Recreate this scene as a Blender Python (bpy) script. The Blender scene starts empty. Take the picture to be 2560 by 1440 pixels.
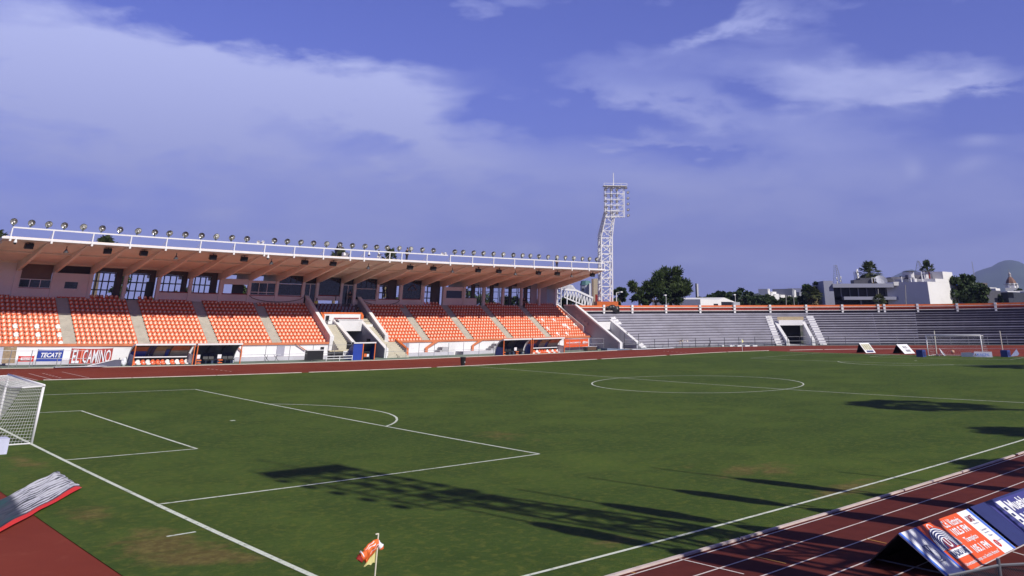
# A small athletics stadium in the late afternoon: covered orange grandstand, curved open terrace, floodlight tower.
import bpy, bmesh, math, random
from mathutils import Vector, Matrix, noise as mnoise
random.seed(7)
PI = math.pi
SC = bpy.context.scene
COL = SC.collection

# ---------------------------------------------------------------- camera
cd = bpy.data.cameras.new('camera')
cd.sensor_width = 36.0
cd.lens = 29.6677
cd.shift_x = -0.07907
cd.shift_y = -0.32758
cd.clip_start = 0.3
cd.clip_end = 30000
cam = bpy.data.objects.new('camera', cd)
COL.objects.link(cam)
_r = ((0.718072, -0.695969, 0.000000), (-0.269494, -0.278053, 0.921987), (-0.641674, -0.662053, -0.387221))
_m = Matrix(((_r[0][0], _r[1][0], _r[2][0]), (_r[0][1], _r[1][1], _r[2][1]), (_r[0][2], _r[1][2], _r[2][2]))).to_4x4()
_m.translation = Vector((-12.3755, -18.973, 6.0304))
cam.matrix_world = _m
SC.camera = cam
CAM = Vector((-12.3755, -18.973, 6.0304))

# ---------------------------------------------------------------- sun, sky, exposure
SUN_AZ = math.radians(6.8)          # light travels towards +Y and a little towards -X
SUN_EL = math.radians(39.0)
sl = bpy.data.lights.new('sun', 'SUN')
sl.energy = 4.7
sl.angle = math.radians(0.55)
sl.color = (1.0, 0.945, 0.86)
sun = bpy.data.objects.new('sun', sl)
COL.objects.link(sun)
sdir = Vector((-math.sin(SUN_AZ) * math.cos(SUN_EL), math.cos(SUN_AZ) * math.cos(SUN_EL), -math.sin(SUN_EL)))
sun.rotation_euler = sdir.to_track_quat('-Z', 'Y').to_euler()
sun.location = (0, -60, 80)

world = bpy.data.worlds.new('World')
SC.world = world
world.use_nodes = True
wn = world.node_tree
for n_ in list(wn.nodes):
    wn.nodes.remove(n_)


class NT:
    """tiny helper for node graphs"""
    def __init__(s, tree): s.t = tree
    def n(s, typ, **kw):
        x = s.t.nodes.new(typ)
        for k, v in kw.items():
            setattr(x, k, v)
        return x
    def l(s, a, b): s.t.links.new(a, b)
    def m(s, op, a, b=None, c=None, clamp=False):
        x = s.n('ShaderNodeMath', operation=op, use_clamp=clamp)
        for i, v in enumerate((a, b, c)):
            if v is None: continue
            if hasattr(v, 'links'): s.l(v, x.inputs[i])
            else: x.inputs[i].default_value = v
        return x.outputs[0]
    def mix(s, f, a, b, blend='MIX'):
        x = s.n('ShaderNodeMix', data_type='RGBA', blend_type=blend)
        for i, v in ((0, f), (6, a), (7, b)):
            if hasattr(v, 'links'): s.l(v, x.inputs[i])
            elif i == 0: x.inputs[0].default_value = v
            else: x.inputs[i].default_value = (*v, 1)
        return x.outputs[2]
    def ramp(s, f, lo, hi, a=0.0, b=1.0, smooth=True):
        x = s.n('ShaderNodeMapRange', interpolation_type='SMOOTHSTEP' if smooth else 'LINEAR')
        s.l(f, x.inputs[0])
        for i, v in enumerate((lo, hi, a, b)): x.inputs[i + 1].default_value = v
        return x.outputs[0]
    def noise(s, vec, scale, detail=4, rough=0.55, dist=0.0):
        x = s.n('ShaderNodeTexNoise')
        if vec is not None: s.l(vec, x.inputs['Vector'])
        x.inputs['Scale'].default_value = scale
        x.inputs['Detail'].default_value = detail
        x.inputs['Roughness'].default_value = rough
        x.inputs['Distortion'].default_value = dist
        return x.outputs[0]
    def vmul(s, vec, k):
        x = s.n('ShaderNodeVectorMath', operation='MULTIPLY')
        s.l(vec, x.inputs[0]); x.inputs[1].default_value = k
        return x.outputs[0]


def build_sky():
    g = NT(wn)
    sky = g.n('ShaderNodeTexSky', sky_type='NISHITA')
    sky.sun_disc = False
    sky.sun_elevation = SUN_EL
    sky.sun_rotation = math.radians(180) - SUN_AZ
    sky.air_density = 1.0
    sky.dust_density = 0.6
    sky.ozone_density = 3.0
    sky.altitude = 300
    tc = g.n('ShaderNodeTexCoord')
    d = tc.outputs['Generated']
    sp = g.n('ShaderNodeSeparateXYZ'); g.l(d, sp.inputs[0])
    az = g.m('ARCTAN2', sp.outputs[0], sp.outputs[1])
    el = g.m('ARCSINE', sp.outputs[2])
    # cloud layer projected on a flat sheet far above
    den = g.m('MAXIMUM', g.m('ADD', sp.outputs[2], 0.10), 0.02)
    cv = g.n('ShaderNodeCombineXYZ')
    g.l(g.m('DIVIDE', sp.outputs[0], den), cv.inputs[0]); g.l(g.m('DIVIDE', sp.outputs[1], den), cv.inputs[1])
    n1 = g.noise(cv.outputs[0], 0.55, 9, 0.56, 0.5)
    # wisps in bearing / elevation
    cw = g.n('ShaderNodeCombineXYZ'); g.l(az, cw.inputs[0]); g.l(el, cw.inputs[1])
    n2 = g.noise(g.vmul(cw.outputs[0], (4.5, 15.0, 1)), 1.0, 8, 0.58, 0.45)
    n3 = g.noise(g.vmul(cw.outputs[0], (13.0, 34.0, 1)), 1.0, 8, 0.6, 0.3)
    # domain warp so the blobs get ragged outlines
    wx = g.m('MULTIPLY', g.m('SUBTRACT', n2, 0.5), 0.30)
    wy = g.m('MULTIPLY', g.m('SUBTRACT', n3, 0.5), 0.085)
    waz = g.m('ADD', az, wx); wel = g.m('ADD', el, wy)
    tot = None
    #        centre             half size (rad)  tilt  strength
    blobs = [((0.1660, 0.2406), 0.120, 0.070, 0.0, .85), ((0.2627, 0.2114), 0.15, 0.042, -0.12, .85), ((0.4078, 0.2345), 0.17, 0.030, -0.06, 1.0),
             ((0.5357, 0.1964), 0.09, 0.045, -0.5, .75), ((0.3050, 0.1685), 0.22, 0.045, 0.0, .45), ((0.6290, 0.1684), 0.11, 0.025, -0.2, .5),
             ((1.0904, 0.2334), 0.125, 0.026, -0.02, .85), ((1.1570, 0.2193), 0.065, 0.010, 0.05, .5), ((0.9260, 0.3068), 0.055, 0.012, 0.3, .6), ((0.8734, 0.2189), 0.11, 0.02, -0.22, .5),
             ((0.6444, 0.3249), 0.05, 0.035, 0.0, .45), ((0.7783, 0.2570), 0.16, 0.03, 0.0, .22), ((0.8343, 0.1742), 0.07, 0.009, -0.15, .5),
             ((0.9836, 0.1443), 0.20, 0.05, 0.1, .42), ((1.1968, 0.1633), 0.018, 0.007, 0.0, .5), ((1.1849, 0.1394), 0.02, 0.008, 0.2, .45), ((1.1262, 0.1364), 0.010, 0.012, 0.0, .4),
             ((0.6971, 0.0598), 0.020, 0.0055, 0.0, .55), ((0.3724, 0.0901), 0.024, 0.0060, 0.0, .55), ((0.8789, 0.0496), 0.016, 0.005, 0.0, .4), ((0.7575, 0.0549), 0.008, 0.005, 0.0, .3),
             ((0.3822, 0.1286), 0.35, 0.05, 0.0, .22),
             ((0.3558, 0.2948), 0.17, 0.030, 0.0, -1.0), ((0.7388, 0.3083), 0.15, 0.030, 0.1, -.7), ((0.5325, 0.3280), 0.10, 0.03, 0.0, -.5), ((0.6974, 0.2058), 0.11, 0.022, 0.0, -.6), ((0.8664, 0.1612), 0.06, 0.012, -0.15, -.5),
             ((1.2153, 0.2713), 0.16, 0.04, 0.0, -.45), ((1.2126, 0.1869), 0.10, 0.028, 0.2, -.4), ((0.9444, 0.2259), 0.06, 0.014, -0.2, -.35)]
    for (a0, e0), sx, sy, tilt, k in blobs:
        small = sx < 0.03
        da = g.m('SUBTRACT', az if small else waz, a0); de = g.m('SUBTRACT', wel if not small else el, e0)
        de2 = g.m('SUBTRACT', de, g.m('MULTIPLY', da, tilt))
        q = g.m('ADD', g.m('POWER', g.m('ABSOLUTE', g.m('DIVIDE', da, sx)), 2.0), g.m('POWER', g.m('ABSOLUTE', g.m('DIVIDE', de2, sy)), 2.0))
        b = g.m('MULTIPLY', g.m('EXPONENT', g.m('MULTIPLY', q, -1.0)), k)
        tot = b if tot is None else g.m('ADD', tot, b)
    veil = g.ramp(el, 0.0, 0.26, 0.62, 0.08)
    nz = g.m('ADD', g.m('MULTIPLY', g.m('SUBTRACT', n1, 0.5), 1.25), g.m('ADD', g.m('MULTIPLY', g.m('SUBTRACT', n2, 0.5), 1.05), g.m('MULTIPLY', g.m('SUBTRACT', n3, 0.5), 0.65)))
    dens = g.m('ADD', g.m('ADD', g.m('ADD', tot, veil), nz), 0.02)
    dens = g.ramp(dens, 0.02, 1.05, 0.0, 0.95, smooth=False)
    tint = g.mix(1.0, sky.outputs[0], (0.60, 0.57, 1.42), 'MULTIPLY')
    base = g.mix(g.ramp(el, -0.02, 0.16, 0.62, 0.0), tint, (2.15, 2.35, 5.6))
    cloud = g.mix(g.ramp(el, 0.0, 0.30, 0.0, 1.0), (5.1, 5.5, 9.2), (7.2, 7.8, 12.2))
    col = g.mix(dens, base, cloud)
    # unseen sky overhead and behind the viewer, dimmed to lessen the fill light
    fill_dim = g.m('MULTIPLY', g.ramp(el, 0.36, 0.85, 1.0, 0.30), g.ramp(sp.outputs[1], -0.45, 0.30, 0.50, 1.0))
    sc_ = g.n('ShaderNodeVectorMath', operation='SCALE'); g.l(col, sc_.inputs[0]); g.l(fill_dim, sc_.inputs[3]); col = sc_.outputs[0]
    bg = g.n('ShaderNodeBackground')
    g.l(col, bg.inputs[0])
    bg.inputs[1].default_value = 0.075
    out = g.n('ShaderNodeOutputWorld')
    g.l(bg.outputs[0], out.inputs[0])


build_sky()
SC.render.engine = 'CYCLES'
SC.view_settings.view_transform = 'Standard'
SC.view_settings.look = 'None'
SC.view_settings.exposure = 0.35
SC.view_settings.gamma = 1.0
SC.cycles.max_bounces = 8
SC.cycles.diffuse_bounces = 4

# ---------------------------------------------------------------- warp of the stadium model
# stadium points bent by a fitted polynomial that stands in for lens distortion
WARP = [[-0.1610, 0.3212, 1.9776, -1.4258, -1.8650, -2.2689, -1.3798, 2.2018, 3.0078, -0.4058, -0.1550, 0.2841, 0.0395],
     [-0.1807, 0.0842, 6.9320, -6.4966, -1.3141, -9.9713, 5.9818, 4.6205, 1.9477, -1.4667, -0.2995, 0.1417, 0.2850],
     [0.0502, -0.2536, 2.7804, -1.4877, -0.4227, -4.6384, 1.5656, 2.4102, 0.5808, -0.8529, -0.1958, 0.1374, 0.1155]]


def W(p):
    x = min(max(p[0], -8.0), 150.0) / 100
    y = min(max(p[1], -10.0), 112.0) / 100
    z = min(max(p[2], -1.0), 32.0) / 10
    f = [x ** i * y ** j for i in range(4) for j in range(4 - i)] + [z, z * x, z * y]
    return Vector((p[0] + sum(a * b for a, b in zip(WARP[0], f)), p[1] + sum(a * b for a, b in zip(WARP[1], f)), p[2] + sum(a * b for a, b in zip(WARP[2], f))))


# ---------------------------------------------------------------- mesh helpers
SEG = 6.0


class MB:
    def __init__(s): s.v = []; s.f = []; s.mi = []; s.cur = 0
    def add(s, vs, fs):
        o = len(s.v)
        s.v += [tuple(q) for q in vs]
        s.f += [tuple(i + o for i in f) for f in fs]
        s.mi += [s.cur] * len(fs)
        return s
    def box(s, x0, x1, y0, y1, z0, z1):
        x0, x1 = sorted((x0, x1)); y0, y1 = sorted((y0, y1)); z0, z1 = sorted((z0, z1))
        if (y1 - y0) > (x1 - x0) and (y1 - y0) > SEG:
            return s.extY([(x0, z0), (x1, z0), (x1, z1), (x0, z1)], y0, y1)
        return s.ext([(y0, z0), (y1, z0), (y1, z1), (y0, z1)], x0, x1)
    def ext(s, prof, x0, x1, caps=True):
        """closed (y, z) profile swept along x"""
        n = max(1, int(math.ceil(abs(x1 - x0) / SEG))); k = len(prof)
        vs = [(x0 + (x1 - x0) * i / n, y, z) for i in range(n + 1) for y, z in prof]
        fs = [(i * k + j, i * k + (j + 1) % k, (i + 1) * k + (j + 1) % k, (i + 1) * k + j) for i in range(n) for j in range(k)]
        if caps: fs += [tuple(range(k))[::-1], tuple(n * k + j for j in range(k))]
        return s.add(vs, fs)
    def extY(s, prof, y0, y1):
        n = max(1, int(math.ceil(abs(y1 - y0) / SEG))); k = len(prof)
        vs = [(x, y0 + (y1 - y0) * i / n, z) for i in range(n + 1) for x, z in prof]
        fs = [(i * k + j, i * k + (j + 1) % k, (i + 1) * k + (j + 1) % k, (i + 1) * k + j) for i in range(n) for j in range(k)]
        fs += [tuple(range(k))[::-1], tuple(n * k + j for j in range(k))]
        return s.add(vs, fs)
    def arc(s, prof, a0, a1, cx=92.0, cy=33.15, da=2.0):
        """closed (r, z) profile swept round the bend; angles in degrees"""
        n = max(1, int(math.ceil(abs(a1 - a0) / da))); k = len(prof)
        vs = []
        for i in range(n + 1):
            a = math.radians(a0 + (a1 - a0) * i / n)
            vs += [(cx + r * math.cos(a), cy + r * math.sin(a), z) for r, z in prof]
        fs = [(i * k + j, i * k + (j + 1) % k, (i + 1) * k + (j + 1) % k, (i + 1) * k + j) for i in range(n) for j in range(k)]
        fs += [tuple(range(k))[::-1], tuple(n * k + j for j in range(k))]
        return s.add(vs, fs)
    def tube(s, p0, p1, r0, r1=None, n=6, caps=True, split=True):
        p0 = Vector(p0); p1 = Vector(p1); r1 = r0 if r1 is None else r1
        d = p1 - p0; L = d.length
        if L < 1e-6: return s
        m = max(1, int(math.ceil(L / SEG))) if split else 1
        a = d.normalized().orthogonal().normalized(); b = d.normalized().cross(a)
        vs = []
        for i in range(m + 1):
            c = p0 + d * (i / m); r = r0 + (r1 - r0) * i / m
            vs += [c + a * (r * math.cos(2 * PI * j / n)) + b * (r * math.sin(2 * PI * j / n)) for j in range(n)]
        fs = [(i * n + j, i * n + (j + 1) % n, (i + 1) * n + (j + 1) % n, (i + 1) * n + j) for i in range(m) for j in range(n)]
        if caps: fs += [tuple(range(n))[::-1], tuple(m * n + j for j in range(n))]
        return s.add(vs, fs)
    def bar(s, p0, p1, w, h=None, up=(0, 0, 1)):
        """rectangular bar between two points"""
        p0 = Vector(p0); p1 = Vector(p1); h = w if h is None else h
        d = (p1 - p0); L = d.length; d.normalize(); u = Vector(up)
        if abs(d.dot(u)) > 0.98: u = Vector((0, 1, 0))
        a = d.cross(u).normalized(); b = a.cross(d).normalized()
        m = max(1, int(math.ceil(L / SEG))); vs = []
        for i in range(m + 1):
            c = p0 + (p1 - p0) * (i / m)
            vs += [c - a * w / 2 - b * h / 2, c + a * w / 2 - b * h / 2, c + a * w / 2 + b * h / 2, c - a * w / 2 + b * h / 2]
        fs = [(i * 4 + j, i * 4 + (j + 1) % 4, (i + 1) * 4 + (j + 1) % 4, (i + 1) * 4 + j) for i in range(m) for j in range(4)]
        fs += [(3, 2, 1, 0), tuple(m * 4 + j for j in range(4))]
        return s.add(vs, fs)
    def lathe(s, prof, o=(0, 0, 0), axis=(0, 0, 1), n=12, closed=False):
        """(radius, height) profile turned about an axis"""
        ax = Vector(axis).normalized(); a = ax.orthogonal().normalized(); b = ax.cross(a); o = Vector(o); k = len(prof)
        vs = [o + ax * h + a * (r * math.cos(2 * PI * j / n)) + b * (r * math.sin(2 * PI * j / n)) for r, h in prof for j in range(n)]
        fs = [(i * n + j, i * n + (j + 1) % n, (i + 1) * n + (j + 1) % n, (i + 1) * n + j) for i in range(k - 1) for j in range(n)]
        if closed: fs += [tuple(range(n))[::-1], tuple((k - 1) * n + j for j in range(n))]
        return s.add(vs, fs)
    def blob(s, c, r, seed=0, amp=0.25, n=8, sq=(1, 1, 1)):
        c = Vector(c); vs = []; rings = n // 2 + 1
        for i in range(rings + 1):
            th = PI * i / rings
            for j in range(n):
                ph = 2 * PI * j / n
                d = Vector((math.sin(th) * math.cos(ph), math.sin(th) * math.sin(ph), math.cos(th)))
                k = r * (1 + amp * mnoise.noise(d * 1.7 + Vector((seed, seed * 2.3, 0))))
                vs.append(c + Vector((d.x * sq[0], d.y * sq[1], d.z * sq[2])) * k)
        fs = [(i * n + j, i * n + (j + 1) % n, (i + 1) * n + (j + 1) % n, (i + 1) * n + j) for i in range(rings) for j in range(n)]
        return s.add(vs, fs)
    def grid(s, fn, nu, nv):
        vs = [fn(i / nu, j / nv) for i in range(nu + 1) for j in range(nv + 1)]
        fs = [(i * (nv + 1) + j, (i + 1) * (nv + 1) + j, (i + 1) * (nv + 1) + j + 1, i * (nv + 1) + j + 1) for i in range(nu) for j in range(nv)]
        return s.add(vs, fs)
    def prism(s, poly, d):
        """planar polygon of 3d points given thickness vector d"""
        k = len(poly); d = Vector(d)
        vs = [Vector(p) for p in poly] + [Vector(p) + d for p in poly]
        fs = [tuple(range(k))[::-1], tuple(range(k, 2 * k))] + [(j, (j + 1) % k, k + (j + 1) % k, k + j) for j in range(k)]
        return s.add(vs, fs)
    def build(s, name, mat, parent=None, warp=True, smooth=False, org=None):
        me = bpy.data.meshes.new(name)
        L = Vector(wl(parent)) if parent is not None else Vector((0, 0, 0))
        vs = [W(q) for q in s.v] if warp else [Vector(q) for q in s.v]
        if parent is None:
            o_ = Vector(org) if org is not None else Vector((sum(q.x for q in vs) / len(vs), sum(q.y for q in vs) / len(vs), min(q.z for q in vs)))
        else:
            o_ = Vector((0, 0, 0))
            if warp: vs = [q - L for q in vs]      # without warp the vertices are already the parent's own
        me.from_pydata([tuple(q - o_) for q in vs], [], s.f)
        mats = mat if isinstance(mat, (list, tuple)) else [mat]
        for m_ in mats: me.materials.append(m_)
        if len(mats) > 1: me.polygons.foreach_set('material_index', s.mi)
        me.update()
        bm = bmesh.new(); bm.from_mesh(me)
        bmesh.ops.recalc_face_normals(bm, faces=bm.faces[:]); bm.to_mesh(me); bm.free()
        if smooth: me.polygons.foreach_set('use_smooth', [True] * len(me.polygons))
        o = bpy.data.objects.new(name, me)
        COL.objects.link(o)
        o.location = o_
        if parent is not None: o.parent = parent
        return o


def wl(o):
    """where an unrotated parent chain stands"""
    p = Vector((0, 0, 0))
    while o is not None:
        p = p + Vector(o.location); o = o.parent
    return p


def tag(o, label=None, cat=None, group=None, kind=None):
    if label: o['label'] = label
    if cat: o['category'] = cat
    if group: o['group'] = group
    if kind: o['kind'] = kind
    return o


def thing(name, label, cat, loc=(0, 0, 0), group=None, warp=True):
    o = bpy.data.objects.new(name, None)
    COL.objects.link(o)
    o.empty_display_size = 0.3
    o.location = W(loc) if warp else Vector(loc)
    return tag(o, label, cat, group)


KIDS = {}


def dup(root, loc=None, rotz=None, scale=None, label=None, group=None, kids=True, rot=None):
    r = root.copy(); COL.objects.link(r)
    if loc is not None: r.location = loc
    if rot is not None: r.rotation_euler = rot
    elif rotz is not None: r.rotation_euler = (0, 0, rotz)
    if scale is not None: r.scale = (scale,) * 3 if isinstance(scale, (int, float)) else scale
    if label: r['label'] = label
    if group: r['group'] = group
    if kids:
        if root.name not in KIDS:
            KIDS[root.name] = [(c, [g for g in bpy.data.objects if g.parent is c]) for c in bpy.data.objects if c.parent is root]
        for c, gs in KIDS[root.name]:
            c2 = c.copy(); COL.objects.link(c2); c2.parent = r
            for g in gs:
                g2 = g.copy(); COL.objects.link(g2); g2.parent = c2
    return r


# ---------------------------------------------------------------- materials
MATS = {}


def M(name, col, rough=0.7, metal=0.0, var=0.10, scale=2.0, bump=0.0, spec=0.5, dirt=0.0, emit=None, alpha=None, coord='Object'):
    if name in MATS: return MATS[name]
    m = bpy.data.materials.new(name); m.use_nodes = True
    g = NT(m.node_tree); b = m.node_tree.nodes['Principled BSDF']
    tc = g.n('ShaderNodeTexCoord')
    nz = g.noise(tc.outputs[coord], scale, 6, 0.6)
    f = g.ramp(nz, 0.3, 0.7, 1 - var, 1 + var, smooth=False)
    cc = g.mix(1.0, col, (1, 1, 1), 'MULTIPLY')
    vm = g.n('ShaderNodeVectorMath', operation='SCALE'); g.l(cc, vm.inputs[0]); g.l(f, vm.inputs[3])
    c = vm.outputs[0]
    if dirt:
        n2 = g.noise(tc.outputs[coord], scale * 0.35, 8, 0.7, 0.4)
        c = g.mix(g.ramp(n2, 0.52, 0.75, 0.0, dirt), c, (0.12, 0.10, 0.085))
    g.l(c, b.inputs['Base Color'])
    b.inputs['Roughness'].default_value = rough
    b.inputs['Metallic'].default_value = metal
    b.inputs['Specular IOR Level'].default_value = spec
    if bump:
        bp = g.n('ShaderNodeBump'); bp.inputs['Strength'].default_value = bump; bp.inputs['Distance'].default_value = 0.05
        g.l(g.noise(tc.outputs[coord], scale * 6, 5, 0.6), bp.inputs['Height']); g.l(bp.outputs[0], b.inputs['Normal'])
    if emit: b.inputs['Emission Color'].default_value = (*emit, 1); b.inputs['Emission Strength'].default_value = 1.0
    MATS[name] = m
    return m


def leafmat(name, a, b_, trans=0.25):
    m = bpy.data.materials.new(name); m.use_nodes = True
    g = NT(m.node_tree); b = m.node_tree.nodes['Principled BSDF']
    ge = g.n('ShaderNodeNewGeometry')
    n1 = g.noise(ge.outputs['Position'], 0.45, 3, 0.6)
    rnd = ge.outputs['Random Per Island']
    f = g.m('ADD', g.m('MULTIPLY', g.ramp(n1, 0.35, 0.65), 0.6), g.m('MULTIPLY', rnd, 0.4))
    g.l(g.mix(f, a, b_), b.inputs['Base Color'])
    b.inputs['Roughness'].default_value = 0.6
    b.inputs['Specular IOR Level'].default_value = 0.3
    tr = g.n('ShaderNodeBsdfTranslucent'); g.l(g.mix(f, a, b_), tr.inputs[0])
    ms = g.n('ShaderNodeMixShader'); ms.inputs[0].default_value = trans
    out = m.node_tree.nodes['Material Output']
    g.l(b.outputs[0], ms.inputs[1]); g.l(tr.outputs[0], ms.inputs[2]); g.l(ms.outputs[0], out.inputs[0])
    return m


WHITE = M('white_paint', (0.74, 0.74, 0.75), 0.55, var=0.05, scale=0.7, dirt=0.35)
WHITEM = M('white_steel', (0.76, 0.76, 0.78), 0.45, var=0.04, scale=2.0, dirt=0.15)
CREAM = M('cream_soffit_paint', (0.78, 0.66, 0.56), 0.75, var=0.10, scale=0.35, dirt=0.12)
LILAC = M('pale_wall_paint', (0.72, 0.66, 0.66), 0.8, var=0.06, scale=0.4, dirt=0.15)
GREYW = M('grey_wall_paint', (0.33, 0.33, 0.40), 0.8, var=0.07, scale=0.4, dirt=0.2)
BSTEEL = M('black_steel', (0.02, 0.02, 0.025), .5)
ORANGE = M('orange_paint', (0.66, 0.15, 0.035), 0.5, var=0.10, scale=1.0, dirt=0.2)
ORANGET = M('faded_orange_paint', (0.55, 0.17, 0.07), 0.6, var=0.12, scale=0.8, dirt=0.2)
DRED = M('dark_red_paint', (0.26, 0.022, 0.014), 0.6, var=0.12, scale=1.0)
CONC = M('concrete_steps', (0.44, 0.41, 0.35), 0.85, var=0.12, scale=1.2, bump=0.2, dirt=0.35)
CONCG = M('grey_concrete', (0.36, 0.36, 0.38), 0.85, var=0.12, scale=0.8, bump=0.2, dirt=0.3)
CONCD = M('dark_concrete', (0.10, 0.095, 0.10), 0.85, var=0.2, scale=0.6, dirt=0.3)
DARK = M('dark_interior', (0.022, 0.022, 0.027), 0.6, var=0.2)
BLACK = M('black_plastic', (0.016, 0.016, 0.018), 0.4, var=0.1)
GLASS = M('dark_glass', (0.018, 0.022, 0.032), 0.06, var=0.1, spec=0.8)
STEEL = M('galvanised_steel', (0.30, 0.31, 0.34), 0.45, metal=0.35, var=0.12, scale=3)
DSTEEL = M('dark_steel', (0.06, 0.065, 0.08), 0.5, metal=0.3, var=0.12, scale=3)
SILVER = M('lamp_reflector', (0.75, 0.75, 0.73), 0.22, metal=0.9, var=0.05)
LAMPG = M('lamp_glass', (0.80, 0.80, 0.78), 0.15, var=0.04)
TERR = M('terrace_paint', (0.37, 0.365, 0.43), 0.8, var=0.13, scale=0.5, dirt=0.3, bump=0.1)
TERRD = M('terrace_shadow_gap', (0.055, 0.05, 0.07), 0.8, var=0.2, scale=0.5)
BLUE = M('royal_blue_paint', (0.022, 0.055, 0.33), 0.4, var=0.1)
NAVY = M('navy_vinyl', (0.028, 0.035, 0.13), 0.4, var=0.1)
VINYLW = M('white_vinyl', (0.78, 0.79, 0.84), 0.45, var=0.03)
VINYLO = M('orange_vinyl', (0.72, 0.10, 0.022), 0.45, var=0.05)
RED = M('red_vinyl', (0.60, 0.035, 0.02), 0.45, var=0.06)
SKIN = M('skin', (0.36, 0.20, 0.13), 0.55, var=0.05)
HAIR = M('black_hair', (0.012, 0.010, 0.009), 0.6)
CLOTHB = M('black_cloth', (0.015, 0.015, 0.02), 0.85)
CLOTHW = M('white_cloth', (0.70, 0.70, 0.72), 0.85)
CLOTHY = M('yellow_vest', (0.62, 0.66, 0.12), 0.7)
CLOTHN = M('navy_cloth', (0.02, 0.03, 0.09), 0.85)
BARK = M('bark', (0.14, 0.105, 0.075), 0.9, var=0.3, scale=3, bump=0.4)

# ---------------------------------------------------------------- ground, grass, track
def lim(X, R, sgn):
    c = 33.15
    if X < 7.6: d = X - 7.6
    elif X > 92.0: d = X - 92.0
    else: d = 0.0
    return c + sgn * math.sqrt(max(R * R - d * d, 0.0))


def sheet(name, x0, x1, R, z, mat, kind='structure', nu=80, nv=46, ease=True):
    mb = MB()
    def fn(u, v):
        X = x0 + (x1 - x0) * (0.5 - 0.5 * math.cos(PI * u) if ease else u)
        a, b = lim(X, R, -1), lim(X, R, 1)
        return (X, a + (b - a) * v, z)
    mb.grid(fn, nu, nv)
    return tag(mb.build(name, mat, smooth=True), kind=kind)


def ground_mat():
    m = bpy.data.materials.new('dusty_ground'); m.use_nodes = True
    g = NT(m.node_tree); b = m.node_tree.nodes['Principled BSDF']
    ge = g.n('ShaderNodeNewGeometry')
    n1 = g.noise(ge.outputs['Position'], 0.02, 6, 0.6); n2 = g.noise(ge.outputs['Position'], 0.5, 5, 0.6)
    c = g.mix(g.ramp(n1, 0.4, 0.6), (0.055, 0.07, 0.03), (0.15, 0.13, 0.10))
    c = g.mix(g.m('MULTIPLY', n2, 0.5), c, (0.05, 0.05, 0.03))
    g.l(c, b.inputs['Base Color']); b.inputs['Roughness'].default_value = 0.95
    return m


def grass_mat():
    m = bpy.data.materials.new('pitch_grass'); m.use_nodes = True
    g = NT(m.node_tree); b = m.node_tree.nodes['Principled BSDF']
    ge = g.n('ShaderNodeNewGeometry'); P = ge.outputs['Position']
    big = g.noise(P, 0.07, 5, 0.62, 0.4)
    mid = g.noise(P, 0.33, 5, 0.62, 0.3)
    fine = g.noise(P, 3.2, 6, 0.72)
    blade = g.noise(g.vmul(P, (1.0, 2.2, 1.0)), 11.0, 4, 0.75)
    c = g.mix(g.ramp(big, 0.32, 0.68), (0.050, 0.086, 0.014), (0.080, 0.122, 0.019))
    c = g.mix(g.m('MULTIPLY', g.ramp(mid, 0.38, 0.66), 0.55), c, (0.034, 0.062, 0.010))
    c = g.mix(g.m('MULTIPLY', g.ramp(fine, 0.46, 0.70), 0.75), c, (0.125, 0.140, 0.024))
    c = g.mix(g.m('MULTIPLY', g.ramp(blade, 0.50, 0.68), 0.55), c, (0.020, 0.040, 0.006))
    # worn, dry patches where they are trodden
    sp = g.n('ShaderNodeSeparateXYZ'); g.l(P, sp.inputs[0])
    tot = None
    for (x, y, _z), sx, sy, k in [((-1.72, 8.80, 0.00), 1.5, 2.2, 1.0), ((-2.27, 14.29, 0.00), 1.0, 1.6, .8), ((18.64, 20.08, 0.00), 1.8, 2.2, .75), ((19.63, 4.51, 0.00), 2.6, 1.6, .8), ((18.66, -0.16, 0.00), 2.6, 1.0, .9),
                                  ((7.34, 0.60, 0.00), 1.2, 0.9, .7), ((-1.39, 25.68, 0.00), 0.8, 2.6, .8), ((13.21, 26.14, 0.00), 1.8, 1.6, .45), ((33.77, 1.59, 0.00), 3.0, 1.6, .4), ((18.73, 15.89, -0.00), 1.3, 1.5, .45),
                                  ((-0.30, 5.92, 0.00), .8, .9, .7), ((13.32, -1.49, 0.00), 1.2, 0.7, .5), ((-1.60, 6.82, 0.00), .7, .8, .6), ((18.40, 7.62, 0.00), 2.4, 1.5, .3)]:
        dx = g.m('DIVIDE', g.m('SUBTRACT', sp.outputs[0], x), sx); dy = g.m('DIVIDE', g.m('SUBTRACT', sp.outputs[1], y), sy)
        q = g.m('ADD', g.m('MULTIPLY', dx, dx), g.m('MULTIPLY', dy, dy))
        e = g.m('MULTIPLY', g.m('EXPONENT', g.m('MULTIPLY', q, -0.8)), k)
        tot = e if tot is None else g.m('ADD', tot, e)
    wear = g.noise(P, 0.9, 7, 0.7, 0.6)
    f = g.ramp(g.m('ADD', tot, g.m('MULTIPLY', g.m('SUBTRACT', wear, 0.5), 1.7)), 0.42, 1.0, 0.0, 0.72)
    c = g.mix(f, c, g.mix(g.ramp(fine, 0.35, 0.65), (0.12, 0.075, 0.026), (0.19, 0.145, 0.05)))
    g.l(c, b.inputs['Base Color'])
    b.inputs['Roughness'].default_value = 0.85; b.inputs['Specular IOR Level'].default_value = 0.12
    bp = g.n('ShaderNodeBump'); bp.inputs['Strength'].default_value = 0.55; bp.inputs['Distance'].default_value = 0.06
    g.l(g.m('ADD', g.m('MULTIPLY', fine, 0.6), blade), bp.inputs['Height']); g.l(bp.outputs[0], b.inputs['Normal'])
    return m


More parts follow.
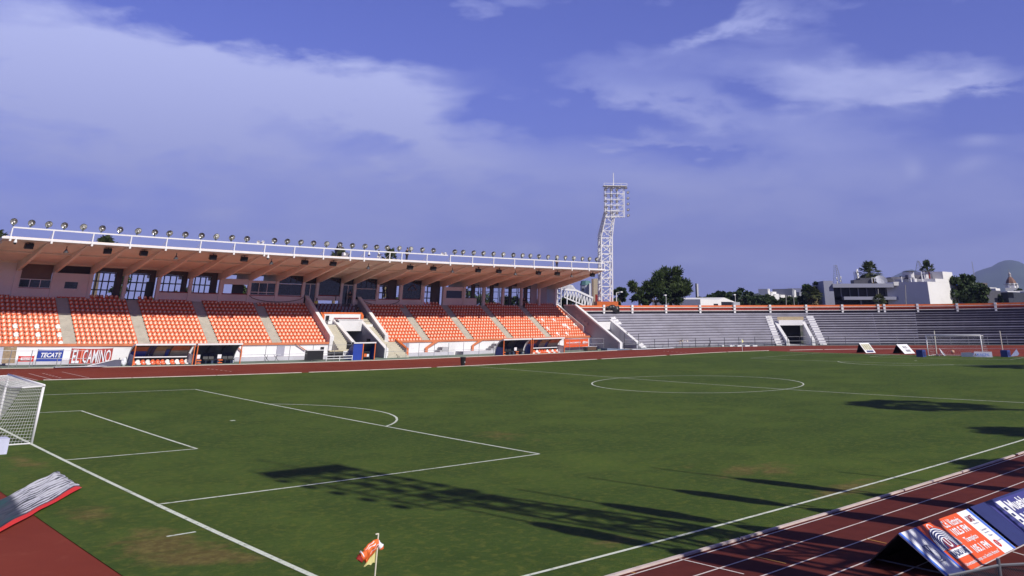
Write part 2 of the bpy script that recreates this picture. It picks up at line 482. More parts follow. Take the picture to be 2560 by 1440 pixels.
def track_mat():
    m = bpy.data.materials.new('red_track_surface'); m.use_nodes = True
    g = NT(m.node_tree); b = m.node_tree.nodes['Principled BSDF']
    ge = g.n('ShaderNodeNewGeometry'); P = ge.outputs['Position']
    n1 = g.noise(P, 0.12, 6, 0.62, 0.3); n2 = g.noise(P, 1.4, 7, 0.7, 0.2); n3 = g.noise(P, 9.0, 4, 0.7)
    c = g.mix(g.ramp(n1, 0.3, 0.7), (0.165, 0.026, 0.013), (0.215, 0.040, 0.021))
    c = g.mix(g.m('MULTIPLY', g.ramp(n2, 0.55, 0.75), 0.45), c, (0.25, 0.070, 0.042))
    c = g.mix(g.m('MULTIPLY', g.ramp(n3, 0.5, 0.8), 0.25), c, (0.11, 0.018, 0.010))
    # near lanes: darkening by light and viewing angle, painted into the red
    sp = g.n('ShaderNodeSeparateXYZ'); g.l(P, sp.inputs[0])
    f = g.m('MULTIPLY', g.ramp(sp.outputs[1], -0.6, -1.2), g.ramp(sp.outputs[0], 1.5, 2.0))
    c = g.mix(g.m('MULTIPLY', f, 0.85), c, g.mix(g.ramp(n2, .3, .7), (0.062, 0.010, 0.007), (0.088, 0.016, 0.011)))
    g.l(c, b.inputs['Base Color']); b.inputs['Roughness'].default_value = 0.88; b.inputs['Specular IOR Level'].default_value = 0.18
    bp = g.n('ShaderNodeBump'); bp.inputs['Strength'].default_value = 0.25; bp.inputs['Distance'].default_value = 0.01
    g.l(n3, bp.inputs['Height']); g.l(bp.outputs[0], b.inputs['Normal'])
    return m


def line_mat(name, col, under, lo=0.30, hi=0.52, scale=7.0):
    m = bpy.data.materials.new(name); m.use_nodes = True
    g = NT(m.node_tree); b = m.node_tree.nodes['Principled BSDF']
    ge = g.n('ShaderNodeNewGeometry'); P = ge.outputs['Position']
    n = g.noise(P, scale, 5, 0.7); n2 = g.noise(P, 0.25, 4, 0.6)
    f = g.ramp(g.m('ADD', g.m('MULTIPLY', n, 0.7), g.m('MULTIPLY', n2, 0.3)), lo, hi)
    g.l(g.mix(f, under, col), b.inputs['Base Color']); b.inputs['Roughness'].default_value = 0.8
    return m


GRASS = grass_mat(); TRACK = track_mat()
LINE = line_mat('chalk_line', (0.62, 0.66, 0.56), (0.10, 0.14, 0.05))
TLINE = line_mat('track_line', (0.66, 0.58, 0.55), (0.25, 0.10, 0.07), 0.32, 0.45, 4.0)
TLINEF = line_mat('faded_track_line', (0.36, 0.17, 0.14), (0.20, 0.05, 0.035), 0.35, 0.6, 3.0)
GROUND = ground_mat()


def big_ground():
    xs = [-4000, -1500, -600, -250, -120, -60] + [-40 + 5 * i for i in range(43)] + [190, 230, 300, 450, 800, 1600, 4000, 9000]
    ys = [-3000, -900, -300, -120, -60, -40] + [-25 + 5 * i for i in range(29)] + [135, 160, 220, 350, 600, 1200, 3000, 9000]
    mb = MB()
    vs = [(x, y, -0.22) for x in xs for y in ys]; k = len(ys)
    mb.add(vs, [(i * k + j, (i + 1) * k + j, (i + 1) * k + j + 1, i * k + j + 1) for i in range(len(xs) - 1) for j in range(k - 1)])
    tag(mb.build('ground', GROUND, smooth=True), kind='structure')


big_ground()
APRON = M('green_apron_paint', (0.15, 0.21, 0.17), 0.85, var=0.18, scale=0.35, dirt=0.45, coord='Object')
sheet('apron', 7.6 - 56.5, 92 + 56.5, 56.5, -0.03, APRON, nu=90, nv=60)
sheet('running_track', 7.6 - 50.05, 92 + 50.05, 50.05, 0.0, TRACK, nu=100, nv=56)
sheet('pitch_lawn', -3.4, 105.5, 34.5, 0.016, GRASS, nu=80, nv=50, ease=False)


def stroke(mb, p0, p1, w, z):
    p0 = Vector(p0[:2]); p1 = Vector(p1[:2]); d = p1 - p0; L = d.length; n = max(1, int(L / 1.5)); a = Vector((-d.y, d.x)).normalized() * w / 2
    vs = []
    for i in range(n + 1):
        q = p0 + d * i / n
        vs += [(q.x + a.x, q.y + a.y, z), (q.x - a.x, q.y - a.y, z)]
    mb.add(vs, [(2 * i, 2 * i + 1, 2 * i + 3, 2 * i + 2) for i in range(n)])


def curve(mb, c, r, a0, a1, w, z, n=None):
    n = n or max(6, int(abs(a1 - a0) * r / 1.0)); vs = []
    for i in range(n + 1):
        a = a0 + (a1 - a0) * i / n
        for q in (r + w / 2, r - w / 2): vs.append((c[0] + q * math.cos(a), c[1] + q * math.sin(a), z))
    mb.add(vs, [(2 * i, 2 * i + 1, 2 * i + 3, 2 * i + 2) for i in range(n)])


def markings():
    mb = MB(); z = 0.027; w = 0.13; L = 104.0; m = 34.38; Wd = 68.0
    S = lambda a, b, ww=w: stroke(mb, a, b, ww, z)
    S((0, 0), (0, m - 20.16), 0.17); S((0, m - 20.16), (0, 66.5), 0.15)
    S((0, 0), (L, 0)); S((L, 0), (L, 60), 0.11)
    for sx, X0 in ((1, 0.0), (-1, L)):
        ww = w if sx > 0 else 0.10
        for h, dpt in ((20.16, 16.5), (9.16, 5.5)):
            S((X0, m - h), (X0 + sx * dpt, m - h), ww); S((X0, m + h), (X0 + sx * dpt, m + h), ww); S((X0 + sx * dpt, m - h), (X0 + sx * dpt, m + h), ww)
        a = math.acos(5.5 / 9.15); b0 = 0 if sx > 0 else PI
        curve(mb, (X0 + sx * 11, m), 9.15, b0 - a, b0 + a, w, z)
        mb.box(X0 + sx * 11 - .13, X0 + sx * 11 + .13, m - .13, m + .13, z - .004, z)
    S((L / 2, 0), (L / 2, 67.2), 0.11)
    curve(mb, (L / 2, m), 9.15, 0, 2 * PI, 0.12, z)
    curve(mb, (0, 0), 1.0, 0, PI / 2, w, z)
    stroke(mb, (-1.26, 9.70, 0.00), (-0.43, 9.74, 0.00), 0.11, z)
    tag(mb.build('pitch_markings', LINE), kind='structure')
    mb = MB(); zt = 0.008
    for k in range(7):
        y = -1.66 - 1.16 * k
        stroke(mb, (-8, y), (92, y), 0.055, zt)
    stroke(mb, (7.69, -1.53, 0.00), (7.73, -3.57, 0.00), 0.05, zt)
    stroke(mb, (14.27, -7.51, 0.00), (14.11, -7.91, 0.00), 0.05, zt)
    tag(mb.build('lane_markings', TLINE), kind='structure')
    mb = MB()
    for k in range(1, 8):
        r = 34.7 + 1.9 * k
        stroke(mb, (7.6, 33.15 + r), (92, 33.15 + r), 0.05, zt)
        curve(mb, (92, 33.15), r, -0.9, PI / 2, 0.05, zt)
    tag(mb.build('worn_lane_markings', TLINEF), kind='structure')
    mb = MB()
    for (a, b, n) in [((8.24, 74.72, 0.00), (8.59, 67.88, 0.00), 8), ((9.75, 75.90, 0.00), (9.79, 68.41, 0.00), 8), ((10.87, 76.13, 0.00), (10.82, 69.49, 0.00), 6), ((12.80, 77.24, 0.00), (12.93, 69.23, 0.00), 8), ((26.39, 77.78, 0.00), (26.86, 72.21, 0.00), 6),
                      ((95.15, 76.71, 0.00), (92.94, 69.68, 0.00), 6)]:
        a = Vector(a); b = Vector(b)
        for i in range(n):
            q = a + (b - a) * ((i + .5) / n); e = (b - a).normalized() * (0.55 if n > 6 else .2)
            stroke(mb, q - e, q + e, 0.09 if n > 6 else 0.2, zt + .004)
    tag(mb.build('start_marks', line_mat('start_mark_paint', (0.62, 0.45, 0.42), (0.3, 0.12, 0.1), .3, .4)), kind='structure')
    mb = MB()
    for a, b in (((12.91, -3.94, 0.00), (12.84, -4.63, 0.00)), ((9.24, -2.78, 0.00), (9.23, -3.78, 0.00)), ((5.87, -1.53, 0.00), (5.91, -1.66, 0.00))):
        stroke(mb, a, b, 0.045, zt + .004)
    tag(mb.build('lane_break_marks', M('yellow_track_paint', (0.50, 0.24, 0.05), 0.8)), kind='structure')
    # kerbs
    KERB = M('kerb_concrete', (0.56, 0.47, 0.44), 0.85, var=0.15, scale=1.5, dirt=0.45)
    mb = MB(); x = -6.0
    while x < 91:
        L_ = 4.6 + 1.6 * random.random()
        if not (12.2 < x < 14.0): mb.box(x, min(x + L_, 92), -1.48, -1.37, -.05, 0.045)
        x += L_ + (0.10 if random.random() < .7 else .35)
    tag(mb.build('kerb_of_near_straight', KERB), kind='structure')
    mb = MB(); x = 9.0
    while x < 91:
        L_ = 6 + 3 * random.random()
        mb.box(x, min(x + L_, 92), 67.60, 67.78, -.05, 0.06); x += L_ + (0.08 if random.random() < .6 else .8)
    for a0, a1 in ((90, 79), (78.6, 66), (60, 51), (50.6, 30), (29.8, 0)):
        mb.arc([(34.45, -.05), (34.63, -.05), (34.63, .06), (34.45, .06)], a0, a1)
    tag(mb.build('kerb_of_far_straight', KERB), kind='structure')
    mb = MB()
    stroke(mb, (104.04, 47.45, 0.00), (104.83, 42.49, 0.00), 0.28, 0.03)
    mb.box(9, 92, 83.15, 83.32, -.05, .05)
    tag(mb.build('edging', M('edging_concrete', (0.60, 0.58, 0.52), 0.8, dirt=.3)), kind='structure')


markings()

# ---------------------------------------------------------------- covered grandstand
CX = [7.75, 11.87, 15.8, 19.8, 23.75, 27.7, 31.65, 35.55, 39.4, 43.25, 47.1, 49.2, 52.95, 55.05, 58.82, 62.8, 66.75, 70.6, 74.5, 78.4, 82.35, 86.3, 90.25, 94.05]
STAIRS = [17.0, 24.8, 32.7, 40.75, 62.9, 70.65, 78.15, 86.0]
ROWY = lambda k: 92.2 + 0.64 * k
ROWZ = lambda k: 1.65 + 0.40 * k
STAND = thing('grandstand', 'long covered grandstand with white walls, cantilevered roof and orange seating tiers', 'grandstand', (50, 96, 0))


def window(name, x0, x1, z0, z1, Y, nx, nz, parent, fr=WHITEM, pane=GLASS, w=0.07, sill=None):
    """frame (own part) with its pane as a sub-part"""
    mb = MB()
    for i in range(nx + 1):
        x = x0 + (x1 - x0) * i / nx; mb.box(x - w / 2, x + w / 2, Y - .05, Y + .05, z0, z1)
    for j in range(nz + 1):
        z = z0 + (z1 - z0) * j / nz; mb.box(x0 + w / 2 + .003, x1 - w / 2 - .003, Y - .045, Y + .045, z - w / 2, z + w / 2)
    f = mb.build(name, fr, parent)
    if pane: MB().box(x0 + .01, x1 - .01, Y + .01, Y + .03, z0 + .01, z1 - .01).build('pane', pane, f)
    if sill: MB().box(x0 - .1, x1 + .1, Y - .12, Y - .053, z0 - .14, z0 - .02).build('sill', sill, f)
    return f


def grandstand():
    S = STAND
    # terrace carrying the seats
    def terr(x0, x1, k0=0, n=13):
        pr = [(ROWY(k0) - .2, -.8), (ROWY(k0) - .2, ROWZ(k0) - (.0 if k0 == 0 else .39))]
        for k in range(k0, n): pr += [(ROWY(k), ROWZ(k)), (ROWY(k + 1), ROWZ(k))]
        pr += [(104.5, ROWZ(n - 1)), (104.5, -.8)]
        return MB().ext(pr, x0, x1)
    t = terr(7.5, 47.55); t.add(*(lambda q: (q.v, q.f))(terr(56.05, 94.35)))
    t.build('terrace', CONC, S)
    pr = [(95.95, 3.0), (95.95, 4.25), (96.8, 4.25)]
    for k in range(7, 13): pr += [(ROWY(k) + .1, ROWZ(k)), (ROWY(k + 1) + .1, ROWZ(k))]
    pr += [(104.5, ROWZ(12)), (104.5, 3.0)]
    MB().ext(pr, 47.9, 55.7).build('box_terrace', CONCD, S)
    # front wall
    mb = MB(); mb.box(7.5, 48.0, 91.85, 92.0, -.8, 1.62); mb.box(56.6, 95.4, 91.85, 92.0, -.8, 1.62)
    mb.build('front_wall', WHITE, S)
    mb = MB(); mb.box(7.5, 48.1, 91.72, 92.06, 1.623, 1.88); mb.box(56.5, 95.5, 91.72, 92.06, 1.623, 1.88)
    mb.build('wall_coping', ORANGET, S)
    for a, b in ((7.5, 20.5), (34.5, 47.8), (57.2, 66.0), (67.6, 74.4), (75.6, 95.2)): MB().box(a, b, 90.0, 91.846, -.8, .34).build('ledge', M('ledge_paint', (0.52, 0.52, 0.58), .8, var=.1, scale=.6, dirt=.3), S)
    # sloping orange rails by the front openings
    for poly in ([(63.80, 91.60, 1.80), (64.55, 91.60, 1.74), (62.68, 91.60, 0.84), (62.68, 91.60, 0.13), (62.28, 91.60, 0.14), (62.21, 91.60, 0.90)],
                 [(71.77, 91.60, 1.82), (72.44, 91.60, 1.76), (70.66, 91.60, 0.99), (70.64, 91.60, 0.24), (70.28, 91.60, 0.25), (70.29, 91.60, 1.05)],
                 [(35.22, 91.60, 1.49), (35.32, 91.60, 1.53), (35.99, 91.60, 1.04), (36.01, 91.60, 0.29), (35.91, 91.60, 0.29), (35.85, 91.60, 1.00)],
                 [(42.76, 91.60, 1.72), (42.92, 91.60, 1.71), (44.27, 91.60, 1.00), (44.23, 91.60, 0.91)],
                 [(56.26, 91.60, 1.82), (56.63, 91.60, 1.81), (57.42, 91.60, 0.95), (57.49, 91.60, 0.25), (57.17, 91.60, 0.26), (57.11, 91.60, 0.91)]):
        MB().prism(poly, (0, .12, 0)).build('stair_rail', ORANGET, S)
    for x0, x1, z1 in ((64.4, 65.5, .95), (64.0, 64.5, .6), (74.0, 75.0, 1.2), (73.5, 74.2, .9), (73.0, 73.7, .6)):
        MB().box(x0, x1, 90.6, 91.7, .3, z1).build('side_step', CONCG, S)
    for px in ((58.64, 91.80, 1.37), (40.47, 91.80, 1.69)):
        x = px[0]; d = MB().box(x, x + 1.0, 91.76, 91.846, .36, 1.55).build('wall_door', GREYW, S)
    # stairways
    for x in STAIRS:
        pr = [(92.07, 1.3), (92.07, 1.46)]
        for k in range(0, 12): pr += [(ROWY(k), ROWZ(k) + .012), (ROWY(k) + .30, ROWZ(k) + .012), (ROWY(k) + .30, ROWZ(k) + .21), (ROWY(k + 1), ROWZ(k) + .21)]
        pr += [(ROWY(12) + .1, ROWZ(11) + .21), (ROWY(12) + .1, 1.3)]
        top = 12 if x not in (40.75, 62.9) else 11
        MB().ext(pr, x - .66, x + .66).build('stairway', CONC, S)
    # side parapets of the centre box
    for x0, x1, nm in ((47.55, 47.9, 'l'), (55.7, 56.05, 'r')):
        pr = [(91.9, -.8), (91.9, 2.55), (92.3, 2.75), (100.0, 7.3), (100.0, 3.0)]
        MB().ext(pr, x0, x1).build('parapet', LILAC if nm == 'l' else GREYW, S)
        MB().ext([(91.8, 2.553), (91.8, 2.70), (92.25, 2.93), (100.0, 7.50), (100.0, 7.303), (92.3, 2.753), (91.9, 2.553)], x0 - .08, x1 + .08).build('parapet_coping', WHITE, S)
        MB().box(x0 - .1, x1 + .1, 91.6, 91.846, -.6, 2.62).build('parapet_post', WHITE, S)
    # roof
    pr = [(88.75, 11.80), (94.0, 11.02), (94.0, 10.86), (94.35, 10.82), (94.35, 10.97), (99.7, 10.12), (99.7, 9.98), (104.4, 9.90), (104.4, 10.7), (88.55, 12.16), (88.55, 11.95)]
    MB().ext(pr, 7.45, 94.55).build('roof', CREAM, S)
    MB().box(7.3, 94.7, 88.36, 88.547, 11.90, 12.10).build('roof_edge_trim', WHITEM, S)
    for i, x in enumerate(CX):
        if i in (0,): x = 7.75
        pr = [(88.8, 11.805), (88.8, 11.72), (94.0, 10.42), (99.95, 9.16), (104.3, 9.1), (104.3, 9.95), (99.7, 10.16), (94.35, 11.0)]
        MB().ext(pr, x - .17, x + .17).build('roof_beam', CREAM, S)
    # columns and rear wall
    for i, x in enumerate(CX):
        z0 = 6.3
        MB().box(x - .20, x + .20, 99.92, 100.32, z0, 9.18).build('column', LILAC, S)
    def bay(i): return CX[i] + .203, CX[i + 1] - .203
    Y0, Y1 = 100.02, 100.20
    def wb(x0, x1, z0, z1, w=None):
        MB().box(x0, x1, Y0, Y1, 6.2 if z0 < 6.9 else z0, z1).build('rear_wall', LILAC, S)
    x0, x1 = bay(0); wb(x0, x1, 6.7, 10.02)
    x0, x1 = bay(1); wb(x0, x1, 6.85, 7.38); wb(x0, 12.3, 7.38, 9.3); wb(15.55, x1, 7.38, 9.3)
    MB().box(12.3, 15.55, Y0 + .3, Y0 + .4, 8.35, 10.0).build('window_shutter', M('brown_panel', (0.16, 0.11, 0.09), .7), S)
    window('window', 12.3, 15.55, 7.46, 8.33, Y0 + .15, 3, 1, S, sill=DRED)
    x0, x1 = bay(2); wb(x0, 17.05, 6.85, 9.15); wb(18.5, x1, 6.85, 9.15); wb(17.05, 18.5, 6.85, 7.48); wb(17.05, 18.5, 8.24, 9.15)
    window('window', 17.05, 18.5, 7.48, 8.24, Y0 + .1, 1, 1, S, w=.04)
    MB().box(x0, x1, Y0 + .3, Y0 + .4, 9.15, 10.0).build('vent_opening', DARK, S)
    for i, xa, zz in ((3, 2.85, 6.5), (4, 2.95, 6.5), (5, 3.0, 7.5), (6, 2.75, 7.45)):
        x0, x1 = bay(i)
        window('window_lattice', x0, x0 + xa, zz + .02, 9.42, 101.2, 4, 3 if zz < 7 else 2, S, fr=DSTEEL, pane=None, w=.13)
        MB().box(x0 + xa + .07, x1 + .1, 101.1, 101.3, 6.3, 9.9).build('rear_pier', CONCD, S)
        MB().box(x0 - .3, x1 + .5, 101.12, 101.28, 9.5, 9.95).build('lintel', CONCD, S)
        if zz > 7:
            wb(x0, x1, 6.85 if i == 6 else 6.5, 7.42)
            MB().box(x0, x1, Y0 - .06, Y0 - .003, 7.42, 7.53).build('sill', DRED, S)
    MB().box(26.5, 27.4, 100.9, 101.0, 6.4, 8.6).build('rear_door', BLACK, S)
    x0, x1 = bay(7); wb(x0, x1, 6.5, 7.42); wb(x0, x0 + .2, 7.42, 9.3); wb(x0 + .2, x1, 8.62, 9.3)
    MB().box(x0, x1, Y0 - .06, Y0 - .003, 7.42, 7.53).build('sill', DRED, S)
    MB().box(x0 + 1.9, x1, 101.4, 101.5, 7.3, 9.0).build('rear_pier', CONCD, S)
    x0, x1 = bay(8); wb(x0, x1, 6.85, 7.33); wb(x0, x1, 8.95, 9.2)
    window('window', x0, x1, 7.45, 8.93, Y0 + .12, 3, 1, S, sill=DRED); MB().box(x0 + .1, x1 - .1, Y0 + .04, Y0 + .07, 7.72, 7.80).build('window_bar', WHITEM, S)
    x0, x1 = bay(9); wb(x0, x1, 6.85, 7.33); window('window', x0, x1, 7.45, 8.9, Y0 + .12, 1, 1, S, sill=DRED)
    window('window', x0, x1, 8.98, 9.95, Y0 + .12, 4, 1, S, fr=DSTEEL, w=.05)
    for i in (10, 12):
        x0, x1 = bay(i); window('door_frame', x0, x1, 6.35, 9.0, Y0 + .12, 2, 1, S, w=.09)
        MB().box(x0, x1, Y0 + .2, Y0 + .25, 9.05, 9.9).build('door_fanlight', DARK, S)
    x0, x1 = bay(11); wb(x0, x1, 6.9, 7.45); window('window', x0, x1, 7.6, 9.85, Y0 + .12, 1, 1, S, fr=DSTEEL, sill=DRED)
    MB().box(x0 + 2.7, x0 + 2.85, Y0 - .02, Y0 + .018, 6.9, 7.5).build('window_post', DSTEEL, S)
    x0, x1 = bay(13); wb(x0, x1, 6.5, 7.0); window('window', x0, x1, 7.1, 8.55, Y0 + .12, 1, 1, S, sill=DRED); window('window', x0, x1, 8.6, 9.85, Y0 + .12, 4, 1, S, fr=DSTEEL, w=.04)
    x0, x1 = bay(14); wb(x0, x1, 6.5, 7.15); MB().box(x0, x1, Y0 - .06, Y0 - .003, 7.15, 7.27).build('sill', DRED, S)
    window('window_lattice', x0, x0 + 2.1, 7.2, 9.0, 101.2, 3, 2, S, fr=DSTEEL, pane=None, w=.16); MB().box(x0 + 2.17, x1 + .1, 101.1, 101.3, 6.3, 9.9).build('rear_pier', CONCD, S)
    MB().box(x0 - .3, x1 + .5, 101.12, 101.28, 9.1, 9.95).build('lintel', CONCD, S)
    x0, x1 = bay(15); wb(x0, x1, 6.5, 7.2); wb(x0, x0 + .12, 7.2, 9.3); wb(x1 - .18, x1, 7.2, 9.3)
    f = window('window', x0 + .12, x1 - .18, 7.32, 9.85, Y0 + .14, 1, 1, S, fr=DSTEEL, sill=DRED)
    tr = M('faint_sign_line', (0.16, 0.10, 0.08), .6)
    mb = MB(); c0 = x0 + .12
    mb.bar((c0 + 1.0, 100.1, 8.55), (c0 + 1.75, 100.1, 9.35), .07); mb.bar((c0 + 1.75, 100.1, 9.35), (c0 + 2.5, 100.1, 8.6), .07); mb.bar((c0 + .95, 100.1, 8.52), (c0 + 2.5, 100.1, 8.55), .07)
    mb.build('window_emblem', tr, f)
    x0, x1 = bay(16); window('window_lattice', x0, x0 + 2.0, 6.6, 9.2, 101.2, 3, 3, S, fr=DSTEEL, pane=None, w=.14)
    MB().box(x0 + 2.07, x1 + .2, 101.1, 101.3, 6.3, 9.9).build('rear_pier', CONCD, S); MB().box(x0 - .3, x1 + .5, 101.12, 101.28, 9.3, 9.95).build('lintel', CONCD, S)
    x0, x1 = bay(17); wb(x0, x1, 6.8, 7.45); wb(x0, x0 + .25, 7.45, 9.1); wb(x1 - .2, x1, 7.45, 9.1); wb(x0 + .25, x1 - .2, 8.62, 9.1)
    window('window', x0 + .25, x1 - .2, 7.47, 8.6, Y0 + .1, 1, 1, S, w=.05, pane=M('blue_glass', (0.035, 0.045, 0.09), .1))
    x0, x1 = bay(18); wb(x0, x1 - 1.2, 6.8, 7.5)
    window('window_lattice', x0, x0 + 2.0, 7.55, 9.5, 101.2, 3, 2, S, fr=DSTEEL, pane=None, w=.1); MB().box(x0 + 2.07, x1 - .9, 101.1, 101.3, 6.3, 9.9).build('rear_pier', CONCD, S)
    window('window_lattice', x1 - .8, x1, 6.6, 9.5, 101.2, 1, 3, S, fr=DSTEEL, pane=None, w=.09)
    for i, xa, xb in ((19, 1.9, 2.5), (20, 1.9, 2.4), (21, 1.2, 1.9)):
        x0, x1 = bay(i)
        window('window_lattice', x0, x0 + xa, 6.6, 9.5, 101.2, 2, 3, S, fr=DSTEEL, pane=None, w=.10); MB().box(x0 + xa + .07, x0 + xb, 101.1, 101.3, 6.3, 9.9).build('rear_pier', CONCD, S)
        window('window_lattice', x0 + xb + .1, x1 + .1, 6.6, 9.5, 101.2, 1, 3, S, fr=DSTEEL, pane=None, w=.08)
        MB().box(x0 - .3, x1 + .5, 101.12, 101.28, 9.56, 9.95).build('lintel', CONCD, S)
    for a, b in ((88.6, CX[22] - .203), (CX[22] + .203, 92.3)): MB().box(a, b, 100.4, 100.6, 6.2, 9.95).build('end_wall', GREYW, S)
    MB().box(93.95, 94.30, 100.35, 104.0, 6.2, 9.9).build('end_pier', WHITE, S)
    mb = MB()
    for z in (6.9, 7.7, 8.5, 9.3): mb.bar((94.3, 100.4, z), (96.4, 101.5, z), .10)
    for x in (94.4, 95.4, 96.3): mb.bar((x, 101.2, 5.8), (x, 101.2, 9.6), .12)
    mb.build('end_gantry', WHITEM, S)
    # right-hand end parapet with white coping, and low end wall
    MB().ext([(92.0, .2), (92.0, 1.9), (93.4, 2.4), (93.4, 3.25), (100.0, 6.55), (100.0, 3)], 94.35, 94.6).build('parapet', LILAC, S)
    MB().ext([(93.3, 2.45), (93.3, 3.30), (100.1, 6.75), (100.1, 6.56), (93.45, 3.20), (93.45, 2.45)], 94.28, 94.68).build('parapet_coping', WHITE, S)
    MB().ext([(91.9, -.8), (91.9, 1.62), (96.5, 3.0), (96.5, -.8)], 94.65, 95.3).build('end_wall', GREYW, S)
    MB().bar((95.0, 91.8, 1.75), (95.0, 95.8, 3.1), .75, .14).build('end_wall_coping', WHITE, S)
    # railing along the roof edge
    PX = [8.09, 12.0, 16.0, 19.95, 23.85, 27.75, 31.8, 35.6, 39.5, 43.5, 47.35, 49.4, 53.3, 55.2, 59.3, 63.25, 67.2, 71.1, 75.1, 79.0, 82.95, 86.95, 90.8, 94.4]
    mb = MB(); Yr = 88.45
    for a, b in ((8.09, 62.8), (63.15, 94.4)): mb.box(a, b, Yr - .06, Yr + .06, 12.98, 13.12)
    mb.build('railing', WHITEM, S)
    for i, x in enumerate(PX):
        p = MB().box(x - .06, x + .06, Yr - .055, Yr + .055, 12.103, 12.977)
        p.bar((x - .05, Yr + .1, 12.7), (x - .1, Yr + 1.1, 12.12), .04)
        p.build('railing_post', WHITEM, S)
        MB().box(x - .10, x + .10, 88.28, 88.355, 11.68, 12.02).build('post_foot', WHITEM, S)


grandstand()


# --- centre box balcony, tunnel and steps between the two seating halves
def centre():
    S = STAND
    MB().box(48.35, 54.0, 95.75, 95.95, 3.96, 5.22).build('balcony_wall', WHITE, S)
    MB().box(48.25, 54.1, 95.68, 96.02, 5.223, 5.40).build('balcony_coping', ORANGE, S)
    for x0, x1 in ((48.1, 48.346), (54.004, 54.25)):
        MB().ext([(95.6, 3.6), (95.6, 4.95), (96.1, 5.22), (97.3, 5.22), (97.3, 3.6)], x0, x1).build('balcony_wing', LILAC, S)
        MB().ext([(95.5, 3.6), (95.5, 5.03), (96.1, 5.40), (97.3, 5.40), (97.3, 5.225), (96.1, 5.225), (95.6, 4.93), (95.6, 3.6)], x0 - .05, x1 + .05).build('balcony_coping', ORANGE, S)
    MB().box(49.9, 53.7, 95.6, 95.7, 4.62, 4.72).build('balcony_rail', DRED, S)
    # deck and lintel over the tunnel
    MB().box(48.0, 55.6, 95.0, 95.97, 3.60, 3.88).build('landing', WHITE, S)
    MB().box(50.25, 53.75, 94.75, 94.997, 3.08, 4.42).build('tunnel_lintel', WHITE, S)
    MB().box(50.0, 53.9, 94.7, 95.6, 4.423, 4.52).build('lintel_coping', WHITE, S)
    for x0, x1, mt in ((49.85, 50.2, GREYW), (53.8, 54.15, GREYW)):
        MB().ext([(88.5, -.6), (88.5, 1.02), (95.6, 4.28), (103, 4.28), (103, -.6)], x0, x1).build('tunnel_wall', mt, S)
        MB().ext([(88.4, .95), (88.4, 1.14), (95.7, 4.50), (95.7, 4.285), (88.5, 1.025)], x0 - .07, x1 + .07).build('tunnel_coping', WHITE, S)
        MB().box(x0 - .1, x1 + .1, 88.25, 88.497, -.5, 1.1).build('tunnel_post', WHITE, S)
    MB().box(50.2, 53.8, 102.8, 103.0, -.6, 4.2).build('tunnel_back', DARK, S)
    MB().box(50.2, 53.8, 95.0, 103.0, 3.1, 3.3).build('tunnel_ceiling', GREYW, S)
    MB().box(53.70, 53.797, 92.3, 93.1, 1.15, 2.15).build('wall_board', DARK, S)
    MB().box(53.74, 53.797, 94.6, 95.6, 0, 1.6).build('tunnel_door', M('grey_blue_door', (.2, .21, .28), .7), S)
    # steps each side
    STEP = M('stair_stone', (0.50, 0.47, 0.38), .85, var=.1, scale=1.0, dirt=.25)
    def flight(x0, x1, yb, zb, yt, zt, n, nm='stair_flight'):
        pr = [(yb, zb - .8)]
        for i in range(n):
            y = yb + (yt - yb) * i / n; z = zb + (zt - zb) * (i + 1) / n
            pr += [(y, z), (yb + (yt - yb) * (i + 1) / n, z)]
        pr += [(yt, zb - .8)]
        MB().ext(pr, x0, x1).build(nm, STEP, S)
    flight(47.92, 49.83, 88.2, 0, 95.0, 3.85, 19)
    flight(54.17, 55.68, 88.2, 0, 96.9, 4.6, 23)
    flight(55.69, 57.3, 88.0, 0, 91.9, 1.75, 9)
    MB().box(55.69, 57.3, 91.85, 92.0, -.6, 1.9).build('stair_back', GREYW, S)
    MB().ext([(88.8, -.4), (88.8, .9), (91.8, 1.95), (91.8, -.4)], 57.32, 57.5).build('stair_cheek', GREYW, S)
    MB().ext([(88.65, .2), (88.65, 1.0), (91.8, 2.12), (91.8, 1.96), (88.83, .89), (88.83, .2)], 57.3, 57.62).build('stair_coping', ORANGE, S)


centre()


# ---------------------------------------------------------------- seats
def seatmat(name, col, glint_col):
    m = bpy.data.materials.new(name); m.use_nodes = True
    g = NT(m.node_tree); b = m.node_tree.nodes['Principled BSDF']
    oi = g.n('ShaderNodeObjectInfo'); at = g.n('ShaderNodeAttribute', attribute_name='fade')  # 'fade' carries the painted highlight of the seat back
    ge = g.n('ShaderNodeNewGeometry')
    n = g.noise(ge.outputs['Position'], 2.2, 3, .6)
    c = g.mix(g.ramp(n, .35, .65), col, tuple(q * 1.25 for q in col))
    c = g.mix(g.m('MULTIPLY', at.outputs['Fac'], g.ramp(n, .2, .6, .75, 1.0)), c, glint_col)  # pale centre of the back: a highlight painted into the colour
    g.l(c, b.inputs['Base Color']); b.inputs['Roughness'].default_value = .36
    return m


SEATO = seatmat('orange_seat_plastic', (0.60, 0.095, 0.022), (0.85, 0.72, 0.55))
SEATW = seatmat('white_seat_plastic', (0.66, 0.62, 0.60), (0.80, 0.78, 0.74))


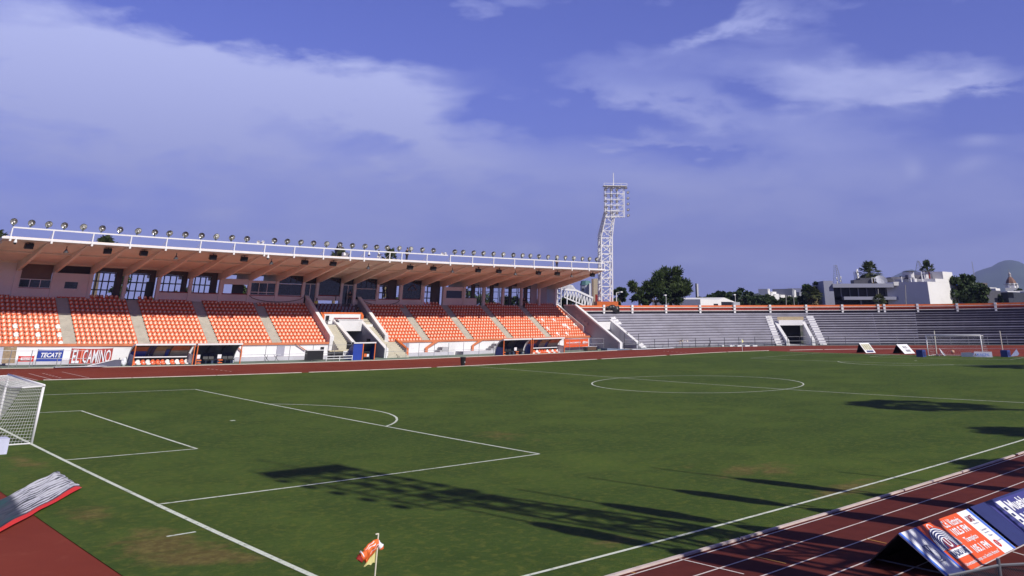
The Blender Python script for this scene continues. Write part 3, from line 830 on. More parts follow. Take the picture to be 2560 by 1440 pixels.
def seat_geo(mb, o=(0, 0, 0), glints=None, w=.44):
    """moulded bucket seat: pan, curved back with a pale highlight painted at its centre; faces -Y"""
    ox, oy, oz = o
    rows = [(-.03, .015), (-.02, .125), (.10, .14), (.28, .125), (.36, .145), (.41, .20), (.44, .31), (.455, .42), (.44, .49)]
    cols = [-1, -.72, -.3, .3, .72, 1]
    vs = []; fd = []
    for i, (y, z) in enumerate(rows):
        half = w / 2 * (1.0 if i < 7 else (.93 if i == 7 else .62))
        for c in cols:
            lift = .045 * (abs(c) ** 2) if i < 5 else (-.035 * abs(c) ** 3 if i >= 7 else 0)
            fwd = -.06 * (abs(c) ** 2) if i >= 4 else 0
            vs.append((ox + c * half, oy + y + fwd, oz + z + lift))
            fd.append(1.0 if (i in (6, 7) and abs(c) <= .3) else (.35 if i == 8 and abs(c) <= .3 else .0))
    n = len(cols); base = len(mb.v)
    fs = [(i * n + j, i * n + j + 1, (i + 1) * n + j + 1, (i + 1) * n + j) for i in range(len(rows) - 1) for j in range(n - 1)]
    mb.add(vs, fs)
    # back skin gives it thickness
    vs2 = [(x, y + .025, z - (.02 if z - oz < .17 else 0)) for x, y, z in vs]
    mb.add(vs2, [f[::-1] for f in fs])
    k = len(vs); edge = list(range(n)) + [i * n + n - 1 for i in range(1, len(rows))] + [(len(rows) - 1) * n + j for j in range(n - 2, -1, -1)] + [i * n for i in range(len(rows) - 2, 0, -1)]
    o_ = base
    mb.f += [(o_ + edge[i], o_ + edge[(i + 1) % len(edge)], o_ + k + edge[(i + 1) % len(edge)], o_ + k + edge[i]) for i in range(len(edge))]
    mb.mi += [mb.cur] * len(edge)
    if glints is not None: glints += fd + [0.0] * len(vs2)
    # support bracket
    mb.add([(ox + a, oy + b_, oz + c) for a in (-.04, .04) for b_, c in ((.10, 0), (.30, 0), (.30, .11), (.10, .11))], [(0, 1, 2, 3), (7, 6, 5, 4), (0, 3, 7, 4), (1, 5, 6, 2)])
    if glints is not None: glints += [0.0] * 8


def set_glint(o, glints):
    at = o.data.attributes.new('fade', 'FLOAT', 'POINT')  # 'fade' holds the painted highlight, not fading of the plastic
    at.data.foreach_set('value', glints)


SECTIONS = [(7.9, 16.34), (17.66, 24.14), (25.46, 32.04), (33.36, 40.09), (41.41, 47.5), (56.15, 62.24), (63.56, 69.99), (71.31, 77.49), (78.81, 85.34), (86.66, 94.25)]
TOPROW = [(7.9, 11.6), (16.45, 19.55), (20.05, 23.4), (25.5, 27.45), (27.95, 31.4), (33.3, 35.3), (35.8, 39.15), (67.0, 69.9), (78.8, 82.1), (86.7, 90.0), (90.5, 93.8)]
ORD = ['front', 'second', 'third', 'fourth', 'fifth', 'sixth', 'seventh', 'eighth', 'ninth', 'tenth', 'eleventh', 'twelfth', 'top']
NTH = ['first', 'second', 'third', 'fourth', 'fifth', 'sixth', 'seventh', 'eighth', 'ninth', 'tenth', 'eleventh', 'twelfth', 'thirteenth', 'fourteenth', 'fifteenth', 'sixteenth', 'seventeenth', 'eighteenth', 'nineteenth', 'twentieth']


def seats():
    protos = {}
    for nm, mt in (('stadium_seat', SEATO), ('white', SEATW)):
        mb = MB(); fd = []; seat_geo(mb, glints=fd)
        o = mb.build('stadium_seat', mt, warp=False, org=(0, 0, 0), smooth=True); set_glint(o, fd); protos[nm] = o
    used = {'stadium_seat': False, 'white': False}
    spots = []
    for k in range(13):
        for si, (a, b) in enumerate(SECTIONS if k < 12 else TOPROW):
            if k == 11 and si in (4, 5): a, b = a - (0.9 if si == 4 else 0), b + (0.9 if si == 5 else 0)
            n = int((b - a) / .5); pit = (b - a) / n
            for i in range(n):
                x = a + pit * (i + .5)
                wh = (si == 0 and k in (0, 2, 4) and (n - 1 - i) % 4 == (0 if True else 1)) and k < 12
                if si == 9 and k < 8 and random.random() < .06: wh = True
                spots.append((x, ROWY(k) + .08, ROWZ(k), k, si, wh, (n - 1 - i) if si == 0 else i))
    def dist(s): return (s[0] - 9.0) + 2.2 * s[3] if s[3] < 12 else 999
    near = sorted(spots, key=dist)[:290]
    ns = set(near)
    G_ = 'orange seats of the grandstand'
    for s in near:
        key = 'white' if s[5] else 'stadium_seat'
        col = 'sun-bleached white' if s[5] else ('shaded red-orange' if s[3] > 7 else 'sunlit orange')
        lab = '%s seat, %s to the %s of the %s stairway, %s row' % (col, NTH[min(s[6], 19)], 'left' if s[4] == 0 else 'right', NTH[max(s[4] - 1, 0)], ORD[s[3]])
        p = protos[key]
        o = p if not used[key] else dup(p, kids=False)
        used[key] = True
        o.location = W(s[:3]); tag(o, lab, 'seat', G_)
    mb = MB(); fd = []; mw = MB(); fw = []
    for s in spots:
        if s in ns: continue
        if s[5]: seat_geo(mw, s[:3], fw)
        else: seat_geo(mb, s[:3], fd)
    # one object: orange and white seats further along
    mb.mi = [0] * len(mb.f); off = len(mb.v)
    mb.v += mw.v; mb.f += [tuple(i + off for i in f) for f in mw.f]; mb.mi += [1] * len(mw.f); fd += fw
    o = mb.build('stadium_seating', [SEATO, SEATW], smooth=True); set_glint(o, fd)
    tag(o, 'rows upon rows of orange plastic seats filling the rest of the grandstand', 'seating', None, 'stuff')


seats()


def vip():
    cov = M('grey_seat_cover', (0.30, 0.30, 0.36), .85); fr = M('dark_red_chair', (0.22, 0.03, 0.02), .6)
    r = thing('covered_chair', 'dark red chair with a grey headrest cover in the shaded centre box', 'chair', group='covered chairs in the centre box', warp=False)
    mb = MB().box(-.24, .24, 0, .45, .25, .45); mb.box(-.24, .24, .40, .50, .45, .95); mb.build('seat', fr, r, warp=False)
    MB().box(-.17, .17, .36, .398, .62, .98).build('headrest_cover', cov, r, warp=False)
    first = True; rows = ['front', 'second', 'third', 'back']
    for k in range(4):
        kk = 7 + k * 1.25
        for i in range(11):
            x = 48.9 + i * .56
            if k == 3 and i in (8, 9): continue
            o = r if first else dup(r)
            first = False
            o.location = W((x, ROWY(kk) + .15, 1.55 + .4 * int(kk) + .0))
            o['label'] = 'dark red chair with grey cover, %s from left, %s row of the centre box' % (NTH[i], rows[k])


vip()

# ---------------------------------------------------------------- open curved terrace behind the far goal
def pol(r, a, z):
    a = math.radians(a); return (92.0 + r * math.cos(a), 33.15 + r * math.sin(a), z)


def end_terrace():
    S = thing('open_terrace', 'long curved grey concrete terrace with a red and white wall along its top', 'terrace', pol(57, 45, 0))
    R0, DR, DZ = 52.6, 0.755, 0.392
    def prof(k0, k1, low=-.8):
        pr = [(R0 + DR * k0, low)]
        for k in range(k0, k1):
            r = R0 + DR * k; z = .02 + DZ * k
            pr += [(r, z + DZ - .13), (r - .05, z + DZ - .13), (r - .05, z + DZ), (r + DR, z + DZ)]
        pr += [(R0 + DR * k1, low)]
        return pr
    A1 = 82.6
    for a0, a1 in ((A1, 51.4), (45.2, -14)): MB().arc(prof(0, 13), a0, a1).build('terrace_steps', TERR, S)
    MB().arc(prof(8, 13, 3.2), 51.39, 45.21).build('terrace_steps', TERR, S)
    MB().arc(prof(9, 13, 3.4), 87.6, A1 + .01).build('terrace_steps', TERR, S)
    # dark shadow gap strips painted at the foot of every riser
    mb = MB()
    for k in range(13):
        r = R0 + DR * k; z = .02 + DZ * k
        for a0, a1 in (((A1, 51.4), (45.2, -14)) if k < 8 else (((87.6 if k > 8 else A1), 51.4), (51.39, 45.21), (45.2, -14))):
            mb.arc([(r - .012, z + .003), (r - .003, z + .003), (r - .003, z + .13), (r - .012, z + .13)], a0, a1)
    mb.build('riser_shade_stripe', TERRD, S)
    mb = MB()  # shade of the unlit end painted onto these risers, along with darker paint
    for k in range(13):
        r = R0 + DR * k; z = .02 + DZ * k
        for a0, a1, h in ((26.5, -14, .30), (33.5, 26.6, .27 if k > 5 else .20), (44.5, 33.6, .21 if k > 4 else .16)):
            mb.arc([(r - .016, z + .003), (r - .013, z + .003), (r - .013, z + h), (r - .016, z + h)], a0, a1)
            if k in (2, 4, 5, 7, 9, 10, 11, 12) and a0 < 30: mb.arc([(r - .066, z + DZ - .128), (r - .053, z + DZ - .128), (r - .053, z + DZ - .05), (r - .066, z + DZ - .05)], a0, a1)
    mb.build('riser_shade_and_paint', M('shade_and_slate_paint', (.030, .026, .045), .8, var=.25, scale=.3), S)
    # wall along the top
    mb = MB(); mb.arc([(62.5, 5.95), (62.75, 5.95), (62.75, 6.52), (62.5, 6.52)], 87.6, -14); mb.build('top_wall', ORANGE, S)
    mb = MB(); mb.arc([(62.52, 5.62), (62.70, 5.62), (62.70, 5.947), (62.52, 5.947)], 87.6, -14); mb.build('top_wall_band', DRED, S)
    mb = MB()
    for z in (6.18, 5.60): mb.arc([(62.30, z - .06), (62.497, z - .06), (62.497, z + .05), (62.30, z + .05)], 87.6, -14)
    mb.build('top_wall_ledge', M('ledge_white', (.62, .58, .56), .7, dirt=.3), S)
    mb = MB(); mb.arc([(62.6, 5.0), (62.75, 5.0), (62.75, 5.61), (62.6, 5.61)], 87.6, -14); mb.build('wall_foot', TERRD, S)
    for a in (82.0, 76.4, 69.9, 63.5, 57.2, 50.85, 44.55, 38.4, 32.4, 31.4, 26.0, 19.7, 13.7, 7.4, 1.1):
        x, y, z = pol(62.2, a, 0); c = Vector((math.cos(math.radians(a)), math.sin(math.radians(a)), 0)); t = Vector((-c.y, c.x, 0)); q = Vector((x, y, 0))
        mb = MB()
        for z0, z1, w in ((5.2, 5.52, .17), (5.66, 6.11, .20), (6.24, 6.60, .20)):
            mb.add([q + t * sx * w + c * dx + Vector((0, 0, zz)) for zz in (z0, z1) for sx, dx in ((-1, 0), (1, 0), (1, .28), (-1, .28))],
                   [(3, 2, 1, 0), (4, 5, 6, 7), (0, 1, 5, 4), (1, 2, 6, 5), (2, 3, 7, 6), (3, 0, 4, 7)])
        mb.build('wall_pilaster', WHITE, S)
    # white stair treads beside the tunnels
    def stairs(ac, k0, k1, wdeg, slant=0.0):
        mb = MB()
        for k in range(k0, k1):
            r = R0 + DR * k; z = .02 + DZ * k; a = ac + slant * k
            mb.arc([(r - .30, z), (r - .056, z), (r - .056, z + DZ * .5), (r - .30, z + DZ * .5)], a + wdeg, a - wdeg, da=9)
            mb.arc([(r - .053, z + DZ * .5 + .003), (r - .0, z + DZ * .5 + .003), (r, z + DZ + .012), (r - .053, z + DZ + .012)], a + wdeg, a - wdeg, da=9)
        mb.build('terrace_stair', WHITE, S)
    stairs(52.75, 0, 12, .55, -.10); stairs(44.15, 0, 12, .62, .02)
    stairs(81.3, 0, 2, .6); stairs(81.2, 9, 12, .5, -.0)
    # second tunnel
    def radial(name, a, r0, z0, r1, z1, th, mat, base=-.6):
        mb = MB(); c = Vector((math.cos(math.radians(a)), math.sin(math.radians(a)), 0)); t = Vector((-c.y, c.x, 0)) * th; o = Vector((92, 33.15, 0))
        P = [o + c * r0 + Vector((0, 0, base)), o + c * r1 + Vector((0, 0, base)), o + c * r1 + Vector((0, 0, z1)), o + c * r0 + Vector((0, 0, z0))]
        mb.prism([p - t / 2 for p in P], t); return mb.build(name, mat, S)
    radial('tunnel_cheek', 51.0, 52.3, .75, 58.8, 3.75, .55, WHITE)
    radial('tunnel_cheek', 46.0, 52.3, .75, 58.8, 3.75, .55, WHITE)
    MB().arc([(57.9, 3.1), (58.2, 3.1), (58.2, 3.98), (57.9, 3.98)], 50.7, 46.3, da=1).build('tunnel_lintel', WHITE, S)
    MB().arc([(58.2, 3.1), (62.4, 3.1), (62.4, 3.25), (58.2, 3.25)], 50.7, 46.3, da=1).build('tunnel_ceiling', DARK, S)
    MB().arc([(61.8, -.5), (62.0, -.5), (62.0, 3.2), (61.8, 3.2)], 51, 46, da=1).build('tunnel_back', DARK, S)
    MB().arc([(52.2, -.3), (61.8, -.3), (61.8, -.02), (52.2, -.02)], 50.7, 46.3, da=1).build('tunnel_floor', CONCG, S)
    MB().arc([(58.0, 3.99), (58.1, 3.99), (58.1, 4.55), (58.0, 4.55)], 50.9, 46.1, da=.6).build('tunnel_guard', M('faded_guard_paint', (.42, .34, .22), .7), S)
    # first tunnel, at the left end
    MB().extY([(94.35, -.6), (94.75, -.6), (94.75, 1), (94.35, 1)], 85.5, 85.6)
    pr = [(85.4, -.6), (85.4, 1.0), (95.8, 6.42), (98.5, 6.42), (98.5, -.6)]
    MB().ext(pr, 94.62, 94.95).build('flank_wall', GREYW, S)
    MB().ext([(85.2, .85), (85.2, 1.12), (95.7, 6.65), (98.5, 6.65), (98.5, 6.423), (95.8, 6.423), (85.35, 1.0), (85.35, .85)], 94.5, 95.1).build('flank_coping', WHITE, S)
    MB().box(94.5, 95.15, 85.0, 85.35, -.6, 1.05).build('flank_post', WHITE, S)
    radial('tunnel_cheek', 82.7, 52.4, .70, 59.3, 4.05, .30, GREYW)
    radial('cheek_coping', 82.7, 52.2, .95, 59.4, 4.3, .62, WHITE, 0.69)
    a = 82.7
    MB().arc([(59.0, 2.75), (59.25, 2.75), (59.25, 3.95), (59.0, 3.95)], 87.2, 82.8, da=1).build('tunnel_lintel', WHITE, S)
    MB().arc([(61.0, -.5), (61.3, -.5), (61.3, 3.3), (61.0, 3.3)], 87.3, 82.9, da=1).build('tunnel_back', CONCD, S)
    MB().arc([(52.0, -.25), (61, -.25), (61, .0), (52.0, .0)], 87.0, 82.9, da=1).build('tunnel_floor', CONCG, S)
    x, y, z = pol(55.5, 82.4, 0)
    MB().box(98.85, 98.95, 87.5, 88.5, 1.25, 2.35).build('wall_board', DARK, S)
    return S


end_terrace()


# ---------------------------------------------------------------- floodlight tower (lattice, leaning head, seven rows of lamps)
def tower_meshes():
    d = {}
    H = 19.0; w = 1.05; q = 1.45
    def lattice(mb, corners0, corners1, n, r=.075, rb=.05):
        for c0, c1 in zip(corners0, corners1): mb.bar(c0, c1, r * 2)
        C0 = [Vector(c) for c in corners0]; C1 = [Vector(c) for c in corners1]
        for i in range(n):
            t0, t1 = i / n, (i + 1) / n
            for j in range(4):
                k = (j + 1) % 4
                a0 = C0[j].lerp(C1[j], t0); a1 = C0[j].lerp(C1[j], t1); b0 = C0[k].lerp(C1[k], t0); b1 = C0[k].lerp(C1[k], t1)
                mb.bar(a1, b1, rb * 1.8)
                mb.bar(a0 if i % 2 else b0, b1 if i % 2 else a1, rb * 1.6)
    mb = MB()
    c0 = [(-w, -q, 0), (w, -q, 0), (w, q, 0), (-w, q, 0)]; c1 = [(-w, -q, 12.0), (w, -q, 12.0), (w, q, 12.0), (-w, q, 12.0)]
    lattice(mb, c0, c1, 8, .11, .075)
    # an outer fin on the back that leans in towards the head
    c2 = [(-w - .1, q + .3, 0), (-w + .4, q + .3, 0), (-w + .4, q + .8, 0), (-w - .1, q + .8, 0)]; c3 = [(x, y, 12.6) for x, y, z in c2]
    lattice(mb, c2, c3, 22, .05, .035)
    d['mast'] = mb
    mb = MB()
    c4 = [(-w, -q, 12.0), (w, -q, 12.0), (w, q, 12.0), (-w, q, 12.0)]; c5 = [(.1, -q - .2, 17.2), (w + .6, -q - .2, 17.2), (w + .6, .4, 17.2), (.1, .4, 17.2)]
    lattice(mb, c4, c5, 4, .09, .06)
    c6 = [(x, y, 12.6) for x, y, z in c2]; c7 = [(.1, .2, 18.2), (.5, .2, 18.2), (.5, .6, 18.2), (.1, .6, 18.2)]
    lattice(mb, c6, c7, 10, .05, .035)
    d['neck'] = mb
    mb = MB()
    X0, X1, Z0, Z1, yf, yb = -.35, 3.45, 15.9, 21.9, -1.9, -.6
    for x in (X0, X0 + 1.25, X0 + 2.5, X1): mb.bar((x, yf, Z0 if x > 0 else Z0 + .6), (x, yf, Z1), .12); mb.bar((x, yb, Z0 + .4), (x, yb, Z1), .10)
    for i in range(6):
        z = Z0 + .1 + i * 1.12
        mb.bar((X0, yf, z), (X1, yf, z), .10); mb.bar((X0, yb, z), (X1, yb, z), .08)
        for x in (X0, X0 + 1.25, X0 + 2.5, X1): mb.bar((x, yf, z), (x, yb, z), .07)
        if i < 5: mb.bar((X0, yb, z), (X0 + 1.25, yb, z + 1.12), .07); mb.bar((X0 + 1.25, yb, z + 1.12), (X0 + 2.5, yb, z), .07); mb.bar((X0 + 2.5, yf, z), (X1, yf, z + 1.12), .06)
    mb.box(X0 - .3, X1 + .5, yf - .5, yb + .3, Z1, Z1 + .10)
    for x in (X0 - .3, X0 + 1.5, X0 + 3.1, X1 + .5): mb.bar((x, yf - .5, Z1), (x, yf - .5, Z1 + .5), .06)
    mb.bar((X0 - .3, yf - .5, Z1 + .5), (X1 + .5, yf - .5, Z1 + .5), .06)
    d['head_frame'] = mb
    d['lightning_rod'] = MB().tube((1.4, -1.4, 21.9), (1.4, -1.4, 24.6), .09, .07)
    d['lamps'] = [(x, yf - .15, Z0 + .75 + i * 1.12) for i in range(5) for x in (X0 + .1, X0 + 1.2, X0 + 2.3)] + [(X1 + .75, yf + .1, Z0 + .35 + i * 1.12) for i in range(5)] + [(X0 + .3 + i * 1.25, yf - .5, Z1 - .35) for i in range(4)]
    return d


def flood_lamp_mesh(o, dirv, r, mb):
    """lamp bowl opening along dirv"""
    mb.lathe([(r * .18, -r * .8), (r * .45, -r * .62), (r * .85, -r * .2), (r, .06 * r), (r * .93, .06 * r), (r * .6, -r * .2), (r * .001, -r * .25)], o, dirv, 12)


def flood_tower(loc, rz, label, scl=1.0, z_extra=0.0, thin=1.0):
    d = tower_meshes()
    t = thing('floodlight_tower', label, 'floodlight tower', loc, warp=False)
    t.location = Vector(loc)
    def obj(mb, nm, mt, par): return mb.build(nm, mt, par, warp=False)
    obj(d['mast'], 'lattice_mast', WHITEM, t); obj(d['neck'], 'lattice_neck', WHITEM, t)
    h = obj(d['head_frame'], 'lamp_frame', WHITEM, t)
    for p in d['lamps']:
        mb = MB(); dv = Vector((0.35, -1, -.75)).normalized() if p[0] > 4 else Vector((.0, -1, -.8)).normalized()
        flood_lamp_mesh(Vector(p), dv, .30, mb)
        mb.bar(Vector(p) - dv * .1, (p[0], p[1] + .25, p[2] + .15), .06)
        lo = obj(mb, 'lamp', DSTEEL, t)
        MB().lathe([(.26, -.03), (.18, .02), (.001, .04)], Vector(p), dv, 10).build('lens', LAMPG, lo, warp=False)
    obj(d['lightning_rod'], 'lightning_rod', WHITEM, t)
    b = MB().box(-2.0, 2.0, -2.0, 2.0, -8, .28); obj(b, 'base', ORANGE, t)
    t.rotation_euler = (0, 0, rz); t.scale = (scl * thin, scl * thin, scl * (1 + z_extra))
    return t


_tb = W((104.62, 98.00, 7.01))
flood_tower((_tb.x + .9, _tb.y + 1.2, _tb.z - .1), -.62, 'tall white lattice floodlight tower on an orange base behind the terrace wall', .97, -.03)


# ---------------------------------------------------------------- lamps, speakers and people on the stand roof
def roof_things():
    HX = [8.09, 9.67, 11.27, 12.95, 14.83, 16.67, 18.56, 20.44, 22.35, 23.96, 25.78, 27.65, 29.45, 31.3, 33.15, 36.75, 38.34, 40.16, 41.97, 43.82, 45.71, 47.47, 49.31, 51.08, 52.81, 54.71, 56.52, 58.42, 60.23,
          63.96, 65.37, 67.24, 69.07, 70.94, 72.77, 74.71, 76.53, 78.22, 80.01, 81.76, 83.71, 85.52, 87.35, 89.23, 90.95, 92.61]
    t = thing('roof_floodlight', 'x', 'floodlight', group='floodlights along the grandstand roof railing', warp=False)
    dv = Vector((-.42, -1, -.42)).normalized()
    c = Vector((0, -.05, .50))
    mb = MB(); mb.lathe([(.06, -.34), (.14, -.30), (.24, -.14), (.335, .05), (.35, .07), (.33, .075)], c, dv, 14)
    mb.tube((0, 0, 0), (0, 0, .18), .05); mb.bar((0, 0, .16), c - dv * .25, .09); mb.box(-.10, .10, -.06, .10, .12, .26)
    mb.build('housing', M('lamp_housing', (.10, .11, .10), .4, metal=.5), t, warp=False, smooth=False)
    MB().lathe([(.325, .068), (.25, -.04), (.15, -.12), (.001, -.15)], c, dv, 14).build('reflector', SILVER, t, warp=False, smooth=True)
    MB().lathe([(.09, -.10), (.10, .0), (.06, .07), (.001, .09)], c + Vector((.02, 0, -.06)), dv, 8).build('bulb', LAMPG, t, warp=False, smooth=True)
    n = len(HX)
    for i, x in enumerate(HX):
        o = t if i == 0 else dup(t)
        o.location = W((x, 88.45, 13.12)); o.rotation_euler = (random.uniform(-.10, .10), random.uniform(-.12, .12), random.uniform(-.22, .28))
        pos = ['first', 'second', 'third', 'fourth', 'fifth', 'sixth', 'seventh', 'eighth', 'ninth', 'tenth', 'eleventh', 'twelfth', 'thirteenth', 'fourteenth', 'fifteenth', 'sixteenth', 'seventeenth', 'eighteenth', 'nineteenth', 'twentieth',
               'twenty-first', 'twenty-second', 'twenty-third']
        o['label'] = 'round grey floodlight on the roof railing, %s from the %s end of the grandstand' % ((pos[i], 'left') if i < 23 else (pos[n - 1 - i], 'right'))
    # side-facing twin lamps
    t = thing('twin_spotlight', 'pair of small white spotlights on the roof railing, above the second block from the left', 'spotlight', W((34.97, 88.45, 13.12)), group='twin spotlights on the roof railing', warp=False)
    mb = MB()
    for sx in (-1, 1): mb.lathe([(.06, -.22), (.15, -.12), (.20, .08), (.001, .03)], (sx * .28, 0, .2), (sx * .5, -.8, -.35), 10)
    mb.build('lamp_heads', WHITEM, t, warp=False, smooth=False); MB().bar((-.3, 0, .1), (.3, 0, .1), .05).tube((0, 0, 0), (0, 0, .12), .04).build('bracket', DSTEEL, t, warp=False)
    o = dup(t, W((62.1, 88.45, 13.05))); o['label'] = 'pair of small white spotlights on the roof railing, right of the standing person in black'
    # loudspeakers
    t = thing('loudspeaker', 'x', 'loudspeaker', group='black loudspeakers under the roof edge', warp=False)
    MB().box(-.40, .40, -.22, .22, -.28, .22).build('cabinet', BLACK, t, warp=False)
    MB().box(-.34, .34, -.24, -.223, -.22, .16).build('grille', DARK, t, warp=False); MB().box(-.04, .04, -.04, .04, .223, .50).build('bracket', DSTEEL, t, warp=False)
    SX = [10.2, 18.03, 21.89, 29.83, 33.65, 41.6, 45.57, 57.32, 61.18, 69.09, 72.99, 80.87, 84.83, 92.66]
    nm = ['first', 'second', 'third', 'fourth', 'fifth', 'sixth', 'seventh']
    for i, x in enumerate(SX):
        o = t if i == 0 else dup(t)
        o.location = W((x, 89.5, 11.38 - .002 * (x - 10))); o.rotation_euler = (.25, 0, random.uniform(-.15, .15))
        o['label'] = 'black box loudspeaker hung under the roof edge, %s from the %s end' % ((nm[i], 'left') if i < 7 else (nm[13 - i], 'right'))
    t = thing('pendant_lamp', 'x', 'lamp', group='bell-shaped lamps under the roof', warp=False)
    MB().tube((0, 0, 0), (0, 0, .38), .04).build('stem', DSTEEL, t, warp=False)
    MB().lathe([(.08, .06), (.12, -.02), (.28, -.30), (.26, -.30), (.10, -.02)], (0, 0, 0), (0, 0, 1), 10).build('lamp_shade', DSTEEL, t, warp=False)
    MB().lathe([(.10, -.10), (.16, -.22), (.10, -.33), (.001, -.36)], (0, 0, 0), (0, 0, 1), 8).build('bulb', LAMPG, t, warp=False)
    HXx = [13.86, 25.56, 37.18, 50.8, 64.51, 76.2, 87.97]
    for i, x in enumerate(HXx):
        o = t if i == 0 else dup(t)
        o.location = W((x, 89.5, 11.22 - .002 * (x - 10))); o['label'] = 'bell-shaped lamp hanging under the roof edge, %s from the left' % nm[i]
    # dome cameras on the lip
    t = thing('dome_camera', 'white dome camera hanging at the left corner of the roof edge', 'camera', W((8.6, 88.3, 11.75)), group='white cameras on the roof edge', warp=False)
    MB().lathe([(.06, .25), (.10, .05), (.17, -.12), (.16, -.2)], (0, 0, 0), (0, 0, 1), 10, True).build('housing', WHITEM, t, warp=False)
    MB().lathe([(.14, -.20), (.11, -.33), (.001, -.38)], (0, 0, 0), (0, 0, 1), 10).build('dome', BLACK, t, warp=False)
    o = dup(t, W((36.1, 88.3, 11.7))); o['label'] = 'white dome camera on the roof edge above the second pair of loudspeakers'
    o = dup(t, W((50.1, 88.45, 12.75)), label='white camera on a railing post above the centre box')
    # white box
    tag(MB().box(46.9, 47.55, 89.4, 89.9, 12.08, 12.75).build('equipment_box', WHITEM), 'white equipment box on the roof beside the leaning person', 'box')
    for i, (a, b) in enumerate((((39.4, 99.8, 7.35), (47.3, 99.8, 7.35)), ((56.2, 99.8, 7.2), (62.6, 99.8, 7.1)))):
        mb = MB(); A = Vector(a); B = Vector(b); pts = []
        for j in range(17):
            u = j / 16; pts.append(A.lerp(B, u) + Vector((0, 0, -.75 * (1 - (2 * u - 1) ** 2) ** .6)))
        for p, q in zip(pts, pts[1:]): mb.tube(p, q, .035, n=5, caps=False)
        tag(mb.build('hanging_cable', BLACK), 'black cable sagging across the pale wall %s of the centre box' % ('left', 'right')[i], 'cable')


roof_things()


# ---------------------------------------------------------------- people
def skinned(name, joints, edges, mat, parent, sub=1):
    """one continuous surface grown round a posed skeleton; joints: (x, y, z, radius)"""
    me = bpy.data.meshes.new(name)
    me.from_pydata([j[:3] for j in joints], edges, [])
    o = bpy.data.objects.new(name, me); COL.objects.link(o)
    md = o.modifiers.new('s', 'SKIN'); ms = o.modifiers.new('u', 'SUBSURF'); ms.levels = sub
    for i, j in enumerate(joints):
        r = j[3]; me.skin_vertices[0].data[i].radius = r if isinstance(r, tuple) else (r, r)
    me.skin_vertices[0].data[0].use_root = True
    dg = bpy.context.evaluated_depsgraph_get()
    m2 = bpy.data.meshes.new_from_object(o.evaluated_get(dg))
    bpy.data.objects.remove(o); bpy.data.meshes.remove(me)
    m2.materials.clear(); m2.materials.append(mat); m2.name = name
    m2.polygons.foreach_set('use_smooth', [True] * len(m2.polygons))
    o2 = bpy.data.objects.new(name, m2); COL.objects.link(o2); o2.parent = parent
    return o2


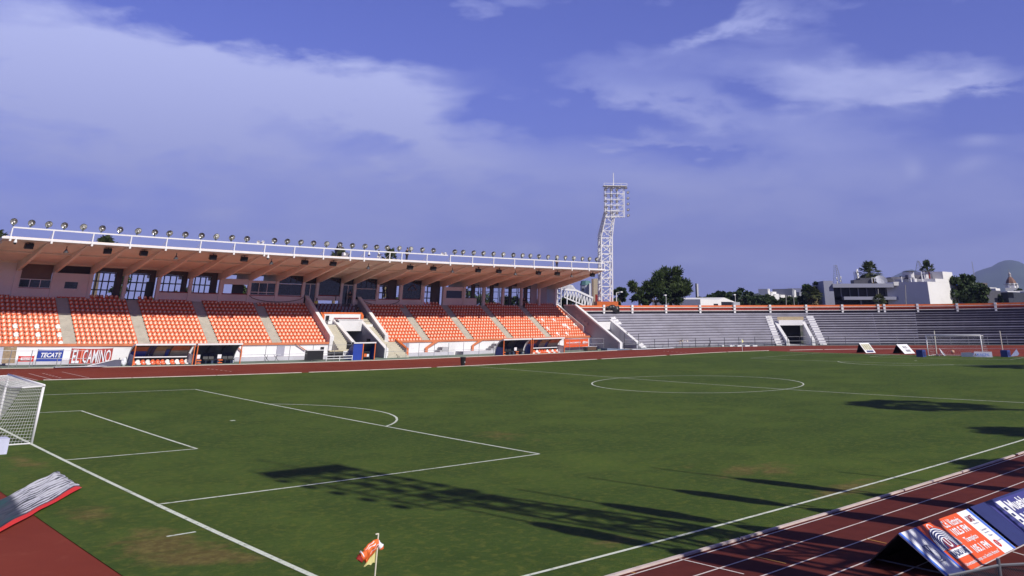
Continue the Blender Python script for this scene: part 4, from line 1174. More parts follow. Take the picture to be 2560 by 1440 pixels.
def person(label, loc, rz, top=CLOTHB, legs=CLOTHB, pose='stand', h=1.70, group=None):
    t = thing('person', label, 'person', loc, group, warp=False)
    t.location = Vector(loc); t.rotation_euler = (0, 0, rz); k = h / 1.72; t.scale = (k, k, k)
    lean = .0; ex = .10
    hipz = .92
    if pose == 'crouch': hipz = .42
    if pose == 'sit': hipz = .46
    if pose == 'lean': lean = -.22
    P = [(0, 0, hipz, (.15, .11)), (0, lean * .4, hipz + .22, (.135, .10)), (0, lean, hipz + .46, (.17, .115)), (0, lean - .0, hipz + .55, (.06, .06)), (0, lean - .03, hipz + .62, (.065, .075)), (0, lean - .03, hipz + .72, (.085, .10)), (0, lean - .02, hipz + .80, (.06, .07))]
    E = [(0, 1), (1, 2), (2, 3), (3, 4), (4, 5), (5, 6)]
    for s in (-1, 1):
        b = len(P)
        if pose in ('stand', 'lean'):
            P += [(s * .10, .0, hipz - .06, .095), (s * .11, -.02, .48, .062), (s * .12, .02, .09, .042), (s * .13, -.13, .04, .035)]
        elif pose == 'crouch':
            P += [(s * .12, .0, hipz - .04, .095), (s * .16, -.38, .50, .062), (s * .15, -.12, .09, .045), (s * .15, -.28, .04, .035)]
        else:
            P += [(s * .11, .0, hipz - .02, .095), (s * .12, -.42, .46, .065), (s * .12, -.42, .09, .045), (s * .12, -.56, .04, .035)]
        E += [(0, b), (b, b + 1), (b + 1, b + 2), (b + 2, b + 3)]
        b = len(P)
        if pose in ('lean', 'crouch', 'sit'):
            P += [(s * .20, lean, hipz + .47, .058), (s * .24, lean - .16, hipz + .24, .042), (s * .14, lean - .38, hipz + .25, .03), (s * .12, lean - .46, hipz + .27, .026)]
        elif pose == 'stand' and ex:
            P += [(s * .20, 0, hipz + .46, .058), (s * .27, .04, hipz + .18, .042), (s * .22, -.12, hipz - .02, .032), (s * .20, -.16, hipz - .10, .026)]
        E += [(2, b), (b, b + 1), (b + 1, b + 2), (b + 2, b + 3)]
        # five fingers
        w = Vector(P[-1][:3]); d = (w - Vector(P[-2][:3])).normalized(); sd = Vector((1, 0, 0))
        for f in range(5):
            c = len(P); ln = (.055, .085, .09, .085, .065)[f]; off = (f - 2) * .018
            dd = (d + sd * (.6 * -s if f == 0 else .06 * (f - 2))).normalized()
            P += [(w.x + off + dd.x * ln * .6, w.y + dd.y * ln * .6, w.z + dd.z * ln * .6, .010), (w.x + off + dd.x * ln, w.y + dd.y * ln - .015, w.z + dd.z * ln - .01, .008)]
            E += [(b + 3, c), (c, c + 1)]
    skinned('body', P, E, SKIN, t)
    # shirt and trousers, a little outside the body
    up = lambda q, a: (q[0], q[1], q[2], (q[3][0] + a, q[3][1] + a) if isinstance(q[3], tuple) else q[3] + a)
    L0 = 7; A0 = 11; R0 = 7 + 8 + 10; RA = R0 + 4
    # indices: left leg 7..10, left arm 11..14, left fingers 15..24, right leg 25..28, right arm 29..32
    SP = [up(P[0], .022), up(P[1], .02), up(P[2], .018), up(P[11], .02), up(P[12], .018), up(P[29], .02), up(P[30], .018)]
    skinned('shirt', SP, [(0, 1), (1, 2), (2, 3), (3, 4), (2, 5), (5, 6)], top, t)
    TP = [up(P[0], .018), up(P[7], .02), up(P[8], .02), up(P[9], .02), up(P[25], .02), up(P[26], .02), up(P[27], .02)]
    skinned('trousers', TP, [(0, 1), (1, 2), (2, 3), (0, 4), (4, 5), (5, 6)], legs, t)
    hd = Vector(P[5][:3])
    MB().blob(hd + Vector((0, .015, .035)), .112, 3, .1, 10, (.95, 1.08, 1.0)).build('hair', HAIR, t, warp=False)
    return t


def people():
    # the hair mesh is built in world space relative to the unrotated parent, so place people after building
    G_ = 'people in the grandstand'
    person('person in black standing on the grandstand roof behind the railing', W((57.1, 90.2, 12.12)), .3, CLOTHB, CLOTHB, 'stand', 1.75)
    person('person in black standing on the roof near its right end', W((85.3, 90.2, 12.05)), -.2, CLOTHB, CLOTHB, 'stand', 1.7)
    person('person in black leaning on the roof railing in front of a palm', W((45.9, 89.6, 12.10)), .6, CLOTHB, CLOTHB, 'lean', 1.78)
    person('person in white crouching on the roof among camera gear', W((52.4, 89.9, 12.10)), .9, CLOTHW, CLOTHW, 'crouch', 1.7)
    person('person in a yellow vest standing at the top left of the centre box', W((48.35, 98.2, 5.45)), .2, CLOTHY, CLOTHN, 'stand', 1.65)
    person('person in dark clothes standing by the right door of the centre box', W((54.2, 99.7, 6.45)), -.4, CLOTHB, CLOTHB, 'stand', 1.8)
    person('person in dark clothes sitting in the front of the centre box', W((51.2, 97.4, 4.75)), .1, CLOTHB, CLOTHB, 'sit', 1.7)
    person('person in black sitting at the right side of the centre box', W((54.4, 97.5, 4.8)), .4, CLOTHB, CLOTHN, 'sit', 1.7)
    person('person in black standing at the top of the last stairway', W((85.9, 98.8, 6.05)), .0, CLOTHB, CLOTHB, 'stand', 1.68)
    person('person in dark clothes behind the top row, farther left of the last stairway', W((83.5, 101.9, 6.45)), .5, CLOTHB, CLOTHB, 'stand', 1.68)
    person('shorter person in dark clothes behind the top row, nearest the last stairway', W((84.6, 102.0, 6.45)), -.5, CLOTHB, CLOTHB, 'stand', 1.62)
    person('person in dark clothes standing behind the top row, right of the last stairway', W((87.0, 101.9, 6.45)), .2, CLOTHB, CLOTHB, 'stand', 1.72)


people()

# ---------------------------------------------------------------- lettering
def text_geo(txt, size=1.0, bold=0.0, shear=0.0):
    cu = bpy.data.curves.new('t', 'FONT'); cu.body = txt; cu.size = size; cu.offset = bold; cu.shear = shear; cu.align_x = 'LEFT'; cu.resolution_u = 2
    ob = bpy.data.objects.new('t', cu); COL.objects.link(ob)
    me = bpy.data.meshes.new_from_object(ob.evaluated_get(bpy.context.evaluated_depsgraph_get()))
    vs = [v.co.copy() for v in me.vertices]; fs = [tuple(p.vertices) for p in me.polygons]
    bpy.data.objects.remove(ob); bpy.data.curves.remove(cu); bpy.data.meshes.remove(me)
    return vs, fs


def put_text(mb, txt, plane, u0, u1, v0, v1, lift=.012, bold=0.0, shear=0.0):
    """letters stretched into the box u0..u1, v0..v1 of a plane (origin, u direction, v direction)"""
    o, ud, vd = (Vector(q) for q in plane)
    vs, fs = text_geo(txt, 1.0, bold, shear)
    if not vs: return
    x0 = min(v.x for v in vs); x1 = max(v.x for v in vs); y0 = min(v.y for v in vs); y1 = max(v.y for v in vs)
    n = ud.cross(vd).normalized()
    mb.add([o + ud * (u0 + (v.x - x0) / (x1 - x0) * (u1 - u0)) + vd * (v0 + (v.y - y0) / (y1 - y0) * (v1 - v0)) + n * lift for v in vs], fs)


def rect(mb, plane, u0, u1, v0, v1, lift=.006):
    o, ud, vd = (Vector(q) for q in plane); n = ud.cross(vd).normalized()
    mb.add([o + ud * u + vd * v + n * lift for u, v in ((u0, v0), (u1, v0), (u1, v1), (u0, v1))], [(0, 1, 2, 3)])


def ring(mb, plane, cu, cv, r0, r1, a0=0, a1=360, lift=.010, n=24, sy=1.0):
    o, ud, vd = (Vector(q) for q in plane); nn = ud.cross(vd).normalized(); vs = []
    for i in range(n + 1):
        a = math.radians(a0 + (a1 - a0) * i / n)
        for r in (r0, r1): vs.append(o + ud * (cu + r * math.cos(a)) + vd * (cv + r * sy * math.sin(a)) + nn * lift)
    mb.add(vs, [(2 * i, 2 * i + 1, 2 * i + 3, 2 * i + 2) for i in range(n)])


FRONT = lambda x, z, y: ((x, y, z), (1, 0, 0), (0, 0, 1))


# ---------------------------------------------------------------- dugouts
def dugout(label, x0, x1, y, kind):
    """curved shelter open to the pitch"""
    t = thing('dugout', label, 'dugout', ((x0 + x1) / 2, y, 0), 'team dugouts beside the track')
    R = 1.95; n = 9; prof = []
    for i in range(n + 1):
        a = math.radians(4 + 96 * i / n); prof.append((y + 1.75 - 1.72 * (1 - math.cos(a)) if False else y + 1.85 - 1.85 * (1 - math.cos(math.radians(90 * i / n))) , .02 + 2.02 * math.sin(math.radians(90 * i / n))))
    out = prof + [(p[0] - .03, p[1] - .05) for p in prof[::-1]]
    shell = M('dugout_shell_dark', (.045, .05, .08), .35) if kind != 'sponsor' else M('dugout_shell_tan', (.22, .16, .10), .5, var=.25, scale=.8)
    MB().ext(out, x0, x1).build('shell', shell, t)
    nrib = 4
    for i in range(nrib):
        x = x0 + (x1 - x0) * i / (nrib - 1)
        rp = [(q[0] + .02, q[1] + .03) for q in prof] + [(q[0] - .08, q[1] - .12) for q in prof[::-1]]
        MB().ext(rp, x - .035, x + .035).build('rib', BLACK if i not in (0, nrib - 1) else WHITEM, t)
    MB().box(x0 - .05, x1 + .05, y - .10, y + .02, 1.93, 2.10).build('roof_beam', WHITEM, t)
    MB().box(x0 - .04, x0 + .06, y - .08, y + .02, -.35, 1.927).build('post', ORANGE, t)
    MB().box(x1 - .06, x1 + .04, y - .08, y + .02, -.35, 1.927).build('post', ORANGE, t)
    for x in (x0 + .02, x1 - .02):
        if kind == 'sponsor' or x < x0 + .1:
            MB().ext([(y + .05, -.2), (y + 1.75, -.2), (y + 1.8, .9), (y + 1.4, 1.1), (y + .1, .95)], x - .015, x + .015).build('side_panel', BLUE if x < x0 + .1 else VINYLW, t)
    MB().box(x0, x1, y, y + 1.9, -.4, -.03).build('floor_slab', APRON, t)
    MB().box(x0, x1, y + 1.75, y + 1.85, -.3, .75).build('back_board', M('dugout_board', (.03, .05, .11), .6, var=.3), t)
    if kind == 'sponsor':
        # printed lining
        def lining(a, b, h0, h1, mt, nm='printed_lining'):
            pr = []
            m = 6
            for i in range(m + 1):
                q = math.radians(h0 + (h1 - h0) * i / m); pr.append((y + 1.80 - 1.85 * (1 - math.cos(q)), .0 + 1.93 * math.sin(q)))
            pr += [(p[0] - .012, p[1] - .014) for p in pr[::-1]]
            MB().ext(pr, a, b).build(nm, mt, t)
        L = x1 - x0; tan = M('lining_tan', (.36, .25, .12), .5, var=.2, scale=.9); gr = M('lining_grey', (.33, .31, .27), .5, var=.15)
        lining(x0 + .1, x0 + .27 * L, 44, 66, M('lining_orange', (.5, .13, .04), .5, var=.2)); lining(x0 + .1, x0 + .27 * L, 20, 43.5, BLUE)
        lining(x0 + .28 * L, x0 + .39 * L, 20, 78, NAVY); lining(x0 + .40 * L, x0 + .58 * L, 20, 45, gr); lining(x0 + .40 * L, x0 + .58 * L, 45.5, 70, tan)
        lining(x0 + .59 * L, x0 + .65 * L, 20, 50, BLUE); lining(x0 + .66 * L, x1 - .1, 46, 72, M('lining_orange', (.5, .13, .04), .5)); lining(x0 + .66 * L, x1 - .1, 20, 45.5, gr)
        mb = MB(); pl = ((x0 + .645 * L, y + 1.66, .82), (1, 0, 0), (0, -.22, 1)); rect(mb, pl, 0, .17 * L, 0, .50, .0)
        mb.build('lining_panel', M('pale_panel', (.55, .58, .66), .5), t)
        mb = MB(); rect(mb, pl, .04, .17 * L - .04, .04, .46, .01); mb.build('lining_panel_face', BLUE, t)
        mb = MB(); put_text(mb, '88U', pl, .12, .17 * L - .10, .10, .38, .02, .03); mb.build('lining_text', VINYLW, t)
        pv = ((x0 + .33 * L, y + 1.66, .62), (0, -.3, 1), (-1, 0, 0))
        mb = MB(); put_text(mb, 'UAT', pv, .02, .62, -.14, .14, .03, .02); mb.build('lining_text', M('pale_panel', (.55, .58, .66), .5), t)
        m = 12
        for i in range(m):
            x = x0 + .35 + (L - .6) * i / (m - 1)
            wh = i in (1, 3, 7, 9, 11)
            mb = MB(); seat_geo(mb, (0, 0, 0), None, .46)
            mb.v = [(a + x, b + y + .75, c + .0) for a, b, c in mb.v]
            mb.build('bench_seat', SEATW if wh else SEATO, t, smooth=True)
        MB().box(x0 + .15, x1 - .15, y + 1.28, y + 1.36, .68, .78).build('bench_rail', VINYLW, t)
        mb = MB()
        for i in range(7): mb.box(x0 + .5 + i * (L - 1) / 6, x0 + .56 + i * (L - 1) / 6, y + .82, y + .88, -.3, .29)
        mb.build('bench_leg', WHITEM, t)
    else:
        L = x1 - x0
        ns = 3 if L > 5.2 else 2
        for i in range(ns):
            c = x0 + L * ((i + .5) / ns if ns == 3 else (.38, .82)[i])
            for dx in (-.32, .32):
                mb = MB(); x = c + dx
                mb.ext([(y + .9, .32), (y + 1.35, .30), (y + 1.42, .40), (y + 1.60, 1.12), (y + 1.50, 1.14), (y + 1.33, .46), (y + .9, .44)], x - .28, x + .28)
                mb.build('team_chair', BLACK, t)
        for i in range(2):
            x = x0 + L * ((.34, .67)[i] if ns == 3 else (.12, .60)[i])
            MB().box(x - .22, x + .22, y + 1.0, y + 1.1, .52, .92).build('headrest_cover', VINYLW, t)
            mb = MB(); mb.box(x - .24, x + .24, y + .55, y + 1.0, .32, .42); mb.box(x - .04, x + .04, y + .7, y + .8, -.3, .317); mb.box(x - .25, x + .25, y + .6, y + .68, .05, .14); mb.build('low_stool', ORANGE, t)
    return t


dugout('long dugout on the left with a printed sponsor lining and a row of orange seats', 21.5, 27.75, 85.2, 'sponsor')
dugout('dark dugout with black team chairs, right of the long printed one on the left', 28.0, 33.0, 85.0, 'plain')
dugout('dark dugout with a blue side panel and black team chairs, third from the left', 69.6, 74.6, 83.4, 'plain')
dugout('printed dugout with a row of orange seats, the one nearest the right end', 74.9, 81.0, 83.4, 'sponsor')


def mouth():
    """player tunnel hood at the foot of the centre stairs"""
    x0, x1, y = 48.9, 50.6, 85.6
    t = thing('tunnel_hood', 'blue-sided hood over the player exit at the foot of the centre stairs', 'tunnel hood', ((x0 + x1) / 2, y, 0))
    arc = [(y + 2.1 - 2.1 * math.sin(math.radians(9 * i)), 2.05 * math.cos(math.radians(9 * i))) for i in range(0, 11)]
    pr = [(y + .0, -.3), (y, 1.9)] + [(y + 2.3 * (1 - math.cos(math.radians(9 * i))), 1.95 * math.cos(math.radians(9 * i)) ** .8 if i < 10 else 0) for i in range(1, 11)] + [(y + 2.3, -.3)]
    MB().ext(pr, x0 - 1.35, x0 - 1.30).build('side_panel', BLUE, t)
    MB().ext(pr, x1 + .0, x1 + .05).build('side_panel', BLUE, t)
    rf = pr[1:-1] + [(a + .02, b - .05) for a, b in pr[1:-1][::-1]]
    MB().ext(rf, x0 - 1.296, x1 - .004).build('roof_sheet', M('hood_roof', (.05, .06, .10), .4), t)
    MB().box(x0 - 1.35, x1 + .1, y - .08, y - .003, 1.86, 2.0).build('roof_beam', WHITEM, t)
    MB().box(x0 - .06, x0 + .06, y - .06, y + .06, -.3, 1.857).build('post', ORANGE, t); MB().box(x1 - .06, x1 + .05, y - .065, y - .003, -.3, 1.857).build('post', ORANGE, t)
    MB().box(x0 - 1.296, x0 - .07, y + .01, y + .04, -.3, 1.857).build('front_panel', BLUE, t)
    b = thing('wheeled_kit_rack', 'small dark rack with white and orange kit inside the hood', 'rack', (x0 + .9, y + .9, 0))
    mb = MB(); mb.box(x0 + .5, x0 + 1.4, y + .6, y + 1.1, .2, .3).box(x0 + .5, x0 + 1.4, y + .6, y + 1.1, .8, .87)
    for xx in (x0 + .5, x0 + 1.35): mb.box(xx, xx + .05, y + .6, y + .65, -.1, .8)
    mb.build('frame', DSTEEL, b); MB().box(x0 + .55, x0 + .95, y + .55, y + .95, .303, .65).build('bag', ORANGE, b); MB().box(x0 + 1.0, x0 + 1.3, y + .6, y + .9, .303, .6).build('bag', VINYLW, b)


mouth()


# ---------------------------------------------------------------- banners, fence, furniture in front of the stand
def banner(name, label, x0, x1, z0, z1, y, mat, sag=.03, tilt=0.0):
    t = thing(name, label, 'banner', ((x0 + x1) / 2, y, z0))
    mb = MB(); nx = 10
    def fn(u, v):
        return (x0 + (x1 - x0) * u, y + .03 * math.sin(u * 11) + tilt * (1 - v), z0 + (z1 - z0) * v - sag * math.sin(u * PI) * v)
    mb.grid(fn, nx, 3)
    mb.grid(lambda u, v: (lambda q: (q[0], q[1] + .03, q[2]))(fn(u, v)), nx, 3)
    mb.build('cloth', mat, t)
    mb = MB()
    for x in (x0, x1): mb.tube((x, y + .06, -.3), (x, y + .06, z1 + .05), .03)
    mb.build('support', STEEL, t)
    return t


def front_things():
    b = banner('advertising_banner', 'blue banner with large slanted white lettering TECATE, left of the striped red one', 12.7, 15.05, .42, 1.50, 86.9, BLUE)
    mb = MB(); put_text(mb, 'TECATE', FRONT(12.7, .42, 86.86), .3, 2.2, .36, .80, .03, .03, .25); mb.build('lettering', VINYLW, b)
    b = banner('advertising_banner', 'small red and white banner low at the far left', 11.1, 12.5, .40, .92, 87.1, RED)
    mb = MB(); rect(mb, FRONT(11.1, .4, 87.04), .2, 1.2, .14, .38, .02); mb.build('white_panel', VINYLW, b)
    mb = MB(); put_text(mb, 'TECATE', FRONT(11.1, .4, 87.04), .3, 1.1, .19, .33, .04, .02); mb.build('lettering', RED, b)
    b = banner('advertising_banner', 'red banner with tall crowded white lettering EL CAMINO', 15.75, 19.75, .18, 1.62, 86.7, M('brick_red_vinyl', (.42, .06, .045), .5, var=.25, scale=1.2), .04)
    mb = MB(); P_ = FRONT(15.75, .18, 86.62)
    put_text(mb, 'EL', P_, .15, .85, .06, 1.32, .03, .02); put_text(mb, 'CAMINO', P_, 1.15, 3.85, .06, 1.32, .03, .01)
    for i in range(5): rect(mb, P_, .98 + i * .0, 1.02 + i * .0, .1, 1.2, .02)
    mb.build('lettering', VINYLW, b)
    mb = MB(); rect(mb, P_, .9, 1.12, .03, 1.36, .012); mb.build('orange_stripe', VINYLO, b)
    b = banner('advertising_banner', 'orange banner with white lettering hung on the wall near the right end', 86.6, 91.7, .42, 1.62, 89.4, VINYLO, .05)
    mb = MB(); P_ = FRONT(86.6, .42, 89.34)
    put_text(mb, 'O CONOCIMIENTO', P_, .25, 3.35, .52, .74, .03, .02); put_text(mb, 'ATLA', P_, 3.75, 4.9, .48, .78, .03, .04); ring(mb, P_, 4.0, .63, .14, .19, lift=.035)
    mb.build('lettering', VINYLW, b)
    # weathered board stack and cloth at the far left
    t = thing('wooden_board_stack', 'bundle of weathered boards leaning at the far left edge', 'boards', (10.4, 87.6, 0))
    for i, x in enumerate((8.6, 9.0, 9.4, 9.75, 10.05, 10.35, 10.62)):
        MB().ext([(87.2 + .05 * i, .25), (87.26 + .05 * i, .25), (87.76 + .05 * i, 1.75 - .05 * (i % 3)), (87.70 + .05 * i, 1.75 - .05 * (i % 3))], x, x + .33).build('board', M('pale_board', (.42, .42, .50), .8, var=.2) if i < 3 else M('weathered_wood', (.26, .19, .12), .85, var=.3, scale=3), t)
    # rail fence along the track
    def fence(label, posts, z1=1.55, rails=(1.5, .82), y=86.2, nm='steel_fence'):
        t = thing(nm, label, 'fence', (posts[0][0], posts[0][1], 0))
        for p in posts: MB().tube((p[0], p[1], -.4), (p[0], p[1], z1), .035, n=6).build('post', STEEL, t)
        mb = MB()
        for z in rails:
            for a, b in zip(posts, posts[1:]): mb.tube((a[0], a[1], z), (b[0], b[1], z), .022, n=5, caps=False)
        mb.build('rail', STEEL, t)
        return t
    fence('thin grey steel rail fence at the left end in front of the banners', [(7.5, 84.6), (9.8, 84.5), (11.6, 84.4), (14.0, 84.4), (16.7, 84.4)], 1.55, (1.5, .78))
    fence('thin grey steel fence between the left dugouts and the centre stairs', [(33.6, 86.4), (36.6, 86.5), (39.6, 86.5), (42.6, 86.5), (45.5, 86.5), (48.1, 86.6)], 1.75, (1.7, .8))
    fence('thin grey steel fence right of the centre stairs', [(53.0, 86.8), (56.0, 86.7), (57.6, 86.2), (59.9, 86.0), (62.2, 86.0), (64.4, 85.6), (66.9, 85.4), (69.3, 85.2)], 1.7, (.80,))
    fence('steel fence of tall posts at the right end of the grandstand', [(81.5, 85.0), (84.1, 85.6), (86.8, 86.3), (89.4, 86.8), (92.2, 86.4)], 1.7, (1.65, .9))
    # curved fence before the open terrace
    t = thing('terrace_fence', 'dark steel fence of posts and rails curving along the foot of the open terrace', 'fence', pol(51.4, 50, 0))
    As = [86.6, 83.2, 79.5, 76.4, 73.3, 70.4, 67.3, 64.2, 61.2, 57.9, 54.5, 51.3, 48.9, 46.6, 43.3, 40.1, 36.9, 33.7, 30.5, 27.3, 24.0, 20.8, 17.6, 14.2, 10.8, 7.4, 4.0, 0.6]
    for a in As: MB().tube(pol(51.5, a, -.4), pol(51.5, a, 1.45 if a < 80 else 2.3), .05 if a > 44 else .04, n=6).build('post', DSTEEL if a > 40 else STEEL, t)
    mb = MB()
    for z in (1.40, .72): mb.arc([(51.48, z - .025), (51.53, z - .025), (51.53, z + .025), (51.48, z + .025)], 86.6, .6)
    mb.build('rail', STEEL, t)
    # equipment on the apron
    t = thing('speaker_cabinet', 'large black cabinet on a low trolley behind the track, left of the smaller one', 'cabinet', (42.9, 86.4, 0)); MB().box(41.9, 44.0, 86.4, 87.1, .1, 1.12).build('body', BLACK, t); MB().box(41.8, 44.1, 86.45, 87.1, 1.123, 1.2).build('top', WHITEM, t); MB().box(43.75, 44.1, 86.6, 86.9, 1.203, 1.5).build('amplifier', BLACK, t)
    t = thing('display_cabinet', 'black fronted cabinet with a cream top beside the white hurdle', 'cabinet', (46.3, 87.2, 0)); MB().box(45.2, 47.0, 87.0, 87.6, .15, .95).build('body', BLACK, t); MB().box(45.1, 47.1, 86.95, 87.62, .953, 1.05).build('top', M('cream_top', (.62, .55, .38), .7), t)
    t = thing('white_hurdle', 'low white pipe barrier at the track edge before the cabinets', 'barrier', (45.5, 85.4, 0)); mb = MB()
    for z in (.22, .50): mb.tube((43.9, 85.4, z), (47.4, 85.4, z), .04)
    mb.build('rail', WHITEM, t)
    for x in (43.9, 45.7, 47.4): MB().tube((x, 85.4, -.2), (x, 85.4, .55), .045).build('leg', WHITEM, t)
    t = thing('folding_table', 'folding table with crossed metal legs before the white wall', 'table', (38.0, 87.4, 0), 'folding tables'); 
    MB().box(36.9, 38.9, 87.2, 87.9, .72, .76).build('table_top', VINYLW, t)
    for x in (37.3, 38.5):
        mb = MB(); mb.bar((x - .25, 87.3, .0), (x + .25, 87.8, .72), .04); mb.bar((x + .25, 87.3, .0), (x - .25, 87.8, .72), .04); mb.build('leg', DSTEEL, t)
    t = thing('black_banner', 'black tarpaulin laced to the fence left of the centre stairs', 'tarpaulin', (49.0, 87.5, 1)); MB().box(47.7, 50.2, 87.55, 87.62, 1.15, 1.95).build('sheet', BLACK, t)
    mb = MB()
    for i in range(3): mb.bar((48.2 + i * .7, 87.52, 1.95), (48.35 + i * .7, 87.52, 1.80), .035).bar((48.2 + i * .7, 87.52, 1.15), (48.3 + i * .7, 87.52, 1.3), .035)
    mb.build('lacing', VINYLW, t)
    t = thing('advertising_board', 'white board with grey lettering and an orange end left of the stairs', 'board', (48, 88, .5)); MB().box(47.0, 48.9, 87.75, 87.8, .45, .92).build('panel', VINYLW, t); MB().box(48.92, 49.3, 87.74, 87.81, .42, .96).build('orange_end', ORANGE, t)
    mb = MB(); put_text(mb, 'SOMA', FRONT(47.0, .45, 87.74), .5, 1.7, .08, .38, .01, .02); mb.build('lettering', M('grey_letter', (.25, .25, .28), .6), t)
    t = thing('small_monitor', 'small black monitor on the ground beside the stairs', 'monitor', (49.6, 85.6, 0)); MB().box(49.1, 49.75, 86.7, 86.9, .0, .52).build('case', BLACK, t); MB().box(49.35, 49.6, 86.66, 86.697, .08, .42).build('screen', VINYLW, t)
    # office chair on the landing
    t = thing('office_chair', 'black office chair on the landing beside the white balcony', 'chair', (48.9, 95.4, 3.9)); mb = MB()
    MB().box(48.65, 49.15, 95.15, 95.6, 4.30, 4.38).build('seat', BLACK, t); MB().box(48.68, 49.12, 95.56, 95.64, 4.42, 4.98).build('backrest', BLACK, t); MB().tube((48.9, 95.4, 3.98), (48.9, 95.4, 4.3), .03).build('column', DSTEEL, t)
    for i in range(5):
        a = i * 2 * PI / 5; mb.bar((48.9, 95.4, 3.97), (48.9 + .27 * math.cos(a), 95.4 + .2 * math.sin(a), 3.93), .04)
    mb.build('base', BLACK, t)
    # kit heap and pipes left of the long dugout
    t = thing('white_equipment_bag', 'white bag and folded frames heaped left of the long dugout', 'bag', (20.9, 85.3, 0)); MB().blob(W((20.6, 85.3, .35)), .36, 5, .3, 10, (.8, .7, 1.1)).build('bag', VINYLW, t, warp=False).location = -wl(t)
    mb = MB(); mb.bar((20.9, 85.2, 0), (21.2, 85.4, .9), .05).bar((21.1, 85.2, 0), (20.8, 85.4, .85), .05).bar((19.9, 85.3, 0), (20.2, 85.4, .75), .05); mb.build('frame', DSTEEL, t)
    t = thing('landing_ramp', 'long dark sloping ramp lying on the apron below the striped banner', 'ramp', (18, 84.2, 0)); MB().prism([(16.8, 84.6, .0), (20.0, 84.6, .0), (20.0, 84.6, .62), (19.3, 84.6, .62)], (0, -.5, 0)).build('body', M('slate_panel', (.10, .10, .15), .5), t); MB().bar((16.7, 84.05, .08), (19.3, 84.05, .66), .05).build('edge', WHITEM, t)
    mb = MB()
    mb.grid(lambda u, v: (13.5 + 4.9 * u, 82.6 + 1.0 * v + .5 * u, .09 + .06 * math.sin(7 * u + 5 * v) * (1 - abs(2 * v - 1))), 14, 4)
    tag(mb.build('white_tarpaulin', VINYLW, smooth=True), 'rumpled white tarpaulin on the track edge in front of the striped banner', 'tarpaulin')
    mb = MB(); mb.grid(lambda u, v: (8.0 + 4.6 * u, 82.3 + .7 * v + .2 * u, .04), 8, 2)
    tag(mb.build('sand_strip', M('cream_board', (.62, .54, .42), .9)), 'pale cream board strip along the track edge at the far left', 'strip')
    # litter bin on the grass edge
    t = thing('litter_bin', 'black tapered litter bin standing on the inner kerb of the far straight', 'bin', (51.75, 68.3, 0), warp=True)
    MB().lathe([(.20, 0), (.24, .1), (.33, .82), (.36, .84), (.36, .90), (.30, .90), (.22, .1)], (0, 0, 0), (0, 0, 1), 12).build('body', BLACK, t, warp=False); MB().box(.0, .07, -.345, -.30, .35, .45).build('label_plate', VINYLW, t, warp=False)
    # right end odds and ends
    t = thing('brown_case', 'brown wooden case on dark wheels below the orange banner', 'case', (90, 86.6, 0)); MB().box(88.3, 90.2, 86.0, 86.6, .05, .5).build('body', M('brown_case_wood', (.10, .05, .03), .6), t); MB().box(88.0, 88.28, 86.0, 86.6, -.05, .48).build('end', BLACK, t); MB().box(90.23, 90.5, 86.0, 86.6, -.05, .48).build('end', BLACK, t)
    t = thing('blue_crash_mat', 'long blue-grey mat lying on the apron at the right end', 'mat', (93.5, 84.6, 0)); MB().prism([(90.6, 84.0, -.03), (95.8, 84.0, -.03), (95.8, 84.0, .02), (91.2, 84.0, .32), (90.6, 84.0, .32)], (0, 1.4, 0)).build('pad', M('slate_blue_pad', (.13, .17, .26), .7), t)
    mb = MB(); mb.grid(lambda u, v: (94.5 + 9.0 * u, 82.0 + 1.2 * v - .9 * u, .05 + .10 * abs(math.sin(9 * u + 3 * v)) * (1 - abs(2 * v - 1))), 20, 5)
    tag(mb.build('crumpled_sheet', VINYLW), 'crumpled pale plastic sheet along the track edge before the first tunnel', 'sheet')
    # stack of hurdles and boards before the terrace
    t = thing('hurdle_stack', 'stack of wooden hurdles and red boards by the terrace fence', 'hurdle stack', (108, 81, 0)); x, y, z = (107.93, 84.00, 0.00)
    cols = [M('weathered_wood', (.26, .19, .12), .85), BLACK, M('cream_board', (.62, .54, .42), .9), DRED, VINYLW]
    for i in range(13):
        xx = x + i * .52; MB().box(xx, xx + .30, y - .1 * i, y + .5 - .1 * i, -.1, .95 - .04 * i + .12 * (i % 2)).build('hurdle', cols[(i * 7 + i // 3) % 5], t)
    MB().prism([(x + 6.2, y - 1.2, .35), (x + 9.0, y - 1.3, .5), (x + 9.0, y - 1.3, .62), (x + 6.3, y - 1.2, .9)], (0, .3, 0)).build('red_board', RED, t)
    for i in range(4): MB().box(x + 6.6 + i * 1.1, x + 7.2 + i * 1.1, y - 1.6, y - 1.2, -.05, .22).build('block', VINYLW, t)
    tag(MB().tube((110.98, 80.19, -0.00), ((110.98, 80.19, -0.00)[0] + .5, (110.98, 80.19, -0.00)[1], .9), .05).tube((110.86, 80.35, 0.00), ((110.98, 80.19, -0.00)[0] + .1, (110.98, 80.19, -0.00)[1], .5), .05).build('bicycle_rack', BLACK), 'thin black frame leaning on the terrace fence right of the hurdle stack', 'frame')
    mb = MB(); a, b = (114.05, 81.51, -0.00), (118.52, 75.23, 0.00)
    for i in range(6):
        u = i / 6; x = a[0] + (b[0] - a[0]) * u; y = a[1] + (b[1] - a[1]) * u; mb.box(x, x + 1.3, y - .15, y + .15, -.05, .13)
    tag(mb.build('kerb_block_row', VINYLW), 'low row of white kerb blocks at the foot of the terrace', 'blocks')


front_things()


# ---------------------------------------------------------------- goals and flags
NET = M('net_cord', (.62, .62, .64), .8)


